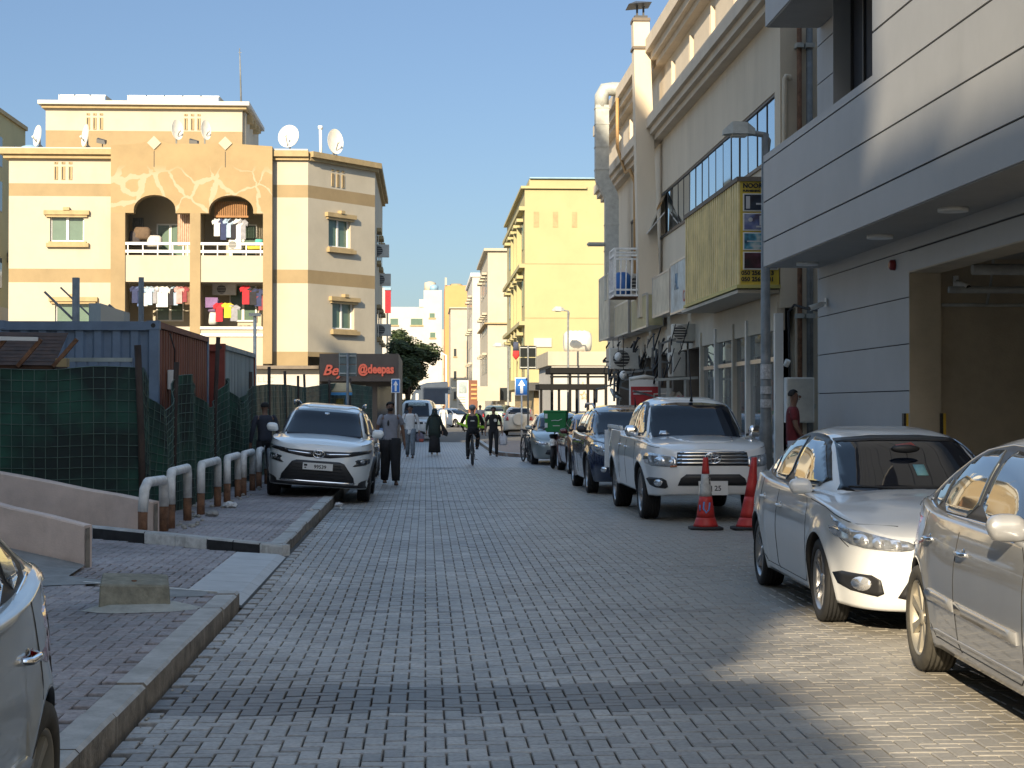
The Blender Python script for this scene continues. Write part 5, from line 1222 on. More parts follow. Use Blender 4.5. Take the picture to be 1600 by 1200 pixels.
    def wheels(s, t, style='alloy', n=5, rimm='rim_silver', tyrem='rubber', steer=0):
        S = s.S; r = S['rw']; tw = S.get('tw', .205); wt = None
        for sx_ in (1, -1):
            for yw in (-S['wb']/2, S['wb']/2):
                x = sx_*(S['W']/2 - .02 - tw/2 + S.get('wo', 0))
                hub = MB().tube([(-tw*.3,0,0),(tw*.12,0,0)], r*.45, 18).build('wheel', M('plastic_black'), t, local=True)
                hub.location = (x, yw, r); hub.rotation_euler = (0, 0, (0 if sx_ > 0 else math.pi) + (steer if yw < 0 else 0))
                tm, rm = s.wheelmesh(r, tw, style, n, rimm, tyrem)
                for nm_, me in (('tyre', tm), ('rim', rm)):
                    o = newobj(nm_, me, hub); o.matrix_parent_inverse = Matrix.Identity(4)
    WM = {}
    def wheelmesh(s, r, tw, style, n, rimm, tyrem):
        key = (r, tw, style, n, rimm, tyrem)
        if key in Car.WM: return Car.WM[key]
        ri = r*S_RIM.get(style, .66); h = tw/2
        prof = [(-h*.8, ri), (-h*.97, ri+.01), (-h, ri+(r-ri)*.5), (-h*.93, r*.965), (-h*.75, r*.992)]
        grooves = []
        for k in range(5):
            c = -h*.6+h*1.2*k/4; grooves += [(c-.012, r), (c-.008, r), (c-.006, r-.008), (c+.006, r-.008), (c+.008, r)]
        prof += grooves + [(h*.75, r*.992), (h*.93, r*.965), (h, ri+(r-ri)*.5), (h*.97, ri+.01), (h*.8, ri)]
        q = MB(); na = 40; vs = [(x, rr_*math.cos(2*math.pi*k/na), rr_*math.sin(2*math.pi*k/na)) for (x, rr_) in prof for k in range(na)]
        m_ = len(prof); fs = [(i*na+k, i*na+(k+1)%na, (i+1)*na+(k+1)%na, (i+1)*na+k) for i in range(m_-1) for k in range(na)]
        q.add(vs, fs, 0, True); to = q.build('tyre', M(tyrem)); tm = to.data; bpy.data.objects.remove(to)
        q = MB()
        prof = [(-h*.7, ri*.96), (h*.55, ri*.93), (h*.88, ri*.985), (h*.9, ri*1.02), (h*.75, ri*1.02)]
        vs = [(x, rr_*math.cos(2*math.pi*k/na), rr_*math.sin(2*math.pi*k/na)) for (x, rr_) in prof for k in range(na)]
        q.add(vs, [(i*na+k, i*na+(k+1)%na, (i+1)*na+(k+1)%na, (i+1)*na+k) for i in range(len(prof)-1) for k in range(na)], 0, True)
        q.tube([(h*.3,0,0),(h*.72,0,0),(h*.78,0,0)], [ri*.24,ri*.2,ri*.12], 14)
        for k in range(n):
            a_ = 2*math.pi*k/n
            if style in ('alloy', 'twin'):
                offs = (-.13, .13) if style == 'twin' else (0,)
                for of in offs:
                    w0 = .34 if style == 'alloy' else .15
                    def P(rr_, da, x): aa = a_+of*(1 if rr_ > ri*.5 else 1.6)+da; return (x, rr_*math.cos(aa), rr_*math.sin(aa))
                    w1 = w0*.42
                    v = [P(ri*.16,-w0*1.1,h*.62),P(ri*.16,w0*1.1,h*.62),P(ri*.95,w1,h*.78),P(ri*.95,-w1,h*.78),P(ri*.16,-w0*1.1,h*.3),P(ri*.16,w0*1.1,h*.3),P(ri*.95,w1,h*.5),P(ri*.95,-w1,h*.5)]
                    q.add(v, [(0,1,2,3),(7,6,5,4),(0,4,5,1),(1,5,6,2),(2,6,7,3),(3,7,4,0)])
            elif style == 'steel':
                q.tube([(h*.45, ri*.6*math.cos(a_), ri*.6*math.sin(a_)),(h*.6, ri*.6*math.cos(a_), ri*.6*math.sin(a_))], ri*.12, 8)
        if style == 'steel': q.tube([(h*.3,0,0),(h*.5,0,0)], ri*.92, 24)
        ro = q.build('rim', M(rimm)); rm = ro.data; bpy.data.objects.remove(ro)
        Car.WM[key] = (tm, rm); return tm, rm
    def under(s, t):
        S = s.S; w_ = S['W']/2-.27; zt = min(.62, crom(S['zs'], 0)-.2)
        MB().box(-w_, w_, -S['Lf']*.86, S['Lr']*.86, S['zb'][0][1]+.02, zt).build('underbody', M('plastic_black'), t, local=True)
        w2_ = S['W']/2-.08
        MB().box(-w2_, w2_, -S['wb']/2+S['ra']+.03, S['wb']/2-S['ra']-.03, S['zb'][0][1]+.03, zt).build('floor', M('plastic_black'), t, local=True)
    def mirror(s, t, y, z, x, m, cap=None, sz=(.11,.07,.085)):
        for sd in (1, -1):
            xc = x+sz[0]*.62; q = MB(); nn_ = 8
            for k in range(nn_):
                pass
            q.rings([(0,0,-1,.45,.45),(0,0,-.86,.78,.78),(0,0,-.5,.95,.95),(0,0,.1,1,1),(0,0,.6,.88,.85),(0,0,.88,.66,.6),(0,0,1,.3,.3)], 18, p=2.9)
            q.v = [(sd*(xc+vx*sz[0]*.86+(.012 if vz > 0 else 0)), y+vy*sz[1]*.8-.02*vx*vx, z+vz*sz[2]*.74) for vx, vy, vz in q.v]
            o = q.build('door_mirror', cap or m, t, local=True)
            g = MB().ell((sd*xc, y+sz[1]*.6, z), sz[0]*.7, .02, sz[2]*.56, 12, 8).build('mirror_face', M('lens_dark'), t, local=True); g.parent = o
            b = MB().bar((sd*(x-.05), y+.01, z-.06), (sd*(x+.09), y, z-.03), .05, .035).build('bracket', M('plastic_black'), t, local=True); b.parent = o
    def handle(s, t, y, z, m, L=.17, sides=(1,-1)):
        for sd in sides:
            h, n = s.cast('S', y, z, 'b', sd)
            r_ = MB().ell((h.x-n.x*.006, y, z-.004), .012, .045, .036, 10, 6).build('handle_recess', M('lens_dark'), t, local=True)
            o = MB().tube([(h.x+sd*.0, y-L/2, z),(h.x+sd*.028, y-L/2+.03, z),(h.x+sd*.034, y, z+.004),(h.x+sd*.028, y+L/2-.03, z),(h.x+sd*.0, y+L/2, z)], .013, 8).build('door_handle', m, t, local=True)
    def plate(s, t, x, y, z, txt, w_=.46, h=.11, tilt=0):
        p = MB().box(x-w_/2, x+w_/2, y-.012, y, z-h/2, z+h/2).build('number_plate', M('plate_white'), t, local=True)
        if txt:
            o = text(txt, h*(.72 if h < .15 else .5), M('ink'), t, (x+.04, y-.0125, z-h*(.27 if h < .15 else .18)), FC, name='plate_number', ext=.001, local=True, bold=.002, align='CENTER'); o.parent = p
            o = MB().box(x-w_/2+.02, x-w_/2+.075, y-.0135, y-.012, z-.0, z+h*.3).box(x-w_/2+.03, x-w_/2+.06, y-.0135, y-.012, z-h*.3, z-.015).build('plate_emblem', M('ink'), t, local=True); o.parent = p
    def emblem(s, t, y, z, r, m=None):
        """oval badge made of three interlocking rings"""
        q = MB()
        def ring(cx, cz, a_, b_, rr_):
            P = [(cx+a_*math.cos(2*math.pi*k/20), y, cz+b_*math.sin(2*math.pi*k/20)) for k in range(21)]; q.tube(P, rr_, 6, cap=False)
        ring(0, z, r, r*.68, r*.09); ring(0, z+r*.25, r*.72, r*.32, r*.07); ring(0, z-.02*r, r*.27, r*.6, r*.07)
        q.build('emblem', m or M('chrome'), t, local=True)
    def lamp(s, t, x, z, r, m, ax='F', off=.006, name='headlight_lens', both=True):
        for sg in ((1,-1) if both else (1,)):
            P = [(sg*x+r*math.cos(2*math.pi*k/14), z+r*math.sin(2*math.pi*k/14)) for k in range(14)]
            s.decal(t, name, P, ax, m, off=off, grid=.2)
S_RIM = {'alloy': .70, 'twin': .72, 'steel': .66}
Z0 = [(-9, 0), (9, 0)]
def scale_pts(P, k): return [(a, b*k) for a, b in P]

SEDAN = dict(W=1.775, Lf=2.30, Lr=2.32, wb=2.70, rw=.318, ra=.365, H=1.47, nf=5, nr=5.5,
    zb=[(-2.4,.17),(-1.9,.18),(-1,.2),(1,.2),(1.9,.24),(2.4,.28)],
    zs=[(-2.3,.70),(-2.1,.785),(-1.8,.855),(-1.3,.915),(-.9,.945),(0,.965),(1.2,1.0),(1.7,1.03),(2.1,1.03),(2.32,.99)],
    fx=[(.15,.93),(.3,.965),(.45,.985),(.6,1.0),(.72,.995),(.84,.975),(.95,.95),(1.05,.92)],
    df=[(.15,.06),(.25,.0),(.45,-.03),(.6,.0),(.7,.05),(.8,.12)], dr=[(.2,-.06),(.45,.02),(.6,.02),(.8,-.02),(1.0,-.04)],
    crown=[(-2.3,.005),(-2.1,.03),(-1.2,.06),(1.8,.03),(2.3,.02)],
    roof=[(-1.12,.95),(-.62,1.22),(-.28,1.385),(.05,1.452),(.5,1.475),(.95,1.445),(1.35,1.345),(1.85,1.13),(2.02,1.03)],
    cb=[(-1.12,.93),(0,.93),(2,.98)], cw=[(-1.12,.60),(-.8,.70),(-.2,.775),(.8,.775),(1.5,.74),(2,.68)], tum=.27, cp=5.2)
def mk(S, **k): D = dict(S); D.update(k); return D

def side_glass(c, t, polys, trim, m='car_glass_side'):
    for P in polys: c.both(t, 'side_window', P, 'S', M(m), which='c', off=.012, grid=.05, round_=1)
    if trim: c.both(t, 'window_trim', [(max(u, -.94), v) if u < -.5 else (u, v) for u, v in trim], 'S', M('plastic_black'), which='c', off=.006, grid=.05, round_=1)
def finish(c, t, y=None):
    pass

# ---------------- white sedan (near right)
def build_corolla():
    S = SEDAN; c = Car(S); t = thing('parked_car', 'white saloon with half its bonnet in sunlight, parked behind the silver saloon', 'car', (3.90,14.72,0), R(-1.2))
    P = paint('paint_white_car', (.74,.75,.75)); c.shell(t, P); c.cabin(t, P); c.under(t); c.wheels(t, 'twin', 5)
    c.decal(t, 'windscreen', [(-.63,.985),(-.60,1.03),(-.50,1.375),(-.2,1.40),(.2,1.40),(.50,1.375),(.60,1.03),(.63,.985),(.3,.965),(-.3,.965)], 'F', M('car_glass'), 'c', off=.006, grid=.06)
    c.decal(t, 'rear_window', [(-.52,1.13),(-.44,1.36),(.44,1.36),(.52,1.13)], 'R', M('car_glass'), 'c', round_=1)
    side_glass(c, t, [[(-.86,.998),(-.30,1.31),(-.05,1.365),(.34,1.385),(.34,1.0)], [(.42,1.0),(.42,1.385),(.80,1.37),(1.12,1.25),(1.18,1.01)], [(1.24,1.02),(1.18,1.22),(1.50,1.09)]], [(-.95,.985),(-.30,1.34),(0,1.40),(.5,1.415),(.95,1.375),(1.35,1.22),(1.62,1.06),(1.3,.99)])
    # lights
    hl = [(.36,.615),(.48,.60),(.74,.625),(.84,.70),(.845,.765),(.72,.745),(.55,.70),(.36,.665)]
    c.both(t, 'headlight', hl, 'F', M('lens'), off=.005, grid=.05, round_=1)
    c.both(t, 'headlight', [(-2.02,.70),(-1.98,.755),(-1.62,.845),(-1.70,.80),(-1.86,.735)], 'S', M('lens'), off=.005, grid=.05, round_=1)
    for x, z, r in ((.70,.678,.042),(.60,.66,.038),(.48,.642,.032)): c.lamp(t, x, z, r, M('lens_bright'), off=.010)
    c.decal(t, 'grille', [(-.36,.60),(.36,.60),(.36,.675),(.15,.70),(-.15,.70),(-.36,.675)], 'F', M('plastic_black'), off=.004); 
    for z in (.63, .655): c.seam(t, [(0,z),(.34,z)], 'F', M('chrome'), r=.006, name='grille_bar', off=.006)
    h, n = c.cast('F', 0, .66, 'b'); c.emblem(t, h.y-.012, .655, .075)
    c.decal(t, 'lower_intake', [(-.50,.24),(.50,.24),(.40,.42),(.36,.50),(-.36,.50),(-.40,.42)], 'F', M('plastic_black'), off=.004, round_=1)
    c.both(t, 'fog_surround', [(.56,.27),(.80,.315),(.845,.44),(.60,.43)], 'F', M('plastic_black'), off=.005, grid=.05, round_=1)
    c.lamp(t, .70, .365, .052, M('lens_bright'), off=.011, name='fog_light')
    c.plate(t, 0, h.y-.01, .40, 'L 41726'); 
    for pts in ([(-.78,.98),(-.90,.86),(-.93,.6),(-.92,.32),(-.80,.255)], [(.38,.99),(.38,.30),(.30,.255)], [(1.24,1.0),(1.27,.8),(1.10,.55),(.98,.35),(.9,.28)], [(-.80,.255),(.9,.27)]): c.seam(t, pts, 'S')
    c.seam(t, [(-1.0,.92),(-1.5,.885),(-1.95,.80),(-2.1,.775)], 'S', name='bonnet_gap')
    c.seam(t, [(-2.0,.62),(-1.86,.68),(-1.74,.70)], 'S', name='bumper_gap')
    c.seam(t, [(-.94,.78),(.2,.815),(1.4,.86),(2.0,.88)], 'S', P, r=.004, name='crease_line', off=-.002)
    c.mirror(t, -.70, 1.005, .80, P); c.handle(t, .22, .80, P); c.handle(t, 1.05, .835, P)
    c.both(t, 'tail_light', [(.45,.80),(.80,.78),(.82,.92),(.5,.93)], 'R', M('lens_red'), round_=1)
    # interior bits seen through the screen
    c.decal(t, 'sun_strip', [(-.50,1.345),(-.495,1.375),(-.2,1.40),(.2,1.40),(.495,1.375),(.50,1.345),(.2,1.36),(-.2,1.36)], 'F', M('plastic_black'), 'c', off=.009)
    for sd in (0,): MB().ell((.0,-.60,1.30),.12,.02,.035).build('interior_mirror', M('plastic_black'), t, local=True)
    c.seam(t, [(.05,.985),(.35,1.0),(.55,1.005)], 'F', M('rubber'), r=.008, which='c', name='wiper', off=.012)
    c.decal(t, 'sticker', [(.03,1.09),(.12,1.09),(.12,1.17),(.03,1.17)], 'F', mat('sticker_teal', (.25,.5,.5), .5, var=.2), 'c', off=.009)
    c.decal(t, 'sticker', [(-.02,1.27),(.13,1.30),(.10,1.34),(-.04,1.32)], 'F', mat('sticker_red', (.5,.08,.05), .5, var=.4, scale=20), 'c', off=.012)
    return t
build_corolla()
# ---------------- silver saloon cut by the right edge
def build_silver(loc, rz, label, name_p, col, roll=0):
    S = mk(SEDAN, W=1.82, Lf=2.38, Lr=2.42, wb=2.775, rw=.33, ra=.375, H=1.48, nf=4.6, nr=3.6,
        zs=[(-2.38,.70),(-2.1,.80),(-1.3,.92),(-.9,.955),(0,.975),(1.2,1.0),(1.7,1.035),(2.1,1.05),(2.42,1.0)],
        roof=[(-1.15,.96),(-.62,1.24),(-.25,1.40),(.1,1.465),(.55,1.485),(1.0,1.44),(1.4,1.31),(1.9,1.11),(2.1,1.05)],
        cb=[(-1.15,.94),(0,.94),(2.1,.99)], cw=[(-1.15,.62),(-.8,.72),(-.2,.79),(.8,.79),(1.5,.76),(2.1,.70)])
    c = Car(S); t = thing('parked_car', label, 'car', loc, rz, rot=(0, roll, rz) if roll else None)
    P = paint(name_p, col, .30, .35, .05); c.shell(t, P); c.cabin(t, P); c.under(t); c.wheels(t, 'alloy', 7, 'rim_dusty', 'rubber_dusty')
    c.decal(t, 'windscreen', [(-.64,1.0),(-.51,1.39),(-.2,1.415),(.2,1.415),(.51,1.39),(.64,1.0),(.3,.975),(-.3,.975)], 'F', M('car_glass'), 'c', off=.006, grid=.06)
    c.decal(t, 'rear_window', [(-.54,1.14),(-.45,1.37),(.45,1.37),(.54,1.14)], 'R', M('car_glass'), 'c', round_=1)
    side_glass(c, t, [[(-.84,1.0),(-.28,1.32),(0,1.375),(.36,1.392),(.36,1.0)], [(.44,1.0),(.44,1.392),(.80,1.375),(1.14,1.26),(1.24,1.01)], [(1.30,1.015),(1.22,1.23),(1.56,1.08)]], [(-.92,.985),(-.30,1.35),(0,1.41),(.5,1.42),(.95,1.38),(1.38,1.23),(1.68,1.06),(1.3,.985)])
    c.seam(t, [(-.92,.985),(.3,.99),(1.3,.995),(1.66,1.05)], 'S', M('chrome'), r=.008, which='c', name='chrome_strip', off=.008)
    c.seam(t, [(-.92,1.0),(-.30,1.35),(0,1.41),(.5,1.42),(.95,1.38),(1.38,1.23),(1.66,1.07)], 'S', P, r=.009, which='c', name='window_frame', off=.004)
    c.both(t, 'headlight', [(.40,.62),(.70,.62),(.86,.70),(.84,.76),(.55,.73),(.40,.68)], 'F', M('lens'), off=.005, grid=.05, round_=1)
    c.decal(t, 'grille', [(-.36,.58),(.36,.58),(.34,.69),(-.34,.69)], 'F', M('chrome'), off=.005, round_=1)
    c.decal(t, 'lower_intake', [(-.5,.24),(.5,.24),(.42,.44),(-.42,.44)], 'F', M('plastic_black'), off=.004, round_=1)
    for pts in ([(-.78,.98),(-.92,.86),(-.95,.6),(-.93,.32),(-.82,.255)], [(.40,.99),(.40,.30),(.34,.255)], [(1.30,1.0),(1.32,.8),(1.14,.58),(1.02,.38),(.94,.28)], [(-.82,.255),(.94,.27)]): c.seam(t, pts, 'S')
    c.both(t, 'moulding', [(-.84,.455),(-.84,.52),(.38,.54),(.38,.475)], 'S', P, off=.010, grid=.2); c.both(t, 'moulding', [(.42,.475),(.42,.54),(1.0,.555),(1.06,.53),(1.0,.485)], 'S', P, off=.010, grid=.2)
    c.seam(t, [(-.9,.30),(1.0,.31)], 'S', P, r=.014, name='sill', off=-.006)
    c.seam(t, [(-1.0,.80),(.4,.83),(1.4,.87),(2.1,.90)], 'S', P, r=.0035, name='crease_line', off=-.002)
    c.mirror(t, -.66, 1.03, .82, P, sz=(.12,.08,.095)); c.handle(t, .24, .82, M('chrome'), .19); c.handle(t, 1.10, .845, M('chrome'), .19)
    c.both(t, 'tail_light', [(.42,.76),(.86,.74),(.88,.95),(.5,.96)], 'R', M('lens_red'), round_=1)
    c.both(t, 'tail_light', [(2.02,.76),(2.30,.76),(2.33,.94),(2.06,.95)], 'S', M('lens_red'), round_=1)
    h, n = c.cast('R', 0, .8, 'b'); MB().box(-.26,.26,h.y,h.y+.012,.74,.86).build('number_plate', M('plate_white'), t, local=True)
    c.seam(t, [(1.62,.72),(1.62,.90),(1.78,.90),(1.78,.72),(1.62,.72)], 'S', r=.004, name='fuel_flap', sides=(1,))
    return t
mat('dust', (.3,.27,.22), .9)
build_silver((3.88,9.44,0), R(-2.8), 'dusty silver saloon nearest on the right, cut by the picture edge', 'paint_silver', (.33,.335,.345))
build_silver((-2.2,4.62,.06), R(0), 'silver saloon on the left pavement, only its rear corner showing', 'paint_silver_green', (.42,.435,.42), roll=R(4))

# ---------------- white crossover half on the pavement (left)
SUV = dict(W=1.795, Lf=2.17, Lr=2.20, wb=2.60, rw=.345, ra=.40, H=1.64, nf=5.5, nr=7, tw=.215, flare=.03,
    zb=[(-2.2,.24),(-1.9,.23),(-1,.24),(1,.24),(1.9,.28),(2.2,.34)],
    zs=[(-2.17,.93),(-2.0,.975),(-1.6,1.015),(-1.1,1.045),(0,1.06),(1.5,1.10),(2.2,1.12)],
    fx=[(.2,.93),(.32,.96),(.5,.985),(.7,1.0),(.85,.995),(.98,.975),(1.1,.94)],
    df=[(.2,.07),(.35,.0),(.55,-.03),(.75,-.01),(.88,.01),(.95,.05)], dr=[(.2,-.06),(.5,.02),(.9,.0),(1.12,-.03)],
    crown=[(-2.17,.01),(-1.95,.03),(-1.1,.055),(2.2,.02)],
    roof=[(-1.20,1.04),(-.72,1.32),(-.38,1.53),(0,1.60),(.5,1.62),(1.2,1.60),(1.75,1.53),(2.0,1.38),(2.15,1.14)],
    cb=[(-1.2,1.02),(0,1.02),(2.2,1.06)], cw=[(-1.2,.66),(-.8,.75),(-.2,.80),(1.2,.80),(1.9,.75),(2.15,.68)], tum=.24, cp=5.5)
def build_white_suv():
    S = SUV; c = Car(S); t = thing('parked_car', 'white crossover parked with two wheels up on the left pavement', 'car', (-1.84,31.75,.06), 0, rot=(0, R(4.2), 0))
    P = paint('paint_white_suv', (.74,.77,.77)); c.shell(t, P); c.cabin(t, P); c.under(t); c.wheels(t, 'twin', 5, 'rim_silver')
    c.decal(t, 'windscreen', [(-.68,1.075),(-.55,1.50),(-.2,1.53),(.2,1.53),(.55,1.50),(.68,1.075),(.35,1.05),(-.35,1.05)], 'F', M('car_glass'), 'c', off=.006, grid=.06)
    c.decal(t, 'rear_window', [(-.58,1.2),(-.52,1.5),(.52,1.5),(.58,1.2)], 'R', M('car_glass'), 'c', round_=1)
    side_glass(c, t, [[(-.86,1.10),(-.40,1.42),(-.1,1.50),(.22,1.52),(.22,1.11)], [(.30,1.11),(.30,1.52),(.98,1.51),(1.08,1.13)], [(1.15,1.14),(1.06,1.50),(1.5,1.46),(1.62,1.2)]], [(-1.0,1.09),(-.40,1.45),(0,1.53),(.5,1.545),(1.3,1.53),(1.7,1.42),(1.75,1.16)], 'car_glass')
    c.decal(t, 'roof_panel', [(-.56,-.3),(.56,-.3),(.56,1.6),(-.56,1.6)], 'T', P, 'c', off=.012, round_=1)
    for sd in (1,-1): MB().tube([(sd*.60,-.25,1.585),(sd*.62,-.1,1.64),(sd*.62,.9,1.655),(sd*.60,1.4,1.60)], .018, 8).build('roof_rail', M('lens_dark'), t, local=True)
    # slim black grille band with chrome wings into thin lamps
    c.decal(t, 'grille', [(-.86,.90),(-.84,.845),(-.5,.765),(-.2,.725),(.2,.725),(.5,.765),(.84,.845),(.86,.90),(.5,.845),(.2,.835),(-.2,.835),(-.5,.845)], 'F', M('plastic_black'), off=.006, grid=.05)
    c.both(t, 'headlight', [(.54,.815),(.82,.865),(.845,.893),(.55,.852)], 'F', M('lens_dark'), off=.010, grid=.05)
    c.both(t, 'chrome_wing', [(.13,.775),(.50,.795),(.54,.82),(.13,.795)], 'F', M('chrome'), off=.012, grid=.05)
    h, n = c.cast('F', 0, .78, 'b'); c.emblem(t, h.y-.022, .785, .095)
    c.both(t, 'lamp_pod', [(.56,.60),(.84,.655),(.845,.765),(.60,.72),(.64,.67)], 'F', M('lens_dark'), off=.006, grid=.05, round_=1)
    c.lamp(t, .73, .70, .035, M('lens'), off=.010, name='headlight_lens')
    c.decal(t, 'lower_grille', [(-.62,.33),(.62,.33),(.60,.42),(.44,.64),(.36,.67),(-.36,.67),(-.44,.64),(-.60,.42)], 'F', M('plastic_black'), off=.005, grid=.05)
    for k in range(5): z = .40+.05*k; c.seam(t, [(0,z),(.5-.03*k,z)], 'F', M('rubber'), r=.008, name='grille_bar', off=.006)
    c.decal(t, 'skid_trim', [(-.60,.30),(.60,.30),(.64,.335),(-.64,.335)], 'F', M('chrome'), off=.010)
    c.decal(t, 'lower_cladding', [(-.80,.25),(.80,.25),(.80,.30),(-.80,.30)], 'F', M('plastic_black'), off=.008)
    c.both(t, 'corner_cladding', [(.66,.25),(.86,.25),(.86,.40),(.70,.36)], 'F', M('plastic_black'), off=.008, round_=1)
    c.plate(t, 0.0, h.y-.035, .575, '99539', .50, .115)
    for pts in ([(-.80,1.08),(-.92,.95),(-.92,.5),(-.86,.34)], [(.26,1.1),(.26,.34)], [(1.12,1.1),(1.15,.9),(1.0,.6),(.9,.38)], [(-1.1,1.03),(-1.6,1.01),(-2.0,.965)]): c.seam(t, pts, 'S')
    for yw in (-1.3, 1.3):
        for sd in (1,-1):
            Pp = []
            for k in range(17):
                a_ = math.pi*k/16; u, v = yw+.425*math.cos(a_), .345+.425*math.sin(a_)
                hh, nn = c.cast('S', u, v, 'b', sd); Pp.append(hh+nn*.004)
            MB().tube(Pp, .03, 6).build('arch_cladding', M('plastic_black'), t, local=True)
    c.both(t, 'sill_cladding', [(-.86,.25),(-.84,.38),(.84,.38),(.86,.25)], 'S', M('plastic_black'), off=.010, grid=.3)
    c.mirror(t, -.74, 1.16, .84, P, sz=(.12,.08,.10)); c.handle(t, .14, .93, P); c.handle(t, .98, .95, P)
    c.both(t, 'tail_light', [(.45,.95),(.84,.93),(.84,1.03),(.5,1.03)], 'R', M('lens_red'), round_=1)
    c.decal(t, 'sticker', [(-.04,1.435),(.04,1.435),(.04,1.465),(-.04,1.465)], 'F', M('lens'), 'c', off=.010)
    return t
build_white_suv()

# ---------------- white pickup
PICK = dict(W=1.86, Lf=2.50, Lr=2.80, wb=3.085, rw=.385, ra=.45, H=1.80, nf=5.5, nr=10, tw=.265, flare=.03,
    zb=[(-2.6,.40),(-2.2,.36),(-1,.38),(1,.40),(2.8,.5)],
    zs=[(-2.5,1.02),(-2.3,1.075),(-1.9,1.115),(-1.2,1.15),(-.4,1.17),(.85,1.19),(.95,1.25),(2.8,1.27)],
    fx=[(.3,.92),(.45,.96),(.65,.985),(.85,1.0),(1.0,.99),(1.12,.965),(1.25,.95)],
    df=[(.3,.10),(.42,.02),(.6,-.03),(.8,-.02),(.95,.02),(1.05,.07)], dr=[(.3,0),(1.2,0)],
    crown=[(-2.5,.01),(-2.2,.04),(-1.2,.06),(.9,.02),(1,-.0),(2.8,0)],
    roof=[(-1.22,1.15),(-.78,1.45),(-.45,1.68),(-.1,1.76),(.3,1.785),(.75,1.755),(.92,1.6),(1.0,1.2)],
    cb=[(-1.22,1.12),(0,1.12),(1,1.12)], cw=[(-1.22,.66),(-.8,.76),(-.2,.82),(.7,.82),(1,.76)], tum=.22, cp=5.5)
def build_pickup():
    S = PICK; c = Car(S); t = thing('pickup_truck', 'white pickup with chrome grille parked behind the traffic cones', 'pickup', (4.03,27.3,0), R(.8))
    P = paint('paint_white_pickup', (.80,.81,.81)); c.shell(t, P); c.cabin(t, P); c.under(t); c.wheels(t, 'twin', 6)
    c.decal(t, 'windscreen', [(-.71,1.175),(-.58,1.66),(-.2,1.695),(.2,1.695),(.58,1.66),(.71,1.175),(.35,1.15),(-.35,1.15)], 'F', M('car_glass'), 'c', off=.006, grid=.06)
    side_glass(c, t, [[(-.88,1.20),(-.45,1.56),(-.2,1.66),(.02,1.68),(.02,1.21)], [(.10,1.21),(.10,1.69),(.62,1.68),(.74,1.23)]], [(-1.0,1.19),(-.45,1.62),(-.1,1.71),(.5,1.715),(.76,1.62),(.82,1.2)])
    c.decal(t, 'bonnet_bulge', [(-.35,-2.2),(.35,-2.2),(.5,-1.3),(-.5,-1.3)], 'T', P, off=.008, round_=1, skirt=True)
    c.decal(t, 'grille', [(-.52,.80),(.52,.80),(.50,.985),(.3,1.0),(-.3,1.0),(-.50,.985)], 'F', M('plastic_black'), off=.006, grid=.05)
    for z, hw in ((.835,.50),(.885,.50),(.935,.49),(.98,.46)): 
        c.decal(t, 'grille_bar', [(-hw,z-.012),(hw,z-.012),(hw,z+.014),(-hw,z+.014)], 'F', M('chrome'), off=.022, grid=.08)
    h, n = c.cast('F', 0, .9, 'b'); c.emblem(t, h.y-.042, .91, .115)
    c.both(t, 'headlight', [(.50,.80),(.62,.78),(.88,.80),(.90,.90),(.87,.985),(.70,.95),(.50,.92)], 'F', M('lens'), off=.006, grid=.05, round_=1)
    c.lamp(t, .73, .865, .062, M('lens_bright'), off=.013); c.lamp(t, .58, .85, .035, M('lens_bright'), off=.013)
    c.both(t, 'indicator', [(.51,.785),(.60,.775),(.60,.80),(.51,.81)], 'F', M('lens_orange'), off=.012)
    c.decal(t, 'lower_intake', [(-.50,.52),(.50,.52),(.46,.62),(.38,.68),(-.38,.68),(-.46,.62)], 'F', M('plastic_black'), off=.006, grid=.06)
    c.both(t, 'fog_surround', [(.62,.47),(.82,.49),(.89,.63),(.66,.62)], 'F', M('plastic_black'), off=.006, round_=1, grid=.05); c.lamp(t, .745, .555, .048, M('lens_bright'), off=.013, name='fog_light')
    c.plate(t, 0, h.y-.04, .485, 'J 25', .42, .20)
    for pts in ([(-.86,1.17),(-1.0,1.0),(-1.0,.7),(-.95,.48)], [(.06,1.19),(.06,.45)], [(.78,1.2),(.80,.95),(.74,.6)], [(.90,1.24),(.90,.5)], [(-1.2,1.13),(-1.8,1.10),(-2.3,1.05)]): c.seam(t, pts, 'S')
    for sd in (1,-1): c.mirror
    c.mirror(t, -.84, 1.27, .86, P, cap=M('chrome'), sz=(.12,.09,.12)); c.handle(t, -.06, 1.02, M('chrome')); c.handle(t, .68, 1.04, M('chrome'))
    MB().box(-.93,.93,2.72,2.78,.6,1.24).build('tailgate', P, t, local=True)
    q = MB(); 
    for sd in (1,-1): q.bar((sd*.86,1.0,1.30),(sd*.86,2.7,1.31),.05,.05); q.bar((sd*.86,1.05,1.2),(sd*.86,1.05,1.30),.05); q.bar((sd*.86,2.6,1.2),(sd*.86,2.6,1.31),.05)
    q.build('bed_rail', M('steel_white'), t, local=True)
    MB().tube([(.05,-.35,1.72),(.06,-.33,1.79),(.05,-.1,2.52)], [.03,.012,.005], 6).build('antenna', M('rubber'), t, local=True)
    c.decal(t, 'roof_centre_strip', [(-.4,-.2),(.4,-.2),(.4,.6),(-.4,.6)], 'T', P, 'c', off=.006, round_=1)  # slightly raised strip in the same body paint
    c.decal(t, 'sticker', [(-.56,1.22),(-.40,1.22),(-.44,1.27),(-.53,1.27)], 'F', M('lens'), 'c', off=.010)
    return t
build_pickup()

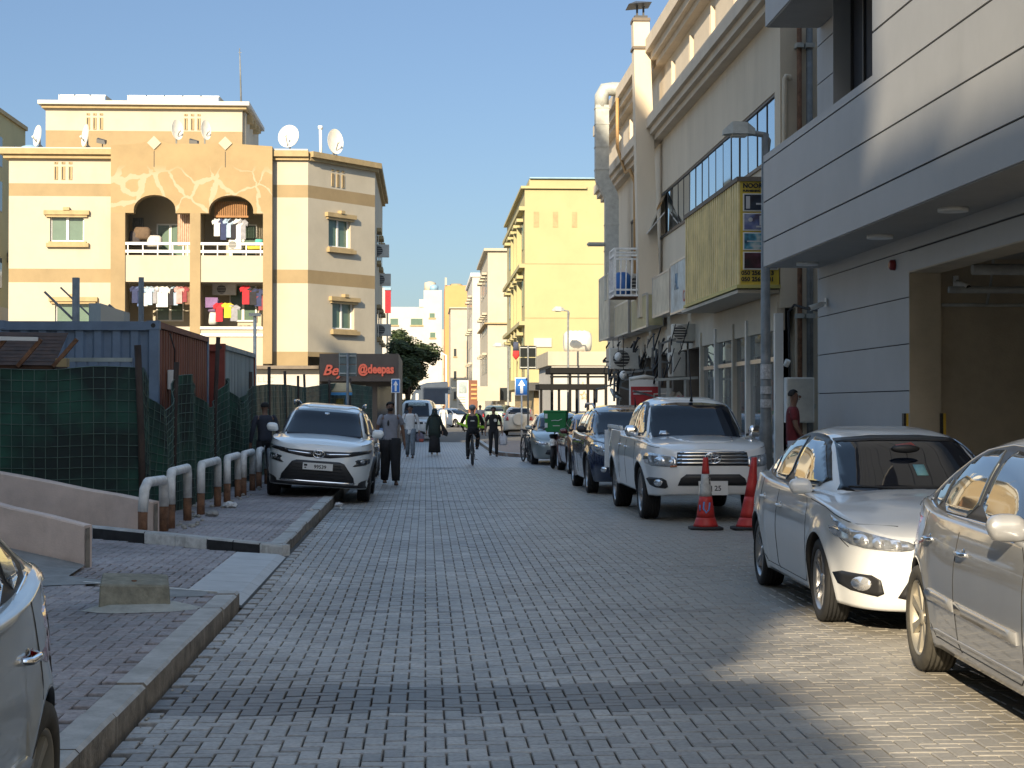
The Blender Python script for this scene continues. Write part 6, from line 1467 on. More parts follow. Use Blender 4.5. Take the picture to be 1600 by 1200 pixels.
# ---------------- navy crossover behind it
def build_navy():
    S = mk(SUV, W=1.88, Lf=2.36, Lr=2.40, wb=2.825, rw=.365, ra=.42, H=1.68, nf=4.6,
        zs=[(-2.36,.90),(-2.15,.98),(-1.7,1.04),(-1.2,1.08),(0,1.09),(1.5,1.13),(2.4,1.14)],
        roof=[(-1.25,1.07),(-.72,1.36),(-.35,1.57),(0,1.645),(.5,1.665),(1.2,1.64),(1.75,1.56),(2.1,1.38),(2.3,1.14)], cb=[(-1.25,1.05),(0,1.05),(2.3,1.08)], cw=[(-1.25,.70),(-.8,.79),(-.2,.84),(1.2,.84),(1.9,.79),(2.3,.7)])
    c = Car(S); t = thing('parked_car', 'glossy navy crossover with silver grille between the pickup and maroon car', 'car', (3.95,34.7,0), R(.6))
    P = paint('paint_navy', (.012,.022,.055), .2); c.shell(t, P); c.cabin(t, P); c.under(t); c.wheels(t, 'alloy', 6, 'rim_silver')
    c.decal(t, 'windscreen', [(-.72,1.10),(-.58,1.54),(-.2,1.575),(.2,1.575),(.58,1.54),(.72,1.10),(.35,1.08),(-.35,1.08)], 'F', M('car_glass'), 'c', off=.006)
    side_glass(c, t, [[(-.86,1.13),(-.40,1.46),(-.1,1.55),(.25,1.57),(.25,1.14)], [(.33,1.14),(.33,1.57),(1.0,1.55),(1.14,1.16)], [(1.2,1.17),(1.1,1.53),(1.6,1.46),(1.75,1.22)]], None)
    c.seam(t, [(-.98,1.11),(.3,1.12),(1.3,1.14),(1.8,1.19)], 'S', M('chrome'), r=.01, which='c', name='chrome_strip', off=.006)
    for sd in (1,-1): MB().tube([(sd*.64,-.25,1.61),(sd*.66,-.1,1.69),(sd*.66,1.2,1.69),(sd*.64,1.5,1.62)], .022, 8).build('roof_rail', M('alu'), t, local=True)
    c.decal(t, 'grille', [(-.50,.74),(.50,.74),(.48,.90),(-.48,.90)], 'F', M('alu'), off=.012, round_=1)
    for x in (-.3,0,.3):
        for z in (.785,.85): c.decal(t, 'grille_slot', [(x-.10,z-.018),(x+.10,z-.018),(x+.10,z+.018),(x-.10,z+.018)], 'F', M('plastic_black'), off=.018)
    c.both(t, 'headlight', [(.52,.72),(.74,.73),(.86,.82),(.88,.96),(.76,.98),(.58,.90)], 'F', M('lens'), off=.006, grid=.05, round_=1); c.lamp(t, .76, .885, .055, M('lens_bright'), off=.012); c.lamp(t, .65, .80, .04, M('lens_bright'), off=.012)
    c.decal(t, 'lower_intake', [(-.46,.34),(.46,.34),(.36,.55),(-.36,.55)], 'F', M('plastic_black'), off=.006, round_=1)
    c.seam(t, [(.48,.36),(.38,.54),(.30,.56)], 'F', M('alu'), r=.014, name='intake_trim'); c.lamp(t, .68, .47, .05, M('lens_bright'), name='fog_light')
    for pts in ([(-.80,1.08),(-.95,.95),(-.95,.5),(-.88,.36)], [(.29,1.12),(.29,.36)], [(-1.2,1.07),(-1.7,1.03),(-2.15,.96)]): c.seam(t, pts, 'S')
    c.mirror(t, -.78, 1.2, .88, M('plastic_black')); c.handle(t, .16, .97, M('chrome')); c.handle(t, 1.02, .98, M('chrome'))
    MB().tube([(.2,.0,1.64),(.2,.1,1.82)], [.02,.006], 6).build('antenna', M('rubber'), t, local=True)
    return t
build_navy()
# ---------------- generic car for the farther ones
def simple_car(label, S, loc, rz, pname, col, view='F', plate=True, metal=0, lod=.5, name='parked_car', cat='car', glass='car_glass', chrome=False, spare=False):
    S = mk(S, lod=lod); c = Car(S); t = thing(name, label, cat, loc, rz); P = paint(pname, col, .28, metal)
    c.shell(t, P); c.cabin(t, P); c.under(t); c.wheels(t, 'alloy', 5)
    zs0 = crom(S['zs'], -9); H = S['H']; zc = S['roof'][0][1]; wt = S['W']/2
    c.decal(t, 'windscreen', [(-wt*.72,zc+.05),(-wt*.60,H-.11),(0,H-.075),(wt*.60,H-.11),(wt*.72,zc+.05),(0,zc+.01)], 'F', M(glass), 'c', off=.008)
    zr = crom(S['zs'], 9); c.decal(t, 'rear_window', [(-wt*.66,zr+.08),(-wt*.58,H-.12),(wt*.58,H-.12),(wt*.66,zr+.08)], 'R', M(glass), 'c', off=.008)
    yb = S['roof'][-2][0]; zq = zc+.06
    side_glass(c, t, [[(-.8,zq),(-.32,H-.17),(.2,H-.10),(.2,zq)], [(.28,zq),(.28,H-.10),(.95,H-.12),(1.1,zq+.03)]], None, 'car_glass')
    hz = zs0-.07
    c.both(t, 'headlight', [(wt*.48,hz-.07),(wt*.80,hz-.06),(wt*.95,hz+.05),(wt*.70,hz+.04),(wt*.48,hz)], 'F', M('lens'), off=.01, round_=1)
    c.lamp(t, wt*.74, hz-.01, .045, M('lens_bright'), off=.016)
    c.decal(t, 'grille', [(-wt*.42,hz-.08),(wt*.42,hz-.08),(wt*.40,hz+.02),(-wt*.40,hz+.02)], 'F', M('chrome' if chrome else 'plastic_black'), off=.01)
    c.decal(t, 'lower_intake', [(-wt*.58,.28),(wt*.58,.28),(wt*.48,.46),(-wt*.48,.46)], 'F', M('plastic_black'), off=.008, round_=1)
    c.both(t, 'tail_light', [(wt*.62,zr-.28),(wt*.95,zr-.28),(wt*.95,zr-.04),(wt*.66,zr-.06)], 'R', M('lens_red'), off=.01)
    h, n = c.cast('R', 0, zr-.25, 'b'); r, n = c.cast('F', 0, .5, 'b')
    if plate: c.plate(t, 0, r.y-.01, .47, '')
    MB().box(-.26,.26,h.y,h.y+.02,zr-.42,zr-.30).build('number_plate', M('plate_white'), t, local=True)
    for pts in ([(-.86,zc),(-.92,.5),(-.86,.36)], [(.24,zc),(.24,.36)]): c.seam(t, pts, 'S')
    c.mirror(t, -.72, zc+.08, wt-.06, P); c.handle(t, .12, zc-.14, P)
    if spare:
        MB().tube([(0,h.y-.02,.92),(0,h.y+.17,.92),(0,h.y+.2,.92)], [.36,.36,.30], 24).build('spare_wheel_cover', P, t, local=True)
        for sd in (1,-1): c.decal(t, 'tail_light', [(sd*wt*.70,1.12),(sd*wt*.80,1.12),(sd*wt*.74,1.5),(sd*wt*.66,1.5)][::sd], 'R', M('lens_red'), 'c', off=.02)
    return t, c
simple_car('maroon saloon squeezed between the navy crossover and the motorbike', SEDAN, (4.28,43.9,0), R(1), 'paint_maroon', (.10,.012,.018))
simple_car('old silver-grey saloon facing the camera beside the bicycle and green delivery box', mk(SEDAN, W=1.72), (3.83,50.9,0), R(-1), 'paint_grey_green', (.26,.29,.28), metal=.5)
simple_car('blue hatchback hidden behind the white crossover on the left', SEDAN, (-1.97,42.2,.03), R(1), 'paint_blue', (.03,.10,.26), lod=.6)
simple_car('white hatchback parked behind the blue car on the left', SEDAN, (-2.0,37.3,.03), R(0), 'paint_white_b', (.6,.62,.62), lod=.6)
simple_car('cream off-roader seen from behind with a spare wheel, beyond the island', mk(SUV, W=1.8, H=1.72), (PX(812,98),98,0), R(180-4), 'paint_cream', (.66,.62,.54), spare=True)
simple_car('dark green-grey off-roader in front of the far shops, above the man in black', mk(SUV, W=1.85, H=1.78), (PX(783,112),112,.1), R(180-15), 'paint_olive', (.12,.16,.145), metal=.3)
simple_car('white hatchback side-on in the distance at the street crossing', SEDAN, (PX(710,135),135,0), R(35), 'paint_white_c', (.66,.66,.64))
simple_car('dark car parked far down the street beneath the poster', SEDAN, (PX(697,150),150,0), R(10), 'paint_dark', (.03,.03,.035))
simple_car('pale grey car farthest down the left side of the street', SEDAN, (PX(683,165),165,0), R(5), 'paint_pale', (.45,.46,.46))
VAN = mk(SUV, W=1.8, H=1.95, Lf=2.2, Lr=2.6, roof=[(-1.5,1.08),(-1.0,1.5),(-.7,1.82),(-.2,1.92),(.5,1.94),(2.2,1.92),(2.45,1.8),(2.5,1.2)], cw=[(-1.5,.7),(-.8,.82),(1.2,.84),(2.5,.82)], cb=[(-1.5,1.05),(2.5,1.08)], tum=.1, cp=6)
t_, c_ = simple_car('white van with a lettered strip on its windscreen behind the walkers', VAN, (PX(653,86),86,0), R(-3), 'paint_van', (.62,.63,.62), name='van', cat='van')
c_.decal(t_, 'windscreen_strip', [(-.42,1.63),(.42,1.63),(.40,1.80),(-.40,1.80)], 'F', mat('strip_grey', (.35,.42,.42), .4, var=.5, scale=14), 'c', off=.02)
# ================================================================ STREET FURNITURE
def lamp_post(label, x, y, h, arm, r0=.085, z0=0., head=1.0, group='street lamps'):
    t = thing('street_lamp', label, 'street lamp', (x,y,z0), group=group)
    MB().tube([(x,y,z0),(x,y,z0+1.3),(x,y,z0+1.35),(x,y,h)], [r0*1.15,r0*1.1,r0*.9,r0*.62], 14).build('pole', M('pole_grey'), t)
    MB().tube([(x,y,h-.55),(x+.05,y,h-.1),(x-.0,y,h-.02),(x+arm*.35,y,h+.02)], r0*.5, 8).build('arm', M('pole_grey'), t)
    hd = MB(); a = arm; xs = [x+a*.25, x+a*.45, x+a*.8, x+a*1.0]; hs = [.07,.15,.16,.05]; ws = [.07,.15,.16,.07]
    V = []
    for xx, hh, ww in zip(xs, hs, ws):
        hh *= head; ww *= head
        V += [(xx,y-ww,h-.02),(xx,y-ww*.7,h+hh),(xx,y+ww*.7,h+hh),(xx,y+ww,h-.02)]
    hd.add(V, [(i*4+k, i*4+(k+1)%4, (i+1)*4+(k+1)%4, (i+1)*4+k) for i in range(3) for k in range(4)]+[(0,1,2,3),(15,14,13,12)])
    hd.build('lamp_head', M('galv'), t)
    MB().box(min(xs[1],xs[2]),max(xs[1],xs[2]),y-.11*head,y+.11*head,h-.05,h-.02).build('lamp_glass', M('dish_white'), t)
    return t
lp = lamp_post('grey street lamp with pasted notices in front of the shop, leaning over the road', PX(1200,29.5), 29.5, 6.25, -.72, r0=.10, head=1.2)
for z0, z1 in ((2.1,2.35),(1.62,1.76),(1.85,1.98)):
    x = PX(1200,29.5); q = MB(); rr_ = .103
    for k in range(6):
        a, b = R(200+25*k), R(225+25*k); q.add([(x+rr_*math.cos(a),29.5+rr_*math.sin(a),z0),(x+rr_*math.cos(b),29.5+rr_*math.sin(b),z0),(x+rr_*math.cos(b),29.5+rr_*math.sin(b),z1),(x+rr_*math.cos(a),29.5+rr_*math.sin(a),z1)], [(0,1,2,3)])
    q.build('notice', mat('notice_paper', (.5,.5,.5), .8, var=.3, scale=25), lp)
lamp_post('slim street lamp in front of the yellow building above the canopy', PX(888,88), 88, PZ(485,88), -.8, r0=.07, head=1.3)
lamp_post('distant street lamp left of the yellow building', PX(794,112), 112, PZ(541,112), -1.0, r0=.08, head=1.4)
t = thing('street_lamp', 'lamp head on a bracket sticking out from the far shop wall', 'street lamp', (5.9,54,7), group='street lamps')
z = PZ(381,54); MB().box(PX(918,54),PX(946,54),53.85,54.15,z-.05,z+.06).build('lamp_head', M('galv'), t, bevel=.03); MB().bar((PX(944,54),54,z),(5.9,54,z-.05),.05).build('arm', M('pole_grey'), t)
t = thing('street_lamp', 'thin grey post with a flat top in front of the cream building', 'street lamp', (PX(400,62),62,0), group='street lamps')
x = PX(400,62); MB().tube([(x,62,0),(x,62,PZ(492,62))], .06, 8).build('pole', M('galv'), t); MB().box(x-.2,x+.2,61.9,62.1,PZ(495,62),PZ(490,62)).build('lamp_head', M('galv'), t)

def road_sign(label, px, py0, py1, w_px, Y, base_z=0.):
    x = PX(px, Y); z0, z1 = PZ(py1, Y), PZ(py0, Y); w_ = w_px*Y/F/2
    t = thing('road_sign', label, 'road sign', (x,Y,base_z), group='one-way signs')
    MB().tube([(x,Y+.03,base_z),(x,Y+.03,z1-.05)], .035, 10).build('pole', M('frame_white'), t)
    MB().box(x-w_, x+w_, Y-.02, Y, z0, z1).build('panel', M('paint_white_sign') if 'paint_white_sign' in MATS else mat('paint_white_sign', (.75,.76,.77), .4, var=0), t, bevel=.015)
    MB().box(x-w_+.03, x+w_-.03, Y-.026, Y-.02, z0+.03, z1-.03).build('blue_field', mat('sign_blue', (.015,.14,.48), .4, var=0), t)
    h = z1-z0; P = [(-.06,.12),(.06,.12),(.06,.55),(.15,.55),(0,.88),(-.15,.55),(-.06,.55)]; k = w_*2/.62
    q = MB().prism([(x+u*1.0*w_*2/.55, z0+v*h) for u, v in P], 'y', Y-.032, Y-.026); q.build('arrow', M('paint_white_sign'), t)
    return t
road_sign('blue one-way sign with white arrow on the left before the tree', 618.5, 592, 614, 14, 66)
road_sign('larger blue one-way sign with white arrow standing on the right island', 815, 590, 618, 21, 75, .11)
def backboard(label, px, py0, py1, w_px, Y, m, lab=None):
    x = PX(px, Y); z0, z1 = PZ(py1, Y), PZ(py0, Y); w_ = w_px*Y/F/2
    t = thing('sign_back', label, 'sign', (x,Y,0))
    MB().tube([(x,Y-.04,0),(x,Y-.04,z1+.0)], .04, 10).build('pole', M('pole_grey'), t); zc = (z0+z1)/2+.02
    for a, b in ((z0,zc-.03),(zc,z1)): MB().box(x-w_, x+w_, Y, Y+.03, a, b).build('panel', m, t, bevel=.008)
    for zz in (z0+.08, z1-.08): MB().box(x-w_*.9, x+w_*.9, Y-.03, Y-.001, zz-.02, zz+.02).build('brace', M('galv'), t)
    MB().box(x-w_*.95,x-w_*.9,Y-.01,Y-.002,z0,z1).box(x+w_*.9,x+w_*.95,Y-.01,Y-.002,z0,z1).build('edge', M('galv'), t)
backboard('grey back of a double road sign in front of the bakery lettering', 544, 552, 588, 28, 50, mat('sign_back_grey', (.13,.17,.17), .5, var=.1))
backboard('dark back of a large sign on a post beside the one-way sign', 825, 540, 577, 27, 74, mat('sign_back_dark', (.02,.023,.023), .9, var=0, spec=.1))
# kiosk with beige roof on blue legs
t = thing('kiosk', 'small blue-framed kiosk with a sloping beige roof in front of the bakery', 'kiosk', (PX(532,58),58,0))
xa, xb = PX(512,58), PX(552,58); z0, z1 = PZ(611,58), PZ(598,58)
MB().add([(xa,57.4,z0),(xb,57.4,z0),(xb-.12,58.4,z1),(xa+.1,58.4,z1),(xa,57.4,z0-.05),(xb,57.4,z0-.05),(xb-.12,58.4,z1-.05),(xa+.1,58.4,z1-.05)], [(0,1,2,3),(7,6,5,4),(0,4,5,1),(1,5,6,2),(2,6,7,3),(3,7,4,0)]).build('roof', M('trim_gold'), t)
q = MB().box(xa,xb,57.38,57.42,z0-.14,z0-.05)
for x in (xa+.12, xb-.16): q.box(x-.05,x+.05,57.45,57.55,0,z0-.1)
q.build('frame', mat('kiosk_blue', (.05,.25,.50), .5, var=.1), t); MB().box(xa+.3,xb-.3,57.9,58.0,.9,z0-.25).build('shelf_goods', mat('goods', (.4,.33,.1), .8, var=.5, scale=8), t)
# traffic cones
def cone(label, x, y, lean=(0, 0), scuff=True):
    t = thing('traffic_cone', label, 'traffic cone', (x,y,0), group='traffic cones')
    o = MB().rings([(0,0,0,.22,.22),(0,0,.03,.22,.22),(0,0,.04,.19,.19)], 24, p=6).build('base', M('rubber'), t, local=True)
    def ring(z0, z1, r0, r1): return MB().rings([(lean[0]*z, lean[1]*z, z, r0+(r1-r0)*(z-z0)/(z1-z0), r0+(r1-r0)*(z-z0)/(z1-z0)) for z in [z0+(z1-z0)*k/4 for k in range(5)]], 24)
    red = mat('cone_red', (.50,.035,.03), .5, var=.15, scale=8, stain=.25)
    ring(.04,.16,.17,.125).build('skirt', red, t, local=True); ring(.16,.44,.125,.085).build('body', red, t, local=True)
    if scuff: ring(.44,.74,.086,.055).build('reflective_band', mat('cone_white', (.50,.50,.48), .5, var=.2, scale=10, stain=.4), t, local=True); ring(.74,.96,.054,.034).build('tip', red, t, local=True)
    else: ring(.44,.96,.085,.036).build('tip', red, t, local=True)
    return t
c1 = cone('red cone with a white band and blue U graffiti in front of the pickup', 3.74, 23.4)
bl = mat('graffiti_blue', (.12,.25,.55), .6, var=0)
q = MB(); U = [(-.035,.37),(-.045,.28),(-.01,.225),(.03,.27),(.04,.36)]
def cr(z): return .125+(.085-.125)*(z-.16)/.28
q.tube([(u, -math.sqrt(max(0, cr(z)**2-u*u))-.002, z) for u, z in U], .013, 6); q.tube([(-.09,-.085,.25),(-.088,-.075,.33)], .01, 6); q.build('graffiti', bl, c1, local=True)
q = MB()
for k in range(3): q.tube([(.035,-.055,.60+.045*k),(.05,-.045,.62+.045*k),(.035,-.052,.635+.045*k)], .006, 5)
q.build('scrawl', M('ink'), c1, local=True)
c2 = cone('plain red cone leaning beside the white saloon', 4.30, 23.35, lean=(.09, .0), scuff=False)
# concrete block with steel stub, mortar skirt
t = thing('concrete_block', 'weathered concrete block mortared to the left pavement', 'block', (-2.2,13.45,.12), R(9))
MB().add([(-.26,-.14,0),(.27,-.15,0),(.27,.34,0),(-.25,.36,0),(-.25,-.115,.195),(.26,-.13,.18),(.255,.30,.225),(-.24,.32,.245)], [(0,3,2,1),(4,5,6,7),(0,1,5,4),(1,2,6,5),(2,3,7,6),(3,0,4,7)]).build('block', M('concrete_green'), t, local=True, bevel=.012)
q = MB(); P = []; rq = random.Random(5)
for k in range(28): a_ = 2*math.pi*k/28; rx = .40+rq.uniform(-.03,.03)+(.06 if math.cos(a_) > .6 else 0); P.append((rx*math.cos(a_)+.03, (.27+rq.uniform(-.02,.02))*math.sin(a_)-.06))
q.add([(x*.62, y*.62, .045) for x, y in P]+[(x, y, .001) for x, y in P], [tuple(range(28))]+[(k,28+k,28+(k+1)%28,(k+1)%28) for k in range(28)], 0, True); q.build('mortar_skirt', M('mortar'), t, local=True)
MB().tube([(.0,.02,.18),(.0,.02,.21)], .02, 8).build('steel_stub', M('rust'), t, local=True)

# ramp walls
def wallseg(label, p0, p1, zb0, zb1, zt0, zt1, th):
    t = thing('ramp_wall', label, 'wall', (*p0, 0))
    d = Vector((p1[0]-p0[0], p1[1]-p0[1], 0)).normalized(); n = Vector((-d.y, d.x, 0))*th
    if n.y < 0: n = -n
    V = []; k = 8
    for i in range(k+1):
        f = i/k; x, y = p0[0]+(p1[0]-p0[0])*f, p0[1]+(p1[1]-p0[1])*f; b, tt = zb0+(zb1-zb0)*f, zt0+(zt1-zt0)*f+.006*math.sin(i*2.3)
        V += [(x,y,b-.1),(x,y,tt-.015),(x+n.x*.1,y+n.y*.1,tt),(x+n.x,y+n.y,tt),(x+n.x,y+n.y,b-.1)]
    F_ = [(i*5+j, i*5+(j+1)%5, (i+1)*5+(j+1)%5, (i+1)*5+j) for i in range(k) for j in range(5)]+[(0,1,2,3,4),tuple(k*5+j for j in range(5))]
    MB().add(V, F_).build('wall', M('pink_wall'), t)
    e0 = Vector((p0[0], p0[1], 0)); MB().add([tuple(e0+Vector((.012,-.012,zb0-.05))),tuple(e0+n*.6+Vector((.012,-.012,zb0-.05))),tuple(e0+n*.6+Vector((.012,-.012,zt0-.02))),tuple(e0+Vector((.012,-.012,zt0-.03)))],[(0,1,2,3)]).build('end_render', M('kerb_face'), t)
    return t
wallseg('lower pink plaster ramp wall nearer the camera on the left', (-3.27,17.1), (-6.4,18.2), .12, .78, .50, 1.16, .14)
wallseg('higher pink plaster ramp wall behind, ending at the first hoop barrier', (-3.28,21.45), (-6.9,22.6), .12, .2, .49, 1.10, .16)
# hoop barriers
hx = -3.2; hoops = [(20.65,21.75),(22.2,23.75),(25.0,27.0),(28.1,29.7),(30.4,32.0),(33.0,34.7)]
for i, (ya, yb) in enumerate(hoops):
    lab = ['bent white and rusty hoop barrier nearest the pink wall end','white and rust hoop barrier second from the pink wall','white and rust hoop barrier third from the pink wall','white hoop barrier fourth along, beside the litter bag','white hoop barrier fifth along the net fence','white hoop barrier farthest along, next to the white crossover'][i]
    t = thing('hoop_barrier', lab, 'barrier', (hx,(ya+yb)/2,.12), group='hoop barriers along the fence')
    zt = .82 if i else .76; x = hx-.0+(.02*i); sag = -.08 if i == 0 else 0; yy2 = yb+.15*(-1 if i % 2 else .5)*0
    mw = M('steel_white'); o = MB().tube([(x-(.08 if i == 0 else 0),ya,.42),(x-(.06 if i == 0 else 0),ya,zt-.08),(x-(.03 if i == 0 else 0),ya+.06,zt),(x,yb-.06,zt+sag*.2),(x,yb,zt-.08),(x,yb,.42)], .06, 10).build('hoop', mw, t)
    for y, nm in ((ya,0),(yb,1)): MB().tube([(x-(.08 if i == 0 and nm == 0 else 0),y,.05),(x-(.08 if i == 0 and nm == 0 else 0),y,.43)], .056, 10).build('leg', M('rust'), t)
# litter
for k, (x, y, s_, lab, c) in enumerate(((-2.93,26.6,.10,'crumpled white plastic bag at the foot of the hoops',(.6,.62,.63)),(-1.42,29.0,.07,'white paper scrap in the gutter by the crossover',(.6,.6,.6)),(-1.35,28.2,.03,'tiny white scrap in the road near the crossover',(.6,.6,.58)),(-2.95,24.6,.09,'grey rag on the pavement edge between hoops',(.3,.3,.29)),(-1.66,25.6,.05,'white wrapper on the left kerb',(.6,.6,.6)))):
    r_ = random.Random(k); q = MB().ell((x,y,(.12 if x < -1.55 else 0)+s_*.35), s_, s_*.9, s_*.5, 10, 7); q.v = [(a+r_.uniform(-1,1)*s_*.2, b+r_.uniform(-1,1)*s_*.2, c2_+r_.uniform(-.6,1)*s_*.2) for a, b, c2_ in q.v]; q.sm = [False]*len(q.f)
    tag(q.build('litter', fab(c), None), lab, 'litter')
q = MB(); r_ = random.Random(9)
for k in range(90):
    x, y = (-3.3+r_.uniform(-.25,.4), r_.uniform(22, 36)) ; s_ = r_.uniform(.015,.05); q.ell((x,y,.12+s_*.3), s_, s_, s_*.6, 5, 3)
for k in range(60): x, y = r_.uniform(-1.5,-1.3), r_.uniform(8, 32); s_ = r_.uniform(.005,.014); q.ell((x,y,.002), s_, s_, s_*.6, 5, 3)
tag(q.build('rubble', M('concrete'), None), kind='stuff')

# ================================================================ containers and net fence
mat('cont_blue', (.15,.21,.30), .6, var=.15, scale=2, bump=.1, stain=.3); mat('cont_rust', (.24,.085,.05), .7, var=.25, scale=2, stain=.5, streak=True)
mat('cont_grey', (.32,.36,.35), .7, var=.25, scale=2.5, stain=.6, streak=True); mat('cont_red', (.20,.035,.02), .7, var=.2, scale=2)
def container(label, x0, x1, y0, y1, z0, z1, mf, ms, rot=None):
    t = thing('shipping_container', label, 'container', ((x0+x1)/2,(y0+y1)/2,z0))
    MB().box(x0+.08,x1-.08,y0+.08,y1-.08,z0+.05,z1-.03).build('shell', ms, t)
    for (x, y) in ((x0,y0),(x1-.14,y0),(x0,y1-.14),(x1-.14,y1-.14)): MB().box(x,x+.14,y,y+.14,z0,z1).build('corner_post', mf, t)
    for (x, y) in ((x0,y0),(x1-.17,y0)): MB().box(x-.008,x+.178,y-.01,y+.16,z1-.12,z1+.012).build('corner_casting', mf, t)
    MB().tube([(x1-.08,y0-.012,z1-.06),(x1-.08,y0+.02,z1-.06)], .035, 10).build('casting_hole', M('ink'), t)
    MB().box(x0+.14,x1-.14,y0,y0+.09,z1-.13,z1).box(x0+.14,x1-.14,y0,y0+.09,z0,z0+.14).build('front_rail', mf, t)
    MB().box(x1-.08,x1,y0+.16,y1-.14,z1-.09,z1).box(x1-.08,x1,y0+.16,y1-.14,z0,z0+.14).build('side_rail', ms, t)
    def corr(a0, a1, f, n, dpt):
        P = []; w_ = (a1-a0)/n
        for k in range(n): s_ = a0+w_*k; P += [(s_, 0), (s_+w_*.38, 0), (s_+w_*.5, dpt), (s_+w_*.88, dpt)]
        P.append((a1, 0)); V = []
        for u, d in P: V += [f(u, d, z0+.14), f(u, d, z1-.1)]
        return MB().add(V, [(2*i, 2*i+2, 2*i+3, 2*i+1) for i in range(len(P)-1)])
    corr(x0+.14, x1-.14, lambda u, d, z: (u, y0+.03+d, z), int((x1-x0)/.28), .045).build('front_corrugation', mf, t)
    corr(y0+.14, y1-.14, lambda u, d, z: (x1-.025-d, u, z), int((y1-y0)/.28), .04).build('side_corrugation', ms, t)
    MB().box(x0+.05,x1-.05,y0+.05,y1-.05,z1-.03,z1-.01).build('roof', mf, t)
    return t
ca = container('blue-fronted shipping container with a rust-brown side behind the green net', -6.39, -3.95, 26.3, 32.4, .25, 2.90, M('cont_blue'), M('cont_rust'))
MB().box(-5.35,-4.32,26.27,26.31,1.2,2.36).build('hatch_frame', M('cont_blue'), ca)
q = MB()
for k in range(6): q.box(-5.30+.16*k+.01,-5.30+.16*k+.14,26.255,26.27,1.25,2.30)
q.build('hatch_board', M('cont_blue'), ca); MB().box(-5.34,-4.33,26.25,26.27,2.30,2.36).build('hatch_lintel', M('cont_grey'), ca)
container('second blue container partly hidden at the far left edge', -8.9, -6.46, 26.5, 32.6, .22, 2.86, M('cont_blue'), M('cont_blue'))
cb_ = container('weathered grey container with a dark red end, beyond the rust-brown one', -6.3, -3.82, 33.7, 39.8, .2, 2.82, M('cont_red'), M('cont_grey'))
t = thing('meter_box', 'small white junction box on the rust-brown container side', 'box', (-3.9,27.4,2.1)); MB().box(-3.96,-3.84,27.25,27.45,1.9,2.2).build('housing', M('frame_white'), t, bevel=.01); MB().tube([(-3.86,27.3,2.2),(-3.84,27.2,2.5),(-3.9,27.1,2.75)], .012, 5).build('wire', M('rubber'), t)
t = thing('shed_roof', 'dark brown board roof leaning over the net at the left edge', 'roof', (-5,23,2.3))
q = MB()
for k in range(9):
    z0 = PZ(571,23)+.05*k; q = MB().add([(-6.2,22.75+.1*k,z0),(PX(98,23),22.75+.1*k,z0-.01),(PX(98,23),22.87+.1*k,z0+.045),(-6.2,22.87+.1*k,z0+.055)], [(0,1,2,3)]); q.build('board', mat('dark_wood', (.07,.035,.02), .8, var=.35, scale=5), t)
MB().box(-6.2,PX(98,23),22.78,23.6,2.0,PZ(571,23)).build('frame', M('dark_wood'), t); MB().bar((-6.1,22.7,PZ(529,22.7)),(PX(67,22.7),22.7,PZ(531,22.7)),.05).build('pale_edge', M('frame_white'), t)
q = MB()
for k in range(4): q.bar((-6.1+.45*k,22.74,2.15),(-5.8+.45*k,22.74,2.5),.05)
q.build('brace', M('rust'), t)
tag(MB().box(PX(96,22.8),PX(113,22.8),22.72,22.9,PZ(574,22.8),PZ(561,22.8)).build('wood_block', M('trim_gold'), None), 'pale wooden block beside the brown boards', 'block')
# things on top / behind
for px, Y, top, bot, lab in ((125,33,436,500,'thick dark post standing behind the blue container'),(225,33,435,505,'dark post in front of the lower left balcony')):
    t = thing('post', lab, 'post', (PX(px,Y),Y,0)); MB().tube([(PX(px,Y),Y,0),(PX(px,Y),Y,PZ(top,Y))], .07 if px < 200 else .05, 8).build('pole', M('pole_grey'), t)
t = thing('scaffold_bars', 'thin dark bars leaning behind the blue container roof', 'bars', (PX(100,33),33,3)); MB().bar((PX(77,33),33,PZ(458,33)),(PX(120,33),33,PZ(500,33)),.04).bar((PX(98,33),33.2,PZ(450,33)),(PX(150,33),33.2,PZ(500,33)),.03).bar((PX(175,33),33,PZ(478,33)),(PX(205,33),33,PZ(502,33)),.05).build('bar', M('pole_grey'), t)
t = thing('tank', 'grey and beige metal box standing on the blue container roof', 'box', (PX(175,30),30,2.9)); MB().box(PX(150,30),PX(168,30),29.7,30.4,2.9,PZ(477,30)).build('side_panel', M('cont_grey'), t); MB().add([(PX(168,30),29.7,2.9),(PX(200,30),29.9,2.9),(PX(200,30),29.9,PZ(488,30)),(PX(168,30),29.7,PZ(478,30)),(PX(168,30),30.4,2.9),(PX(200,30),30.5,2.9),(PX(200,30),30.5,PZ(488,30)),(PX(168,30),30.4,PZ(478,30))],[(0,1,2,3),(7,6,5,4),(3,2,6,7),(1,5,6,2),(0,3,7,4)]).build('cover', M('cream_side'), t)
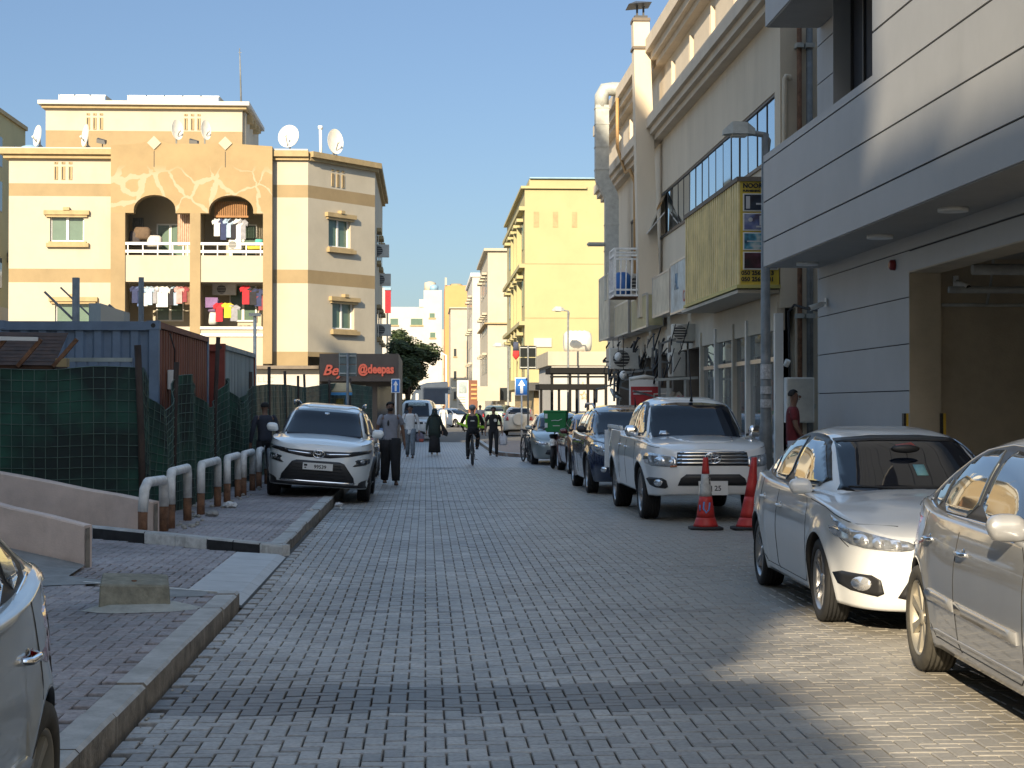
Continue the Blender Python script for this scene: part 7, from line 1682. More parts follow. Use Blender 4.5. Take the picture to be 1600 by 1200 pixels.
# net fence
def netmat():
    m = bpy.data.materials.new('green_net'); m.use_nodes = True; MATS['green_net'] = m
    N = m.node_tree.nodes; L = m.node_tree.links; b = N['Principled BSDF']; out_ = N['Material Output']
    tc = N.new('ShaderNodeTexCoord'); n1 = N.new('ShaderNodeTexNoise'); n1.inputs['Scale'].default_value = 1.6; n1.inputs['Detail'].default_value = 5; L.new(tc.outputs['Object'], n1.inputs[0])
    rp = N.new('ShaderNodeValToRGB'); rp.color_ramp.elements[0].position = .38; rp.color_ramp.elements[1].position = .68
    rp.color_ramp.elements[0].color = (.014,.024,.021,1); rp.color_ramp.elements[1].color = (.022,.10,.066,1); L.new(n1.outputs[0], rp.inputs[0]); L.new(rp.outputs[0], b.inputs['Base Color'])
    b.inputs['Roughness'].default_value = .9
    tr = N.new('ShaderNodeBsdfTransparent'); mx = N.new('ShaderNodeMixShader')
    r2 = N.new('ShaderNodeMapRange'); r2.inputs[1].default_value = .3; r2.inputs[2].default_value = .75; r2.inputs[3].default_value = .97; r2.inputs[4].default_value = .96; L.new(n1.outputs[0], r2.inputs[0])
    L.new(r2.outputs[0], mx.inputs[0]); L.new(tr.outputs[0], mx.inputs[1]); L.new(b.outputs[0], mx.inputs[2]); L.new(mx.outputs[0], out_.inputs[0]); return m
netmat()
mat('net_wire', (.11,.17,.14), .8, var=.2)
FEN = thing('net_fence', 'dark green net fence on leaning rusty posts round the container yard', 'fence', (-3.6,25,.1))
def net(p0, p1, z0, ztop, seed, drape=.05):
    r_ = random.Random(seed); L_len = math.hypot(p1[0]-p0[0], p1[1]-p0[1]); nx = int(L_len/.16)+2; nz = 14
    d = ((p1[0]-p0[0])/L_len, (p1[1]-p0[1])/L_len); nn = (-d[1], d[0]); ph = r_.uniform(0, 6)
    def P(i, j, off=0):
        f = i/nx; g = j/nz; zt = crom(ztop, f); z = z0+(zt-z0)*g
        o = drape*(math.sin(f*L_len*2.6+ph)*.6+math.sin(f*L_len*6.1+g*3+ph)*.4)*math.sin(math.pi*f)**.5+off if 0 < f < 1 else off
        return (p0[0]+(p1[0]-p0[0])*f+nn[0]*o, p0[1]+(p1[1]-p0[1])*f+nn[1]*o, z)
    q = MB(); V = [P(i, j) for i in range(nx+1) for j in range(nz+1)]
    q.add(V, [(i*(nz+1)+j, (i+1)*(nz+1)+j, (i+1)*(nz+1)+j+1, i*(nz+1)+j+1) for i in range(nx) for j in range(nz)], 0, True)
    q.build('net', M('green_net'), FEN, recalc=False)
    q = MB()
    for j in range(1, nz+1): q.tube([P(i, j, -.012) for i in range(nx+1)], .006, 3, cap=False)
    for i in range(0, nx+1): q.tube([P(i, j, -.012) for j in range(nz+1)], .005, 3, cap=False)
    o = q.build('mesh_wire', M('net_wire'), FEN, recalc=False); o['kind'] = 'stuff'
net((-6.3,22.75),(-3.62,22.6), .15, [(0,PZ(577,22.7)),(.3,PZ(577,22.7)),(.55,PZ(579,22.7)),(.8,PZ(573,22.6)),(1,PZ(575,22.6))], 1)
net((-3.6,22.6),(-3.62,25.6), .12, [(0,2.14),(.35,1.75),(.6,1.58),(.8,1.72),(1,2.05)], 2, .12)
net((-3.62,25.6),(-3.6,30.3), .12, [(0,2.05),(.25,2.12),(.5,1.9),(.8,1.62),(1,1.75)], 3, .12)
net((-3.6,30.3),(-3.6,36.5), .12, [(0,1.75),(.3,2.15),(.6,1.7),(1,2.05)], 4, .14)
net((-3.6,36.5),(-3.62,53), .12, [(0,2.05),(.3,2.15),(.7,2.2),(1,2.2)], 5, .03)
net((-3.62,53),(-2.0,66), .1, [(0,2.2),(.5,2.4),(1,2.35)], 6, .03)
for (x, y, zt, lean) in ((-3.6,22.55,2.42,.05),(-3.62,25.6,2.28,-.03),(-3.6,30.3,2.82,-.06),(-3.6,36.5,2.35,0),(-3.61,40.9,2.55,0),(-3.61,45.8,2.55,.03),(-3.6,50,2.5,0),(-3.62,53.5,2.6,.05),(-3.1,57,2.5,0),(-2.6,61,2.6,0)):
    MB().tube([(x+lean*.5,y-.0,.02),(x,y,zt*.5),(x-lean,y,zt)], .045 if y < 24 else .038, 7).build('post', mat('post_rusty', (.05,.035,.028), .9, var=.3), FEN)
# far street bits
t = thing('canopy', 'slate-blue curved canopy at the end of the street under the tree', 'canopy', (PX(672,140),140,0)); q = MB(); Yc_ = 140
P = [(640,632),(645,616),(655,604),(668,600),(685,599),(700,598)]
V = []
for px, py in P: V += [(PX(px,Yc_),Yc_,PZ(py,Yc_)), (PX(px,Yc_),Yc_+8,PZ(py,Yc_)+.2), (PX(px,Yc_),Yc_,PZ(632,Yc_)), (PX(px,Yc_),Yc_+8,PZ(632,Yc_))]
q.add(V, [(4*i,4*i+4,4*i+5,4*i+1) for i in range(5)]+[(4*i,4*i+2,4*i+6,4*i+4) for i in range(5)]+[(20,22,23,21)]); q.build('fabric', mat('slate', (.055,.075,.11), .8, var=.1), t)
for px in (652, 698): MB().tube([(PX(px,Yc_),Yc_,0),(PX(px,Yc_),Yc_,PZ(615,Yc_))], .12, 8).build('pole', M('frame_white'), t)
t = thing('billboard', 'tall pale poster panel with a building picture standing on the far right side', 'poster', (PX(723,150),150,0)); Yp = 150
MB().box(PX(714,Yp),PX(732,Yp),Yp,Yp+.3,PZ(640,Yp),PZ(594,Yp)).build('panel', M('dish_white'), t); MB().box(PX(717,Yp),PX(729,Yp),Yp-.03,Yp,PZ(614,Yp),PZ(597,Yp)).build('picture', mat('pic_grey', (.30,.36,.36), .6, var=.4, scale=1.2), t)
for k in range(4): MB().box(PX(717,Yp),PX(727,Yp),Yp-.03,Yp,PZ(620+4*k,Yp)-.05,PZ(620+4*k,Yp)).build('print_line', M('pole_grey'), t)
t = thing('shopfront', 'brown slatted wooden shopfront beside the poster panel', 'shopfront', (PX(739,158),158,0)); Yp = 155
MB().box(PX(732,Yp),PX(746,Yp),Yp+.4,Yp+2,0,PZ(594,Yp)).build('wall', mat('far_brown', (.17,.07,.04), .8, var=.1), t)
for k in range(4): MB().box(PX(736,Yp),PX(745,Yp),Yp+.3,Yp+.4,PZ(600+7*k+3,Yp),PZ(600+7*k,Yp)).build('slat', M('orange_wall'), t)
t = thing('shop_sign', 'small white box sign over the street at the far bend', 'sign', (PX(702,145),145,4)); MB().box(PX(692,145),PX(705,145),145,145.4,PZ(616,145),PZ(604,145)).build('box', M('frame_white'), t, bevel=.05); MB().box(PX(696,145),PX(703,145),144.95,145,PZ(609,145),PZ(607,145)).build('print_line', M('print_blue'), t); MB().bar((PX(705,145),145.2,PZ(606,145)),(PX(712,145),145.2,PZ(606,145)),.1).build('arm', M('pole_grey'), t)
for (px, py0, Y) in ((683,555,150),(675,545,170)):
    t = thing('street_lamp', 'far white lamp pole with a bent arm, %s' % ('near the poster panel' if Y == 150 else 'farther back'), 'street lamp', (PX(px+14,Y),Y,0)); x = PX(px+14, Y); MB().tube([(x,Y,0),(x,Y,PZ(py0,Y)),(x-.3,Y,PZ(py0-2,Y)),(x-1.0,Y,PZ(py0-2,Y))], .09, 6).build('pole', M('frame_white'), t); MB().box(x-1.6,x-.9,Y-.15,Y+.15,PZ(py0-1,Y)-.05,PZ(py0-1,Y)+.12).build('lamp_head', M('galv'), t)

# ---- tree behind the bakery
mat('bark', (.09,.06,.04), .9, var=.3, scale=6, bump=.6)
def leafmat(name, c):
    m = mat(name, c, .55, var=.0, spec=.35); N = m.node_tree.nodes; L = m.node_tree.links; b = N['Principled BSDF']
    at = N.new('ShaderNodeNewGeometry'); rp = N.new('ShaderNodeValToRGB'); rp.color_ramp.elements[0].color = (c[0]*.45,c[1]*.5,c[2]*.45,1); rp.color_ramp.elements[1].color = (c[0]*1.7,c[1]*1.5,c[2]*1.4,1); L.new(at.outputs['Random Per Island'], rp.inputs[0]); L.new(rp.outputs[0], b.inputs['Base Color'])
    return m
leafmat('leaf_dark', (.030,.050,.018))
def tree(label, x, y, z0, h, rx, seed, n=9000):
    r_ = random.Random(seed); t = thing('broadleaf_tree', label, 'tree', (x,y,z0))
    q = MB(); q.tube([(x,y,z0),(x+.1,y,z0+h*.18),(x-.05,y,z0+h*.38),(x+.1,y,z0+h*.6)], [.24,.18,.14,.07], 9); blobs = []
    for k in range(11):
        a_ = 2*math.pi*k/11+r_.uniform(-.3,.3); rr_ = rx*r_.uniform(.35,.8); zz = z0+h*r_.uniform(.38,.86); cx, cy = x+rr_*math.cos(a_), y+rr_*math.sin(a_)
        q.tube([(x,y,z0+h*r_.uniform(.2,.4)),((x+cx)/2,(y+cy)/2,zz-h*.12),(cx,cy,zz)], [.09,.05,.02], 6); blobs.append((cx,cy,zz,rx*r_.uniform(.3,.46)))
    blobs += [(x,y,z0+h*.8,rx*.5),(x,y,z0+h*.6,rx*.6),(x-.3*rx,y,z0+h*.93,rx*.28)]
    q.build('trunk', M('bark'), t)
    V = []; Fc = []
    for i in range(n):
        bx, by, bz, br = blobs[r_.randrange(len(blobs))]; u = Vector((r_.gauss(0,1), r_.gauss(0,1), r_.gauss(0,1))).normalized(); rad = br*(r_.random()**.35)*(1+.15*math.sin(u.x*5+u.z*7))
        c = Vector((bx,by,bz))+Vector((u.x*rad,u.y*rad,u.z*rad*.8)); s_ = r_.uniform(.06,.13)
        nrm = (u+Vector((r_.uniform(-.7,.7),r_.uniform(-.7,.7),r_.uniform(-.2,.9)))).normalized(); a_ = nrm.cross(Vector((0,0,1))); a_ = a_.normalized() if a_.length > .01 else Vector((1,0,0)); b_ = nrm.cross(a_)
        k = len(V); V += [c-a_*s_, c-b_*s_*.55+nrm*.02, c+a_*s_, c+b_*s_*.55+nrm*.02]; Fc.append((k,k+1,k+2,k+3))
    q = MB(); q.add(V, Fc); q.build('crown', M('leaf_dark'), t, recalc=False); return t
tree('dense dark green tree behind the bakery on the left of the street', PX(638,100), 100, 0, PZ(514,100)*1.0, 1.75, 5, 15000)
tree('small darker tree low beside the bakery under the big crown', PX(612,92), 92, 0, 3.6, 1.0, 8, 4000)
# ================================================================ PEOPLE
mat('skin_dark', (.17,.09,.058), .55, var=.06, scale=30); mat('skin_mid', (.26,.15,.10), .55, var=.06, scale=30)
mat('hair', (.012,.010,.009), .8, var=.1); mat('sole', (.05,.03,.02), .8); mat('eye_white', (.6,.6,.58), .3, var=0)
def skin_mesh(name, nodes, edges, root, m, par, sub=1):
    keys = list(nodes); idx = {k: i for i, k in enumerate(keys)}
    me = bpy.data.meshes.new(name); me.from_pydata([nodes[k][0] for k in keys], [(idx[a], idx[b]) for a, b in edges], [])
    o = bpy.data.objects.new(name, me); COL.objects.link(o)
    o.modifiers.new('skin', 'SKIN').use_smooth_shade = True
    for i, k in enumerate(keys):
        r = nodes[k][1]; sv = me.skin_vertices[0].data[i]; sv.radius = (r, r) if not isinstance(r, tuple) else r; sv.use_root = (k == root)
    if sub: s_ = o.modifiers.new('sub', 'SUBSURF'); s_.levels = sub; s_.render_levels = sub
    dg = bpy.context.evaluated_depsgraph_get(); m2 = bpy.data.meshes.new_from_object(o.evaluated_get(dg)); bpy.data.objects.remove(o); m2.name = name
    m2.materials.clear(); m2.materials.append(m)
    for p in m2.polygons: p.use_smooth = True
    ob = newobj(name, m2, par); loc_child(ob, par); return ob
V3 = Vector
def person(label, loc, rz, H, top, bottom, skin='skin_dark', stride=.22, arms=None, female=False, beard=False, topm=None, long_skirt=False, sleeves='short', hem=.50, legw=1.0, bend=None, feet=None, knees=None, pelvis=None, chest=None, hair=True, cap=None, lean=0., shoes=None, collar=True, hood=False):
    """local frame: walks towards -Y; all lengths are fractions of the height"""
    t = thing('person', label, 'person', loc, rz); h = H
    pz = pelvis or V3((0,0,.52)); ch = chest or V3((0, pz.y+lean*.2, pz.z+.215)); sh_w = .108 if not female else .095
    up = (ch-pz).normalized()
    neck = ch+up*.095; head = neck+V3((0,-.012,.075))
    sh = {s: ch+up*.055+V3((s*sh_w,0,0)) for s in (1,-1)}
    hip = {s: pz+V3((s*.050,0,-.015)) for s in (1,-1)}
    ft = feet or {1: V3((.055,-stride/2,.035)), -1: V3((-.055,stride/2,.05))}
    kn = knees or {s: (hip[s]+ft[s])/2+V3((0,-.03,.0)) for s in (1,-1)}
    ar = arms or {1: (V3((.155,.03,.63)), V3((.165,-.02,.49))), -1: (V3((-.155,.0,.63)), V3((-.165,-.05,.49)))}
    N = {'pel': (pz*h, .055*h), 'bel': ((pz+(ch-pz)*.5)*h, .056*h), 'ch': (ch*h, .062*h), 'nk': (neck*h, .030*h), 'jaw': ((neck+V3((0,-.012,.035)))*h, .034*h), 'hd': (head*h, .045*h), 'top': ((head+V3((0,.006,.038)))*h, .034*h)}
    E = [('pel','bel'),('bel','ch'),('ch','nk'),('nk','jaw'),('jaw','hd'),('hd','top')]
    for s in (1,-1):
        k = 'r' if s > 0 else 'l'; el, wr = ar[s]; d = (wr-el).normalized(); hand = wr+d*.045
        N.update({k+'sh': (sh[s]*h, .032*h), k+'el': (el*h, .022*h), k+'fa': (((el*.6+wr*.4))*h, .022*h), k+'wr': (wr*h, .0145*h), k+'pm': (hand*h, .019*h),
                  k+'hip': (hip[s]*h, .048*h), k+'th': ((hip[s]*.55+kn[s]*.45)*h, .043*h), k+'kn': (kn[s]*h, .031*h), k+'cf': ((kn[s]*.65+ft[s]*.35)*h, .030*h), k+'an': (ft[s]*h, .019*h), k+'hl': ((ft[s]+V3((0,.01,-.012)))*h, .018*h), k+'toe': ((ft[s]+V3((s*.008,-.085,-.022)))*h, .015*h)})
        E += [('ch',k+'sh'),(k+'sh',k+'el'),(k+'el',k+'fa'),(k+'fa',k+'wr'),(k+'wr',k+'pm'),('pel',k+'hip'),(k+'hip',k+'th'),(k+'th',k+'kn'),(k+'kn',k+'cf'),(k+'cf',k+'an'),(k+'an',k+'hl'),(k+'hl',k+'toe')]
        a_ = d.cross(V3((1,0,0))).normalized()
        for f, (fo, fl) in enumerate(((-.016,.032),(-.006,.038),(.005,.036),(.015,.029))):
            b0 = hand+d*.012+a_*fo; b1 = b0+d*fl*.6+V3((-s*.004,0,0)); b2 = b1+d*fl*.5+V3((-s*.012,0,0)); N[k+'f%da' % f] = (b0*h, .0062*h); N[k+'f%db' % f] = (b1*h, .0056*h); N[k+'f%dc' % f] = (b2*h, .0046*h)
            E += [(k+'pm',k+'f%da' % f),(k+'f%da' % f,k+'f%db' % f),(k+'f%db' % f,k+'f%dc' % f)]
        b0 = wr+d*.02-a_*.018+V3((-s*.004,0,0)); b1 = b0+d*.02-a_*.01+V3((-s*.008,0,0)); N[k+'t0'] = (b0*h,.007*h); N[k+'t1'] = (b1*h,.0055*h); E += [(k+'pm',k+'t0'),(k+'t0',k+'t1')]
    body = skin_mesh('body', N, E, 'pel', M(skin), t)
    hc = head*h
    q = MB().ell((hc.x,hc.y-.050*h,hc.z-.004*h), .0075*h,.012*h,.012*h, 8, 6)
    for s in (1,-1): q.ell((hc.x+s*.044*h, hc.y+.008*h, hc.z-.003*h), .006*h,.010*h,.018*h, 8, 6)
    o = q.build('facial_features', M(skin), t, local=True)
    for s in (1,-1): o2 = MB().ell((hc.x+s*.017*h,hc.y-.043*h,hc.z+.006*h), .007*h,.004*h,.004*h, 8, 5).build('eye', M('hair'), t, local=True)
    MB().ell((hc.x,hc.y-.042*h,hc.z-.024*h), .014*h,.006*h,.004*h, 8, 5).build('mouth', mat('lips', (.10,.04,.035), .5, var=0), t, local=True)
    if hair:
        q = MB(); V = []; n = 16; K = 6
        for i in range(K+1):
            p = (math.pi*.60)*i/K
            for j in range(n):
                a_ = 2*math.pi*j/n; cut = 1 if math.sin(a_) > -.25 or i < K*.62 else .62; pp = p*cut if i > K*.5 else p
                V.append((hc.x+.050*h*math.sin(pp)*math.cos(a_), hc.y+.009*h+.047*h*math.sin(pp)*math.sin(a_), hc.z+.016*h+.046*h*math.cos(pp)))
        q.add(V, [(i*n+j, i*n+(j+1)%n, (i+1)*n+(j+1)%n, (i+1)*n+j) for i in range(K) for j in range(n)], 0, True); q.build('hair', M('hair'), t, local=True)
    if beard: MB().ell((hc.x,hc.y-.022*h,hc.z-.030*h), .034*h,.026*h,.021*h, 12, 8).build('beard', M('hair'), t, local=True)
    # --- shirt
    q = MB(); w_ = sh_w; hz = pz.z+(hem-.52); T = lambda f: pz+(ch+up*.075-pz)*f
    rings_ = [(0,hz,.088,.062),(.02,hz+.04,.086,.061),(.3,None,.080,.058),(.6,None,.092,.062),(.82,None,.102,.060),(.95,None,.092,.050),(1.04,None,.045,.036)]
    RR = []
    for f, z_, rx_, ry_ in rings_:
        c = T(f) if z_ is None else V3((pz.x, pz.y, z_)); RR.append((c.x*h, c.y*h, c.z*h, rx_*h*(w_/.108), ry_*h))
    q.rings(RR, 20, p=2.4)
    for s in (1,-1):
        el, wr = ar[s]; e_ = sh[s]+(el-sh[s])*(.75 if sleeves == 'short' else 1.0); P = [(sh[s]-V3((s*.03,0,-.004)))*h, sh[s]*h, (sh[s]*.5+e_*.5)*h, e_*h]; rr_ = [.034*h,.037*h,.034*h,.031*h]
        if sleeves == 'long': P += [((el+wr)/2)*h, wr*h]; rr_ = [.034*h,.037*h,.032*h,.029*h,.026*h,.022*h]
        q.tube(P, rr_, 10)
    shirt = q.build('shirt', top, t, local=True)
    sb = shirt.modifiers.new('s', 'SUBSURF'); sb.levels = 1; sb.render_levels = 1
    # --- trousers / skirt
    q = MB()
    if long_skirt:
        z1 = .055; q.rings([(pz.x*h,pz.y*h,(pz.z+.03)*h,.080*h,.060*h),(0,pz.y*h,.42*h,.10*h,.078*h),(0,0,.25*h,.115*h,.105*h),(0,0,z1*h,.125*h,.12*h)], 18)
        for k in range(len(q.v)): x_, y_, z_ = q.v[k]; a_ = math.atan2(y_, x_); f = max(0, 1-z_/(.5*h))*.10; q.v[k] = (x_*(1+f*math.sin(a_*7)), y_*(1+f*math.sin(a_*7)), z_)
    else:
        q.rings([(pz.x*h,pz.y*h,(pz.z-.05)*h,.075*h,.056*h),(pz.x*h,pz.y*h,(pz.z)*h,.082*h,.060*h),(pz.x*h,pz.y*h,(pz.z+.04)*h,.078*h,.056*h)], 18)
        for s in (1,-1):
            a0 = hip[s]; q.tube([(a0+V3((0,0,.02)))*h, (a0*.7+kn[s]*.3)*h, kn[s]*h, ((kn[s]+ft[s])/2)*h, (ft[s]+V3((0,.004,.012)))*h], [.050*h*legw,.050*h*legw,.038*h*legw,.035*h*legw,.030*h*legw], 12)
    q.build('trousers' if not long_skirt else 'long_dress', bottom, t, local=True)
    for s in (1,-1):
        a0 = ft[s]*h; MB().rings([(a0.x,a0.y-.03*h,a0.z-.035*h,.024*h,.062*h),(a0.x,a0.y-.03*h,a0.z-.024*h,.025*h,.064*h),(a0.x,a0.y-.022*h,a0.z-.008*h,.020*h,.045*h),(a0.x,a0.y+.005*h,a0.z+.008*h,.016*h,.022*h)], 14).build('shoe', shoes or M('sole'), t, local=True)
    return t, dict(h=h, head=hc, sh=sh, ch=ch, pz=pz, ar=ar)
blk = mat('cloth_black', (.012,.012,.014), .9, var=.2, scale=6, bump=.3, bscale=14)
gry = mat('cloth_grey', (.25,.255,.29), .9, var=.12, scale=5, bump=.3, bscale=12)
wht = mat('cloth_white', (.55,.56,.56), .9, var=.08, scale=6, bump=.3, bscale=14)
jea = mat('cloth_jeans', (.13,.16,.19), .9, var=.25, scale=6, bump=.2); drk = mat('cloth_green', (.018,.03,.026), .9, var=.2, scale=5, bump=.3, bscale=10)
A_ = V3
t, g_ = person('bearded man in a grey polo shirt and black trousers walking past the white crossover', (PX(610,37),37,0), R(8), 1.80, gry, blk, beard=True, stride=.20, legw=1.5, hem=.50,
    arms={1:(A_((.150,.02,.645)),A_((.165,.0,.50))), -1:(A_((-.150,.01,.645)),A_((-.165,-.03,.50)))})
q = MB(); h = 1.8; q.rings([(0,-.001*h,.80*h,.05*h,.043*h),(0,-.004*h,.822*h,.044*h,.04*h)], 14, cap=False); q.build('collar', gry, t, local=True)
MB().ell((-.03*h,-.066*h,.715*h), .012*h,.006*h,.035*h).build('sunglasses', M('ink'), t, local=True)
person('man in a loose white shirt and faded jeans walking on the left', (PX(641,56),56,0), R(-4), 1.72, wht, jea, stride=.20, sleeves='long', hem=.42, legw=1.2)
t, g_ = person('woman in a dark green shawl and long black dress walking', (PX(679,59),59,0), R(0), 1.62, drk, blk, female=True, stride=.06, long_skirt=True, sleeves='long', hem=.40, hair=False, shoes=M('dish_white'))
h = 1.62; hc = g_['head']; q = MB().ell((hc.x,hc.y+.012*h,hc.z+.004*h), .056*h,.052*h,.062*h, 14, 10); q.rings([(hc.x,hc.y+.01*h,hc.z-.10*h,.10*h,.07*h),(hc.x,hc.y+.01*h,hc.z-.05*h,.062*h,.055*h),(hc.x,hc.y+.012*h,hc.z,.054*h,.05*h)], 14); q.build('headscarf', M('cloth_green'), t, local=True)
q = MB().rings([(0,.0,.38*h,.125*h,.08*h),(0,.0,.50*h,.13*h,.085*h),(0,.0,.65*h,.125*h,.08*h),(0,.0,.78*h,.10*h,.06*h),(0,.0,.84*h,.045*h,.04*h)], 20)
for k in range(len(q.v)): x_, y_, z_ = q.v[k]; a_ = math.atan2(y_, x_); q.v[k] = (x_*(1+.06*math.sin(a_*5)), y_*(1+.06*math.sin(a_*5)), z_+.03*h*math.sin(a_*2)*(z_ < .45*h))
q.build('shawl', drk, t, local=True)
t = thing('handbag', 'dark bag swinging at the right of the woman in the shawl', 'bag', (PX(692,59),59,.75)); x = PX(692,59); MB().add([(x-.10,58.95,.72),(x+.14,58.95,.62),(x+.18,58.95,.74),(x+.02,58.95,1.02),(x-.10,59.07,.72),(x+.14,59.07,.62),(x+.18,59.07,.74),(x+.02,59.07,1.02)],[(0,1,2,3),(7,6,5,4),(0,4,5,1),(1,5,6,2),(2,6,7,3),(3,7,4,0)]).build('pouch', blk, t); MB().bar((x+.02,59,1.0),(x-.12,59,1.15),.02).build('strap', blk, t)
t = thing('shopping_bag', 'small grey and red bag carried by the man in white', 'bag', (PX(655,56),56,.5)); x = PX(656,56); MB().rings([(x,56,.50,.12,.06),(x,56,.58,.15,.07),(x,56,.72,.13,.06),(x,56,.80,.05,.03)], 12).build('sack', fab((.16,.15,.2)), t); MB().rings([(x+.05,55.93,.50,.06,.02),(x+.05,55.93,.60,.08,.02)], 10).build('red_print', fab((.35,.08,.06)), t); MB().tube([(x,56,.79),(x-.03,56,.90)], .015, 6).build('handle', fab((.16,.15,.2)), t)
t, g_ = person('man in a black T-shirt with a white chest print carrying a white bag', (PX(771,57.5),57.5,0), R(3), 1.68, blk, blk, stride=.14, hem=.44)
MB().tube([(.03*1.68,-.066*1.68,.70*1.68),(.03*1.68,-.071*1.68,.70*1.68)], .055, 14).build('chest_print', M('dish_white'), t, local=True)
t = thing('shopping_bag', 'white plastic carrier bag beside the man in black', 'bag', (PX(787,57.5),57.5,.3)); x = PX(786,57.5); MB().rings([(x,57.5,.36,.10,.07),(x,57.5,.42,.15,.09),(x,57.5,.62,.13,.07),(x,57.5,.76,.05,.03)], 14).build('sack', fab((.55,.56,.6)), t); MB().tube([(x-.03,57.5,.74),(x-.02,57.5,.86),(x+.03,57.5,.74)], .012, 6).build('handle', fab((.55,.56,.6)), t)
red = mat('cloth_red', (.15,.02,.025), .9, var=.15, scale=6, bump=.3, bscale=12); pale = mat('cloth_pale', (.42,.45,.50), .9, var=.1, scale=6)
person('man in a dark red shirt standing by the wall, looking right', (PX(1243,27.4),27.4,.15), R(80), 1.82, red, pale, stride=.05, hem=.47, arms={1:(A_((.150,.03,.64)),A_((.155,-.02,.51))), -1:(A_((-.150,-.02,.65)),A_((-.15,-.09,.54)))})
person('dark figure half hidden between the crossover and the net fence', (PX(416,33.6),33.6,.12), R(200), 1.66, mat('cloth_navy', (.03,.035,.05), .9, var=.2), blk, stride=.1, sleeves='long')
person('distant person in white near the far parked cars', (PX(693,120),120,0), R(0), 1.7, wht, wht, stride=.1, sleeves='long', long_skirt=True)
person('person in a pale shirt half hidden by the grey off-roader', (PX(750,100),100,0), R(10), 1.75, fab((.45,.42,.42)), blk, stride=.15)

# ---- cyclist seen from behind, riding away
def bicycle(label, x, y, rz, r=.34, m=None, steer=0):
    t = thing('bicycle', label, 'bicycle', (x,y,0), rz); m = m or M('frame_dark')
    for yy in (-.52, .52):
        q = MB(); P = [(0, yy+r*math.cos(2*math.pi*k/32), r+r*math.sin(2*math.pi*k/32)) for k in range(33)]
        wh = q.tube([(a, b, c+.02) for a, b, c in P], .024, 8, cap=False).build('wheel', M('rubber'), t, local=True)
        q = MB()
        for k in range(16): a_ = 2*math.pi*k/16; q.bar((.02*(-1)**k,yy,r+.02),(0,yy+r*.94*math.cos(a_),r+.02+r*.94*math.sin(a_)),.004)
        q.tube([(-.04,yy,r+.02),(.04,yy,r+.02)], .025, 8); o = q.build('spokes', M('galv'), t, local=True); o.parent = wh
    q = MB(); bb = (0,.08,.30); st = (0,.22,.82); hd = (0,-.40,.86); rx = (0,.52,r+.02); fx = (0,-.52,r+.02)
    for a, b in ((bb,st),(bb,(0,-.42,.62)),((0,.20,.76),(0,-.40,.80)),(hd,(0,-.43,.58))): q.tube([a,b], .018, 8)
    for s in (-1,1): q.tube([bb,(s*.05,.5,r+.02)], .010, 6); q.tube([(0,.2,.74),(s*.05,.5,r+.02)], .009, 6); q.tube([(s*.03,-.43,.60),(s*.05,-.52,r+.02)], .012, 6)
    q.build('frame', m, t, local=True)
    MB().tube([(-.27,-.36,.97),(-.2,-.42,.96),(0,-.40,.93),(.2,-.42,.96),(.27,-.36,.97)], .013, 8).tube([hd,(0,-.40,.95)], .015, 6).build('handlebar', M('frame_dark'), t, local=True)
    MB().rings([(0,.20,.86,.05,.11),(0,.22,.89,.065,.12),(0,.24,.90,.05,.1)], 14).build('saddle', M('rubber'), t, local=True)
    MB().tube([(-.14,.08,.15),(-.07,.08,.16),(-.06,.08,.30),(.06,.08,.30),(.07,.08,.44),(.14,.08,.45)], .012, 6).tube([(-.03,.08,.30),(-.045,.08,.30)], .09, 16).build('crank', M('frame_dark'), t, local=True)
    return t
bx, by = PX(738,49.2), 49.2
bicycle('bicycle ridden away from the camera by the courier', bx, by, R(180))
lime = mat('cloth_lime', (.35,.60,.03), .7, var=.1, emit=None)
h = 1.78
t, g_ = person('courier in black with a lime reflective vest riding a bicycle away', (bx, by, 0), R(180), 1.70, blk, blk, skin='skin_mid', pelvis=A_((0,.13,.56)), chest=A_((0,.02,.765)), hem=.53, sleeves='long', hair=True,
    feet={1: A_((.075,.04,.13)), -1: A_((-.075,.06,.29))}, knees={1: A_((.075,-.03,.37)), -1: A_((-.095,-.09,.46))},
    arms={1: (A_((.185,-.05,.68)), A_((.15,-.18,.60))), -1: (A_((-.185,-.05,.68)), A_((-.15,-.18,.60)))}, shoes=blk)
h = 1.70; hc = g_['head']
MB().ell((hc.x,hc.y+.004*h,hc.z+.02*h), .060*h,.068*h,.048*h, 14, 8).build('helmet', mat('helmet_grey', (.2,.21,.2), .4, var=.1), t, local=True)
q = MB().rings([(0,.125*h,.60*h,.075*h,.045*h),(0,.11*h,.62*h,.085*h,.055*h),(0,.085*h,.74*h,.085*h,.055*h),(0,.075*h,.80*h,.07*h,.04*h)], 16, p=3.5); q.build('backpack', blk, t, local=True)
MB().box(-.03*h,.035*h,.145*h,.152*h,.715*h,.735*h).build('backpack_print', M('dish_white'), t, local=True)
q = MB()
for s in (1,-1): q.tube([(s*.088*h,.075*h,.60*h),(s*.100*h,.05*h,.70*h),(s*.090*h,.04*h,.80*h),(s*.06*h,.02*h,.835*h)], .016*h, 8)
q.build('vest_strap', lime, t, local=True)
q = MB(); V = []
for k in range(13): a_ = R(-10+200*k/12); V += [(.125*h*math.cos(a_)*(1.05), (.055+.115*math.sin(a_))*h, (.615-.02*math.sin(a_)+.02*abs(math.cos(a_)))*h), (.115*h*math.cos(a_), (.05+.105*math.sin(a_))*h, (.64-.02*math.sin(a_)+.03*abs(math.cos(a_)))*h)]
q.add(V, [(2*i,2*i+2,2*i+3,2*i+1) for i in range(12)], 0, True)
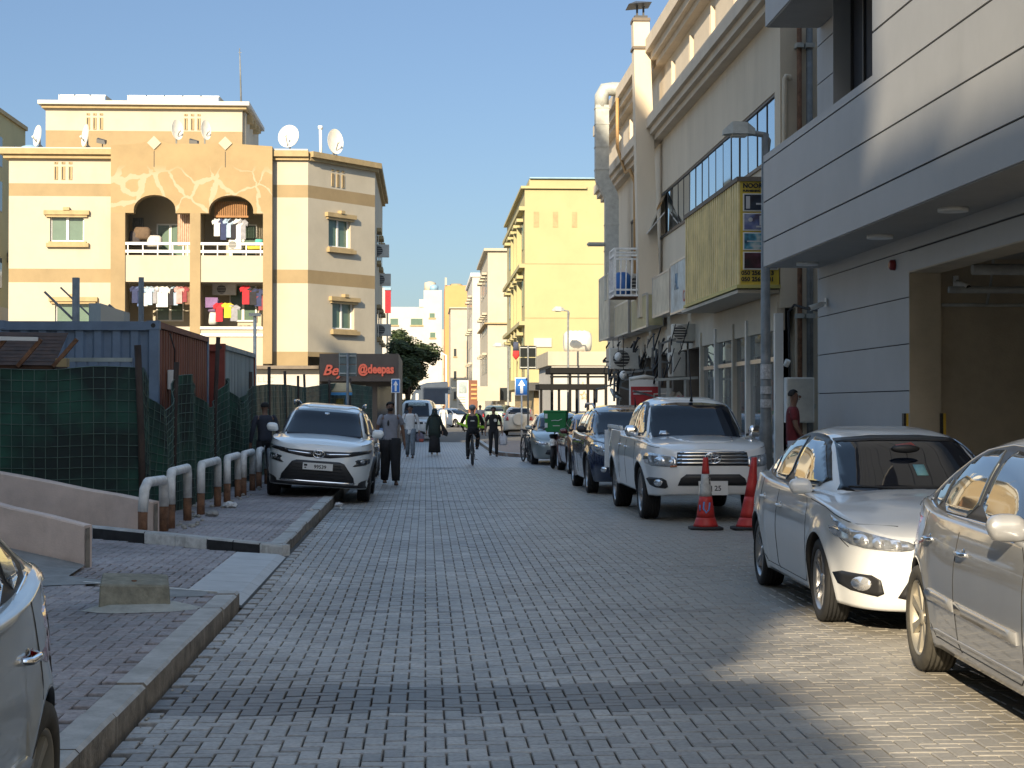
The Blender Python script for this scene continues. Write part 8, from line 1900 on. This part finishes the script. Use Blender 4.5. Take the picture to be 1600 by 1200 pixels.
q.add([(.12*h,.03*h,.62*h),(.26*h,.02*h,.685*h),(.25*h,.02*h,.705*h),(.11*h,.03*h,.665*h)], [(0,1,2,3)]); q.add([(-.12*h,.03*h,.60*h),(-.20*h,.03*h,.60*h),(-.19*h,.03*h,.64*h),(-.11*h,.03*h,.65*h)], [(0,1,2,3)])
o = q.build('vest_hem', lime, t, local=True, recalc=False); so = o.modifiers.new('s', 'SOLIDIFY'); so.thickness = .012
bicycle('black bicycle leaning against the side of the grey saloon', PX(823,51.5), 51.5, R(8), r=.36)
# ---- delivery motorbike
t = thing('motorbike', 'dark red delivery motorbike behind the maroon car', 'motorbike', (PX(868,46.8),46.8,0), R(170))
for yy in (-.62,.62):
    q = MB(); P = [(0, yy+.25*math.cos(2*math.pi*k/28), .30+.25*math.sin(2*math.pi*k/28)) for k in range(29)]; wh = q.tube(P, .055, 10, cap=False).build('wheel', M('rubber'), t, local=True)
    q = MB(); q.tube([(-.05,yy,.30),(.05,yy,.30)], .07, 10)
    for k in range(5): a_ = 2*math.pi*k/5; q.bar((0,yy,.3),(0,yy+.22*math.cos(a_),.3+.22*math.sin(a_)),.03)
    o = q.build('hub', M('frame_dark'), t, local=True); o.parent = wh
q = MB(); q.rings([(0,.0,.35,.10,.28),(0,0,.55,.13,.34),(0,.05,.72,.12,.38),(0,.12,.80,.10,.34)], 16, p=3); q.build('body', mat('moto_red', (.12,.01,.012), .3, var=.05, coat=1), t, local=True)
MB().rings([(0,.25,.80,.11,.34),(0,.25,.88,.13,.34),(0,.25,.90,.1,.3)], 14, p=3).build('seat', M('rubber'), t, local=True)
MB().tube([(.06,-.62,.30),(.06,-.42,.95)], .022, 8).tube([(-.06,-.62,.30),(-.06,-.42,.95)], .022, 8).tube([(-.36,-.30,1.02),(-.1,-.40,.98),(.1,-.40,.98),(.36,-.30,1.02)], .018, 8).build('fork', M('frame_dark'), t, local=True)
MB().ell((0,-.47,.86), .10,.07,.10).build('headlight', M('lens_bright'), t, local=True); MB().ell((0,.70,.70), .09,.10,.09).build('rear_fairing', M('frame_white'), t, local=True); MB().rings([(0,.62,.60,.09,.26),(0,.62,.66,.07,.2)], 12).build('rear_mudguard', M('frame_white'), t, local=True)
t = thing('delivery_box', 'bright green delivery box on the back of the motorbike', 'delivery box', (PX(868,46.5),46.2,.96), R(170))
q = MB(); q.add([(-.27,-.25,0),(.25,-.25,0),(.25,.28,0),(-.27,.28,0),(-.30,-.28,.55),(.30,-.28,.55),(.30,.30,.55),(-.30,.30,.55)], [(0,3,2,1),(4,5,6,7),(0,1,5,4),(1,2,6,5),(2,3,7,6),(3,0,4,7)]); q.build('box', mat('box_green', (.01,.19,.05), .5, var=.08), t, local=True, bevel=.02)
MB().box(-.31,.31,-.29,.31,.50,.57).build('lid', M('box_green'), t, local=True, bevel=.015)
for z in (.12,.36): MB().box(.20,.27,.285,.312,z,z+.12).build('reflector', M('plate_white'), t, local=True)
MB().tube([(.1,.305,.30),(.0,.31,.31),(-.08,.31,.30),(-.18,.312,.345)], .009, 5).build('logo_stroke', M('plate_white'), t, local=True); MB().box(-.12,.06,.30,.306,.16,.175).build('print_line', M('plate_white'), t, local=True)

# ================================================================ tidy hierarchy
for o in sc.objects:
    if o.parent is not None and o.parent.type == 'MESH': o.matrix_parent_inverse = Matrix.Identity(4)
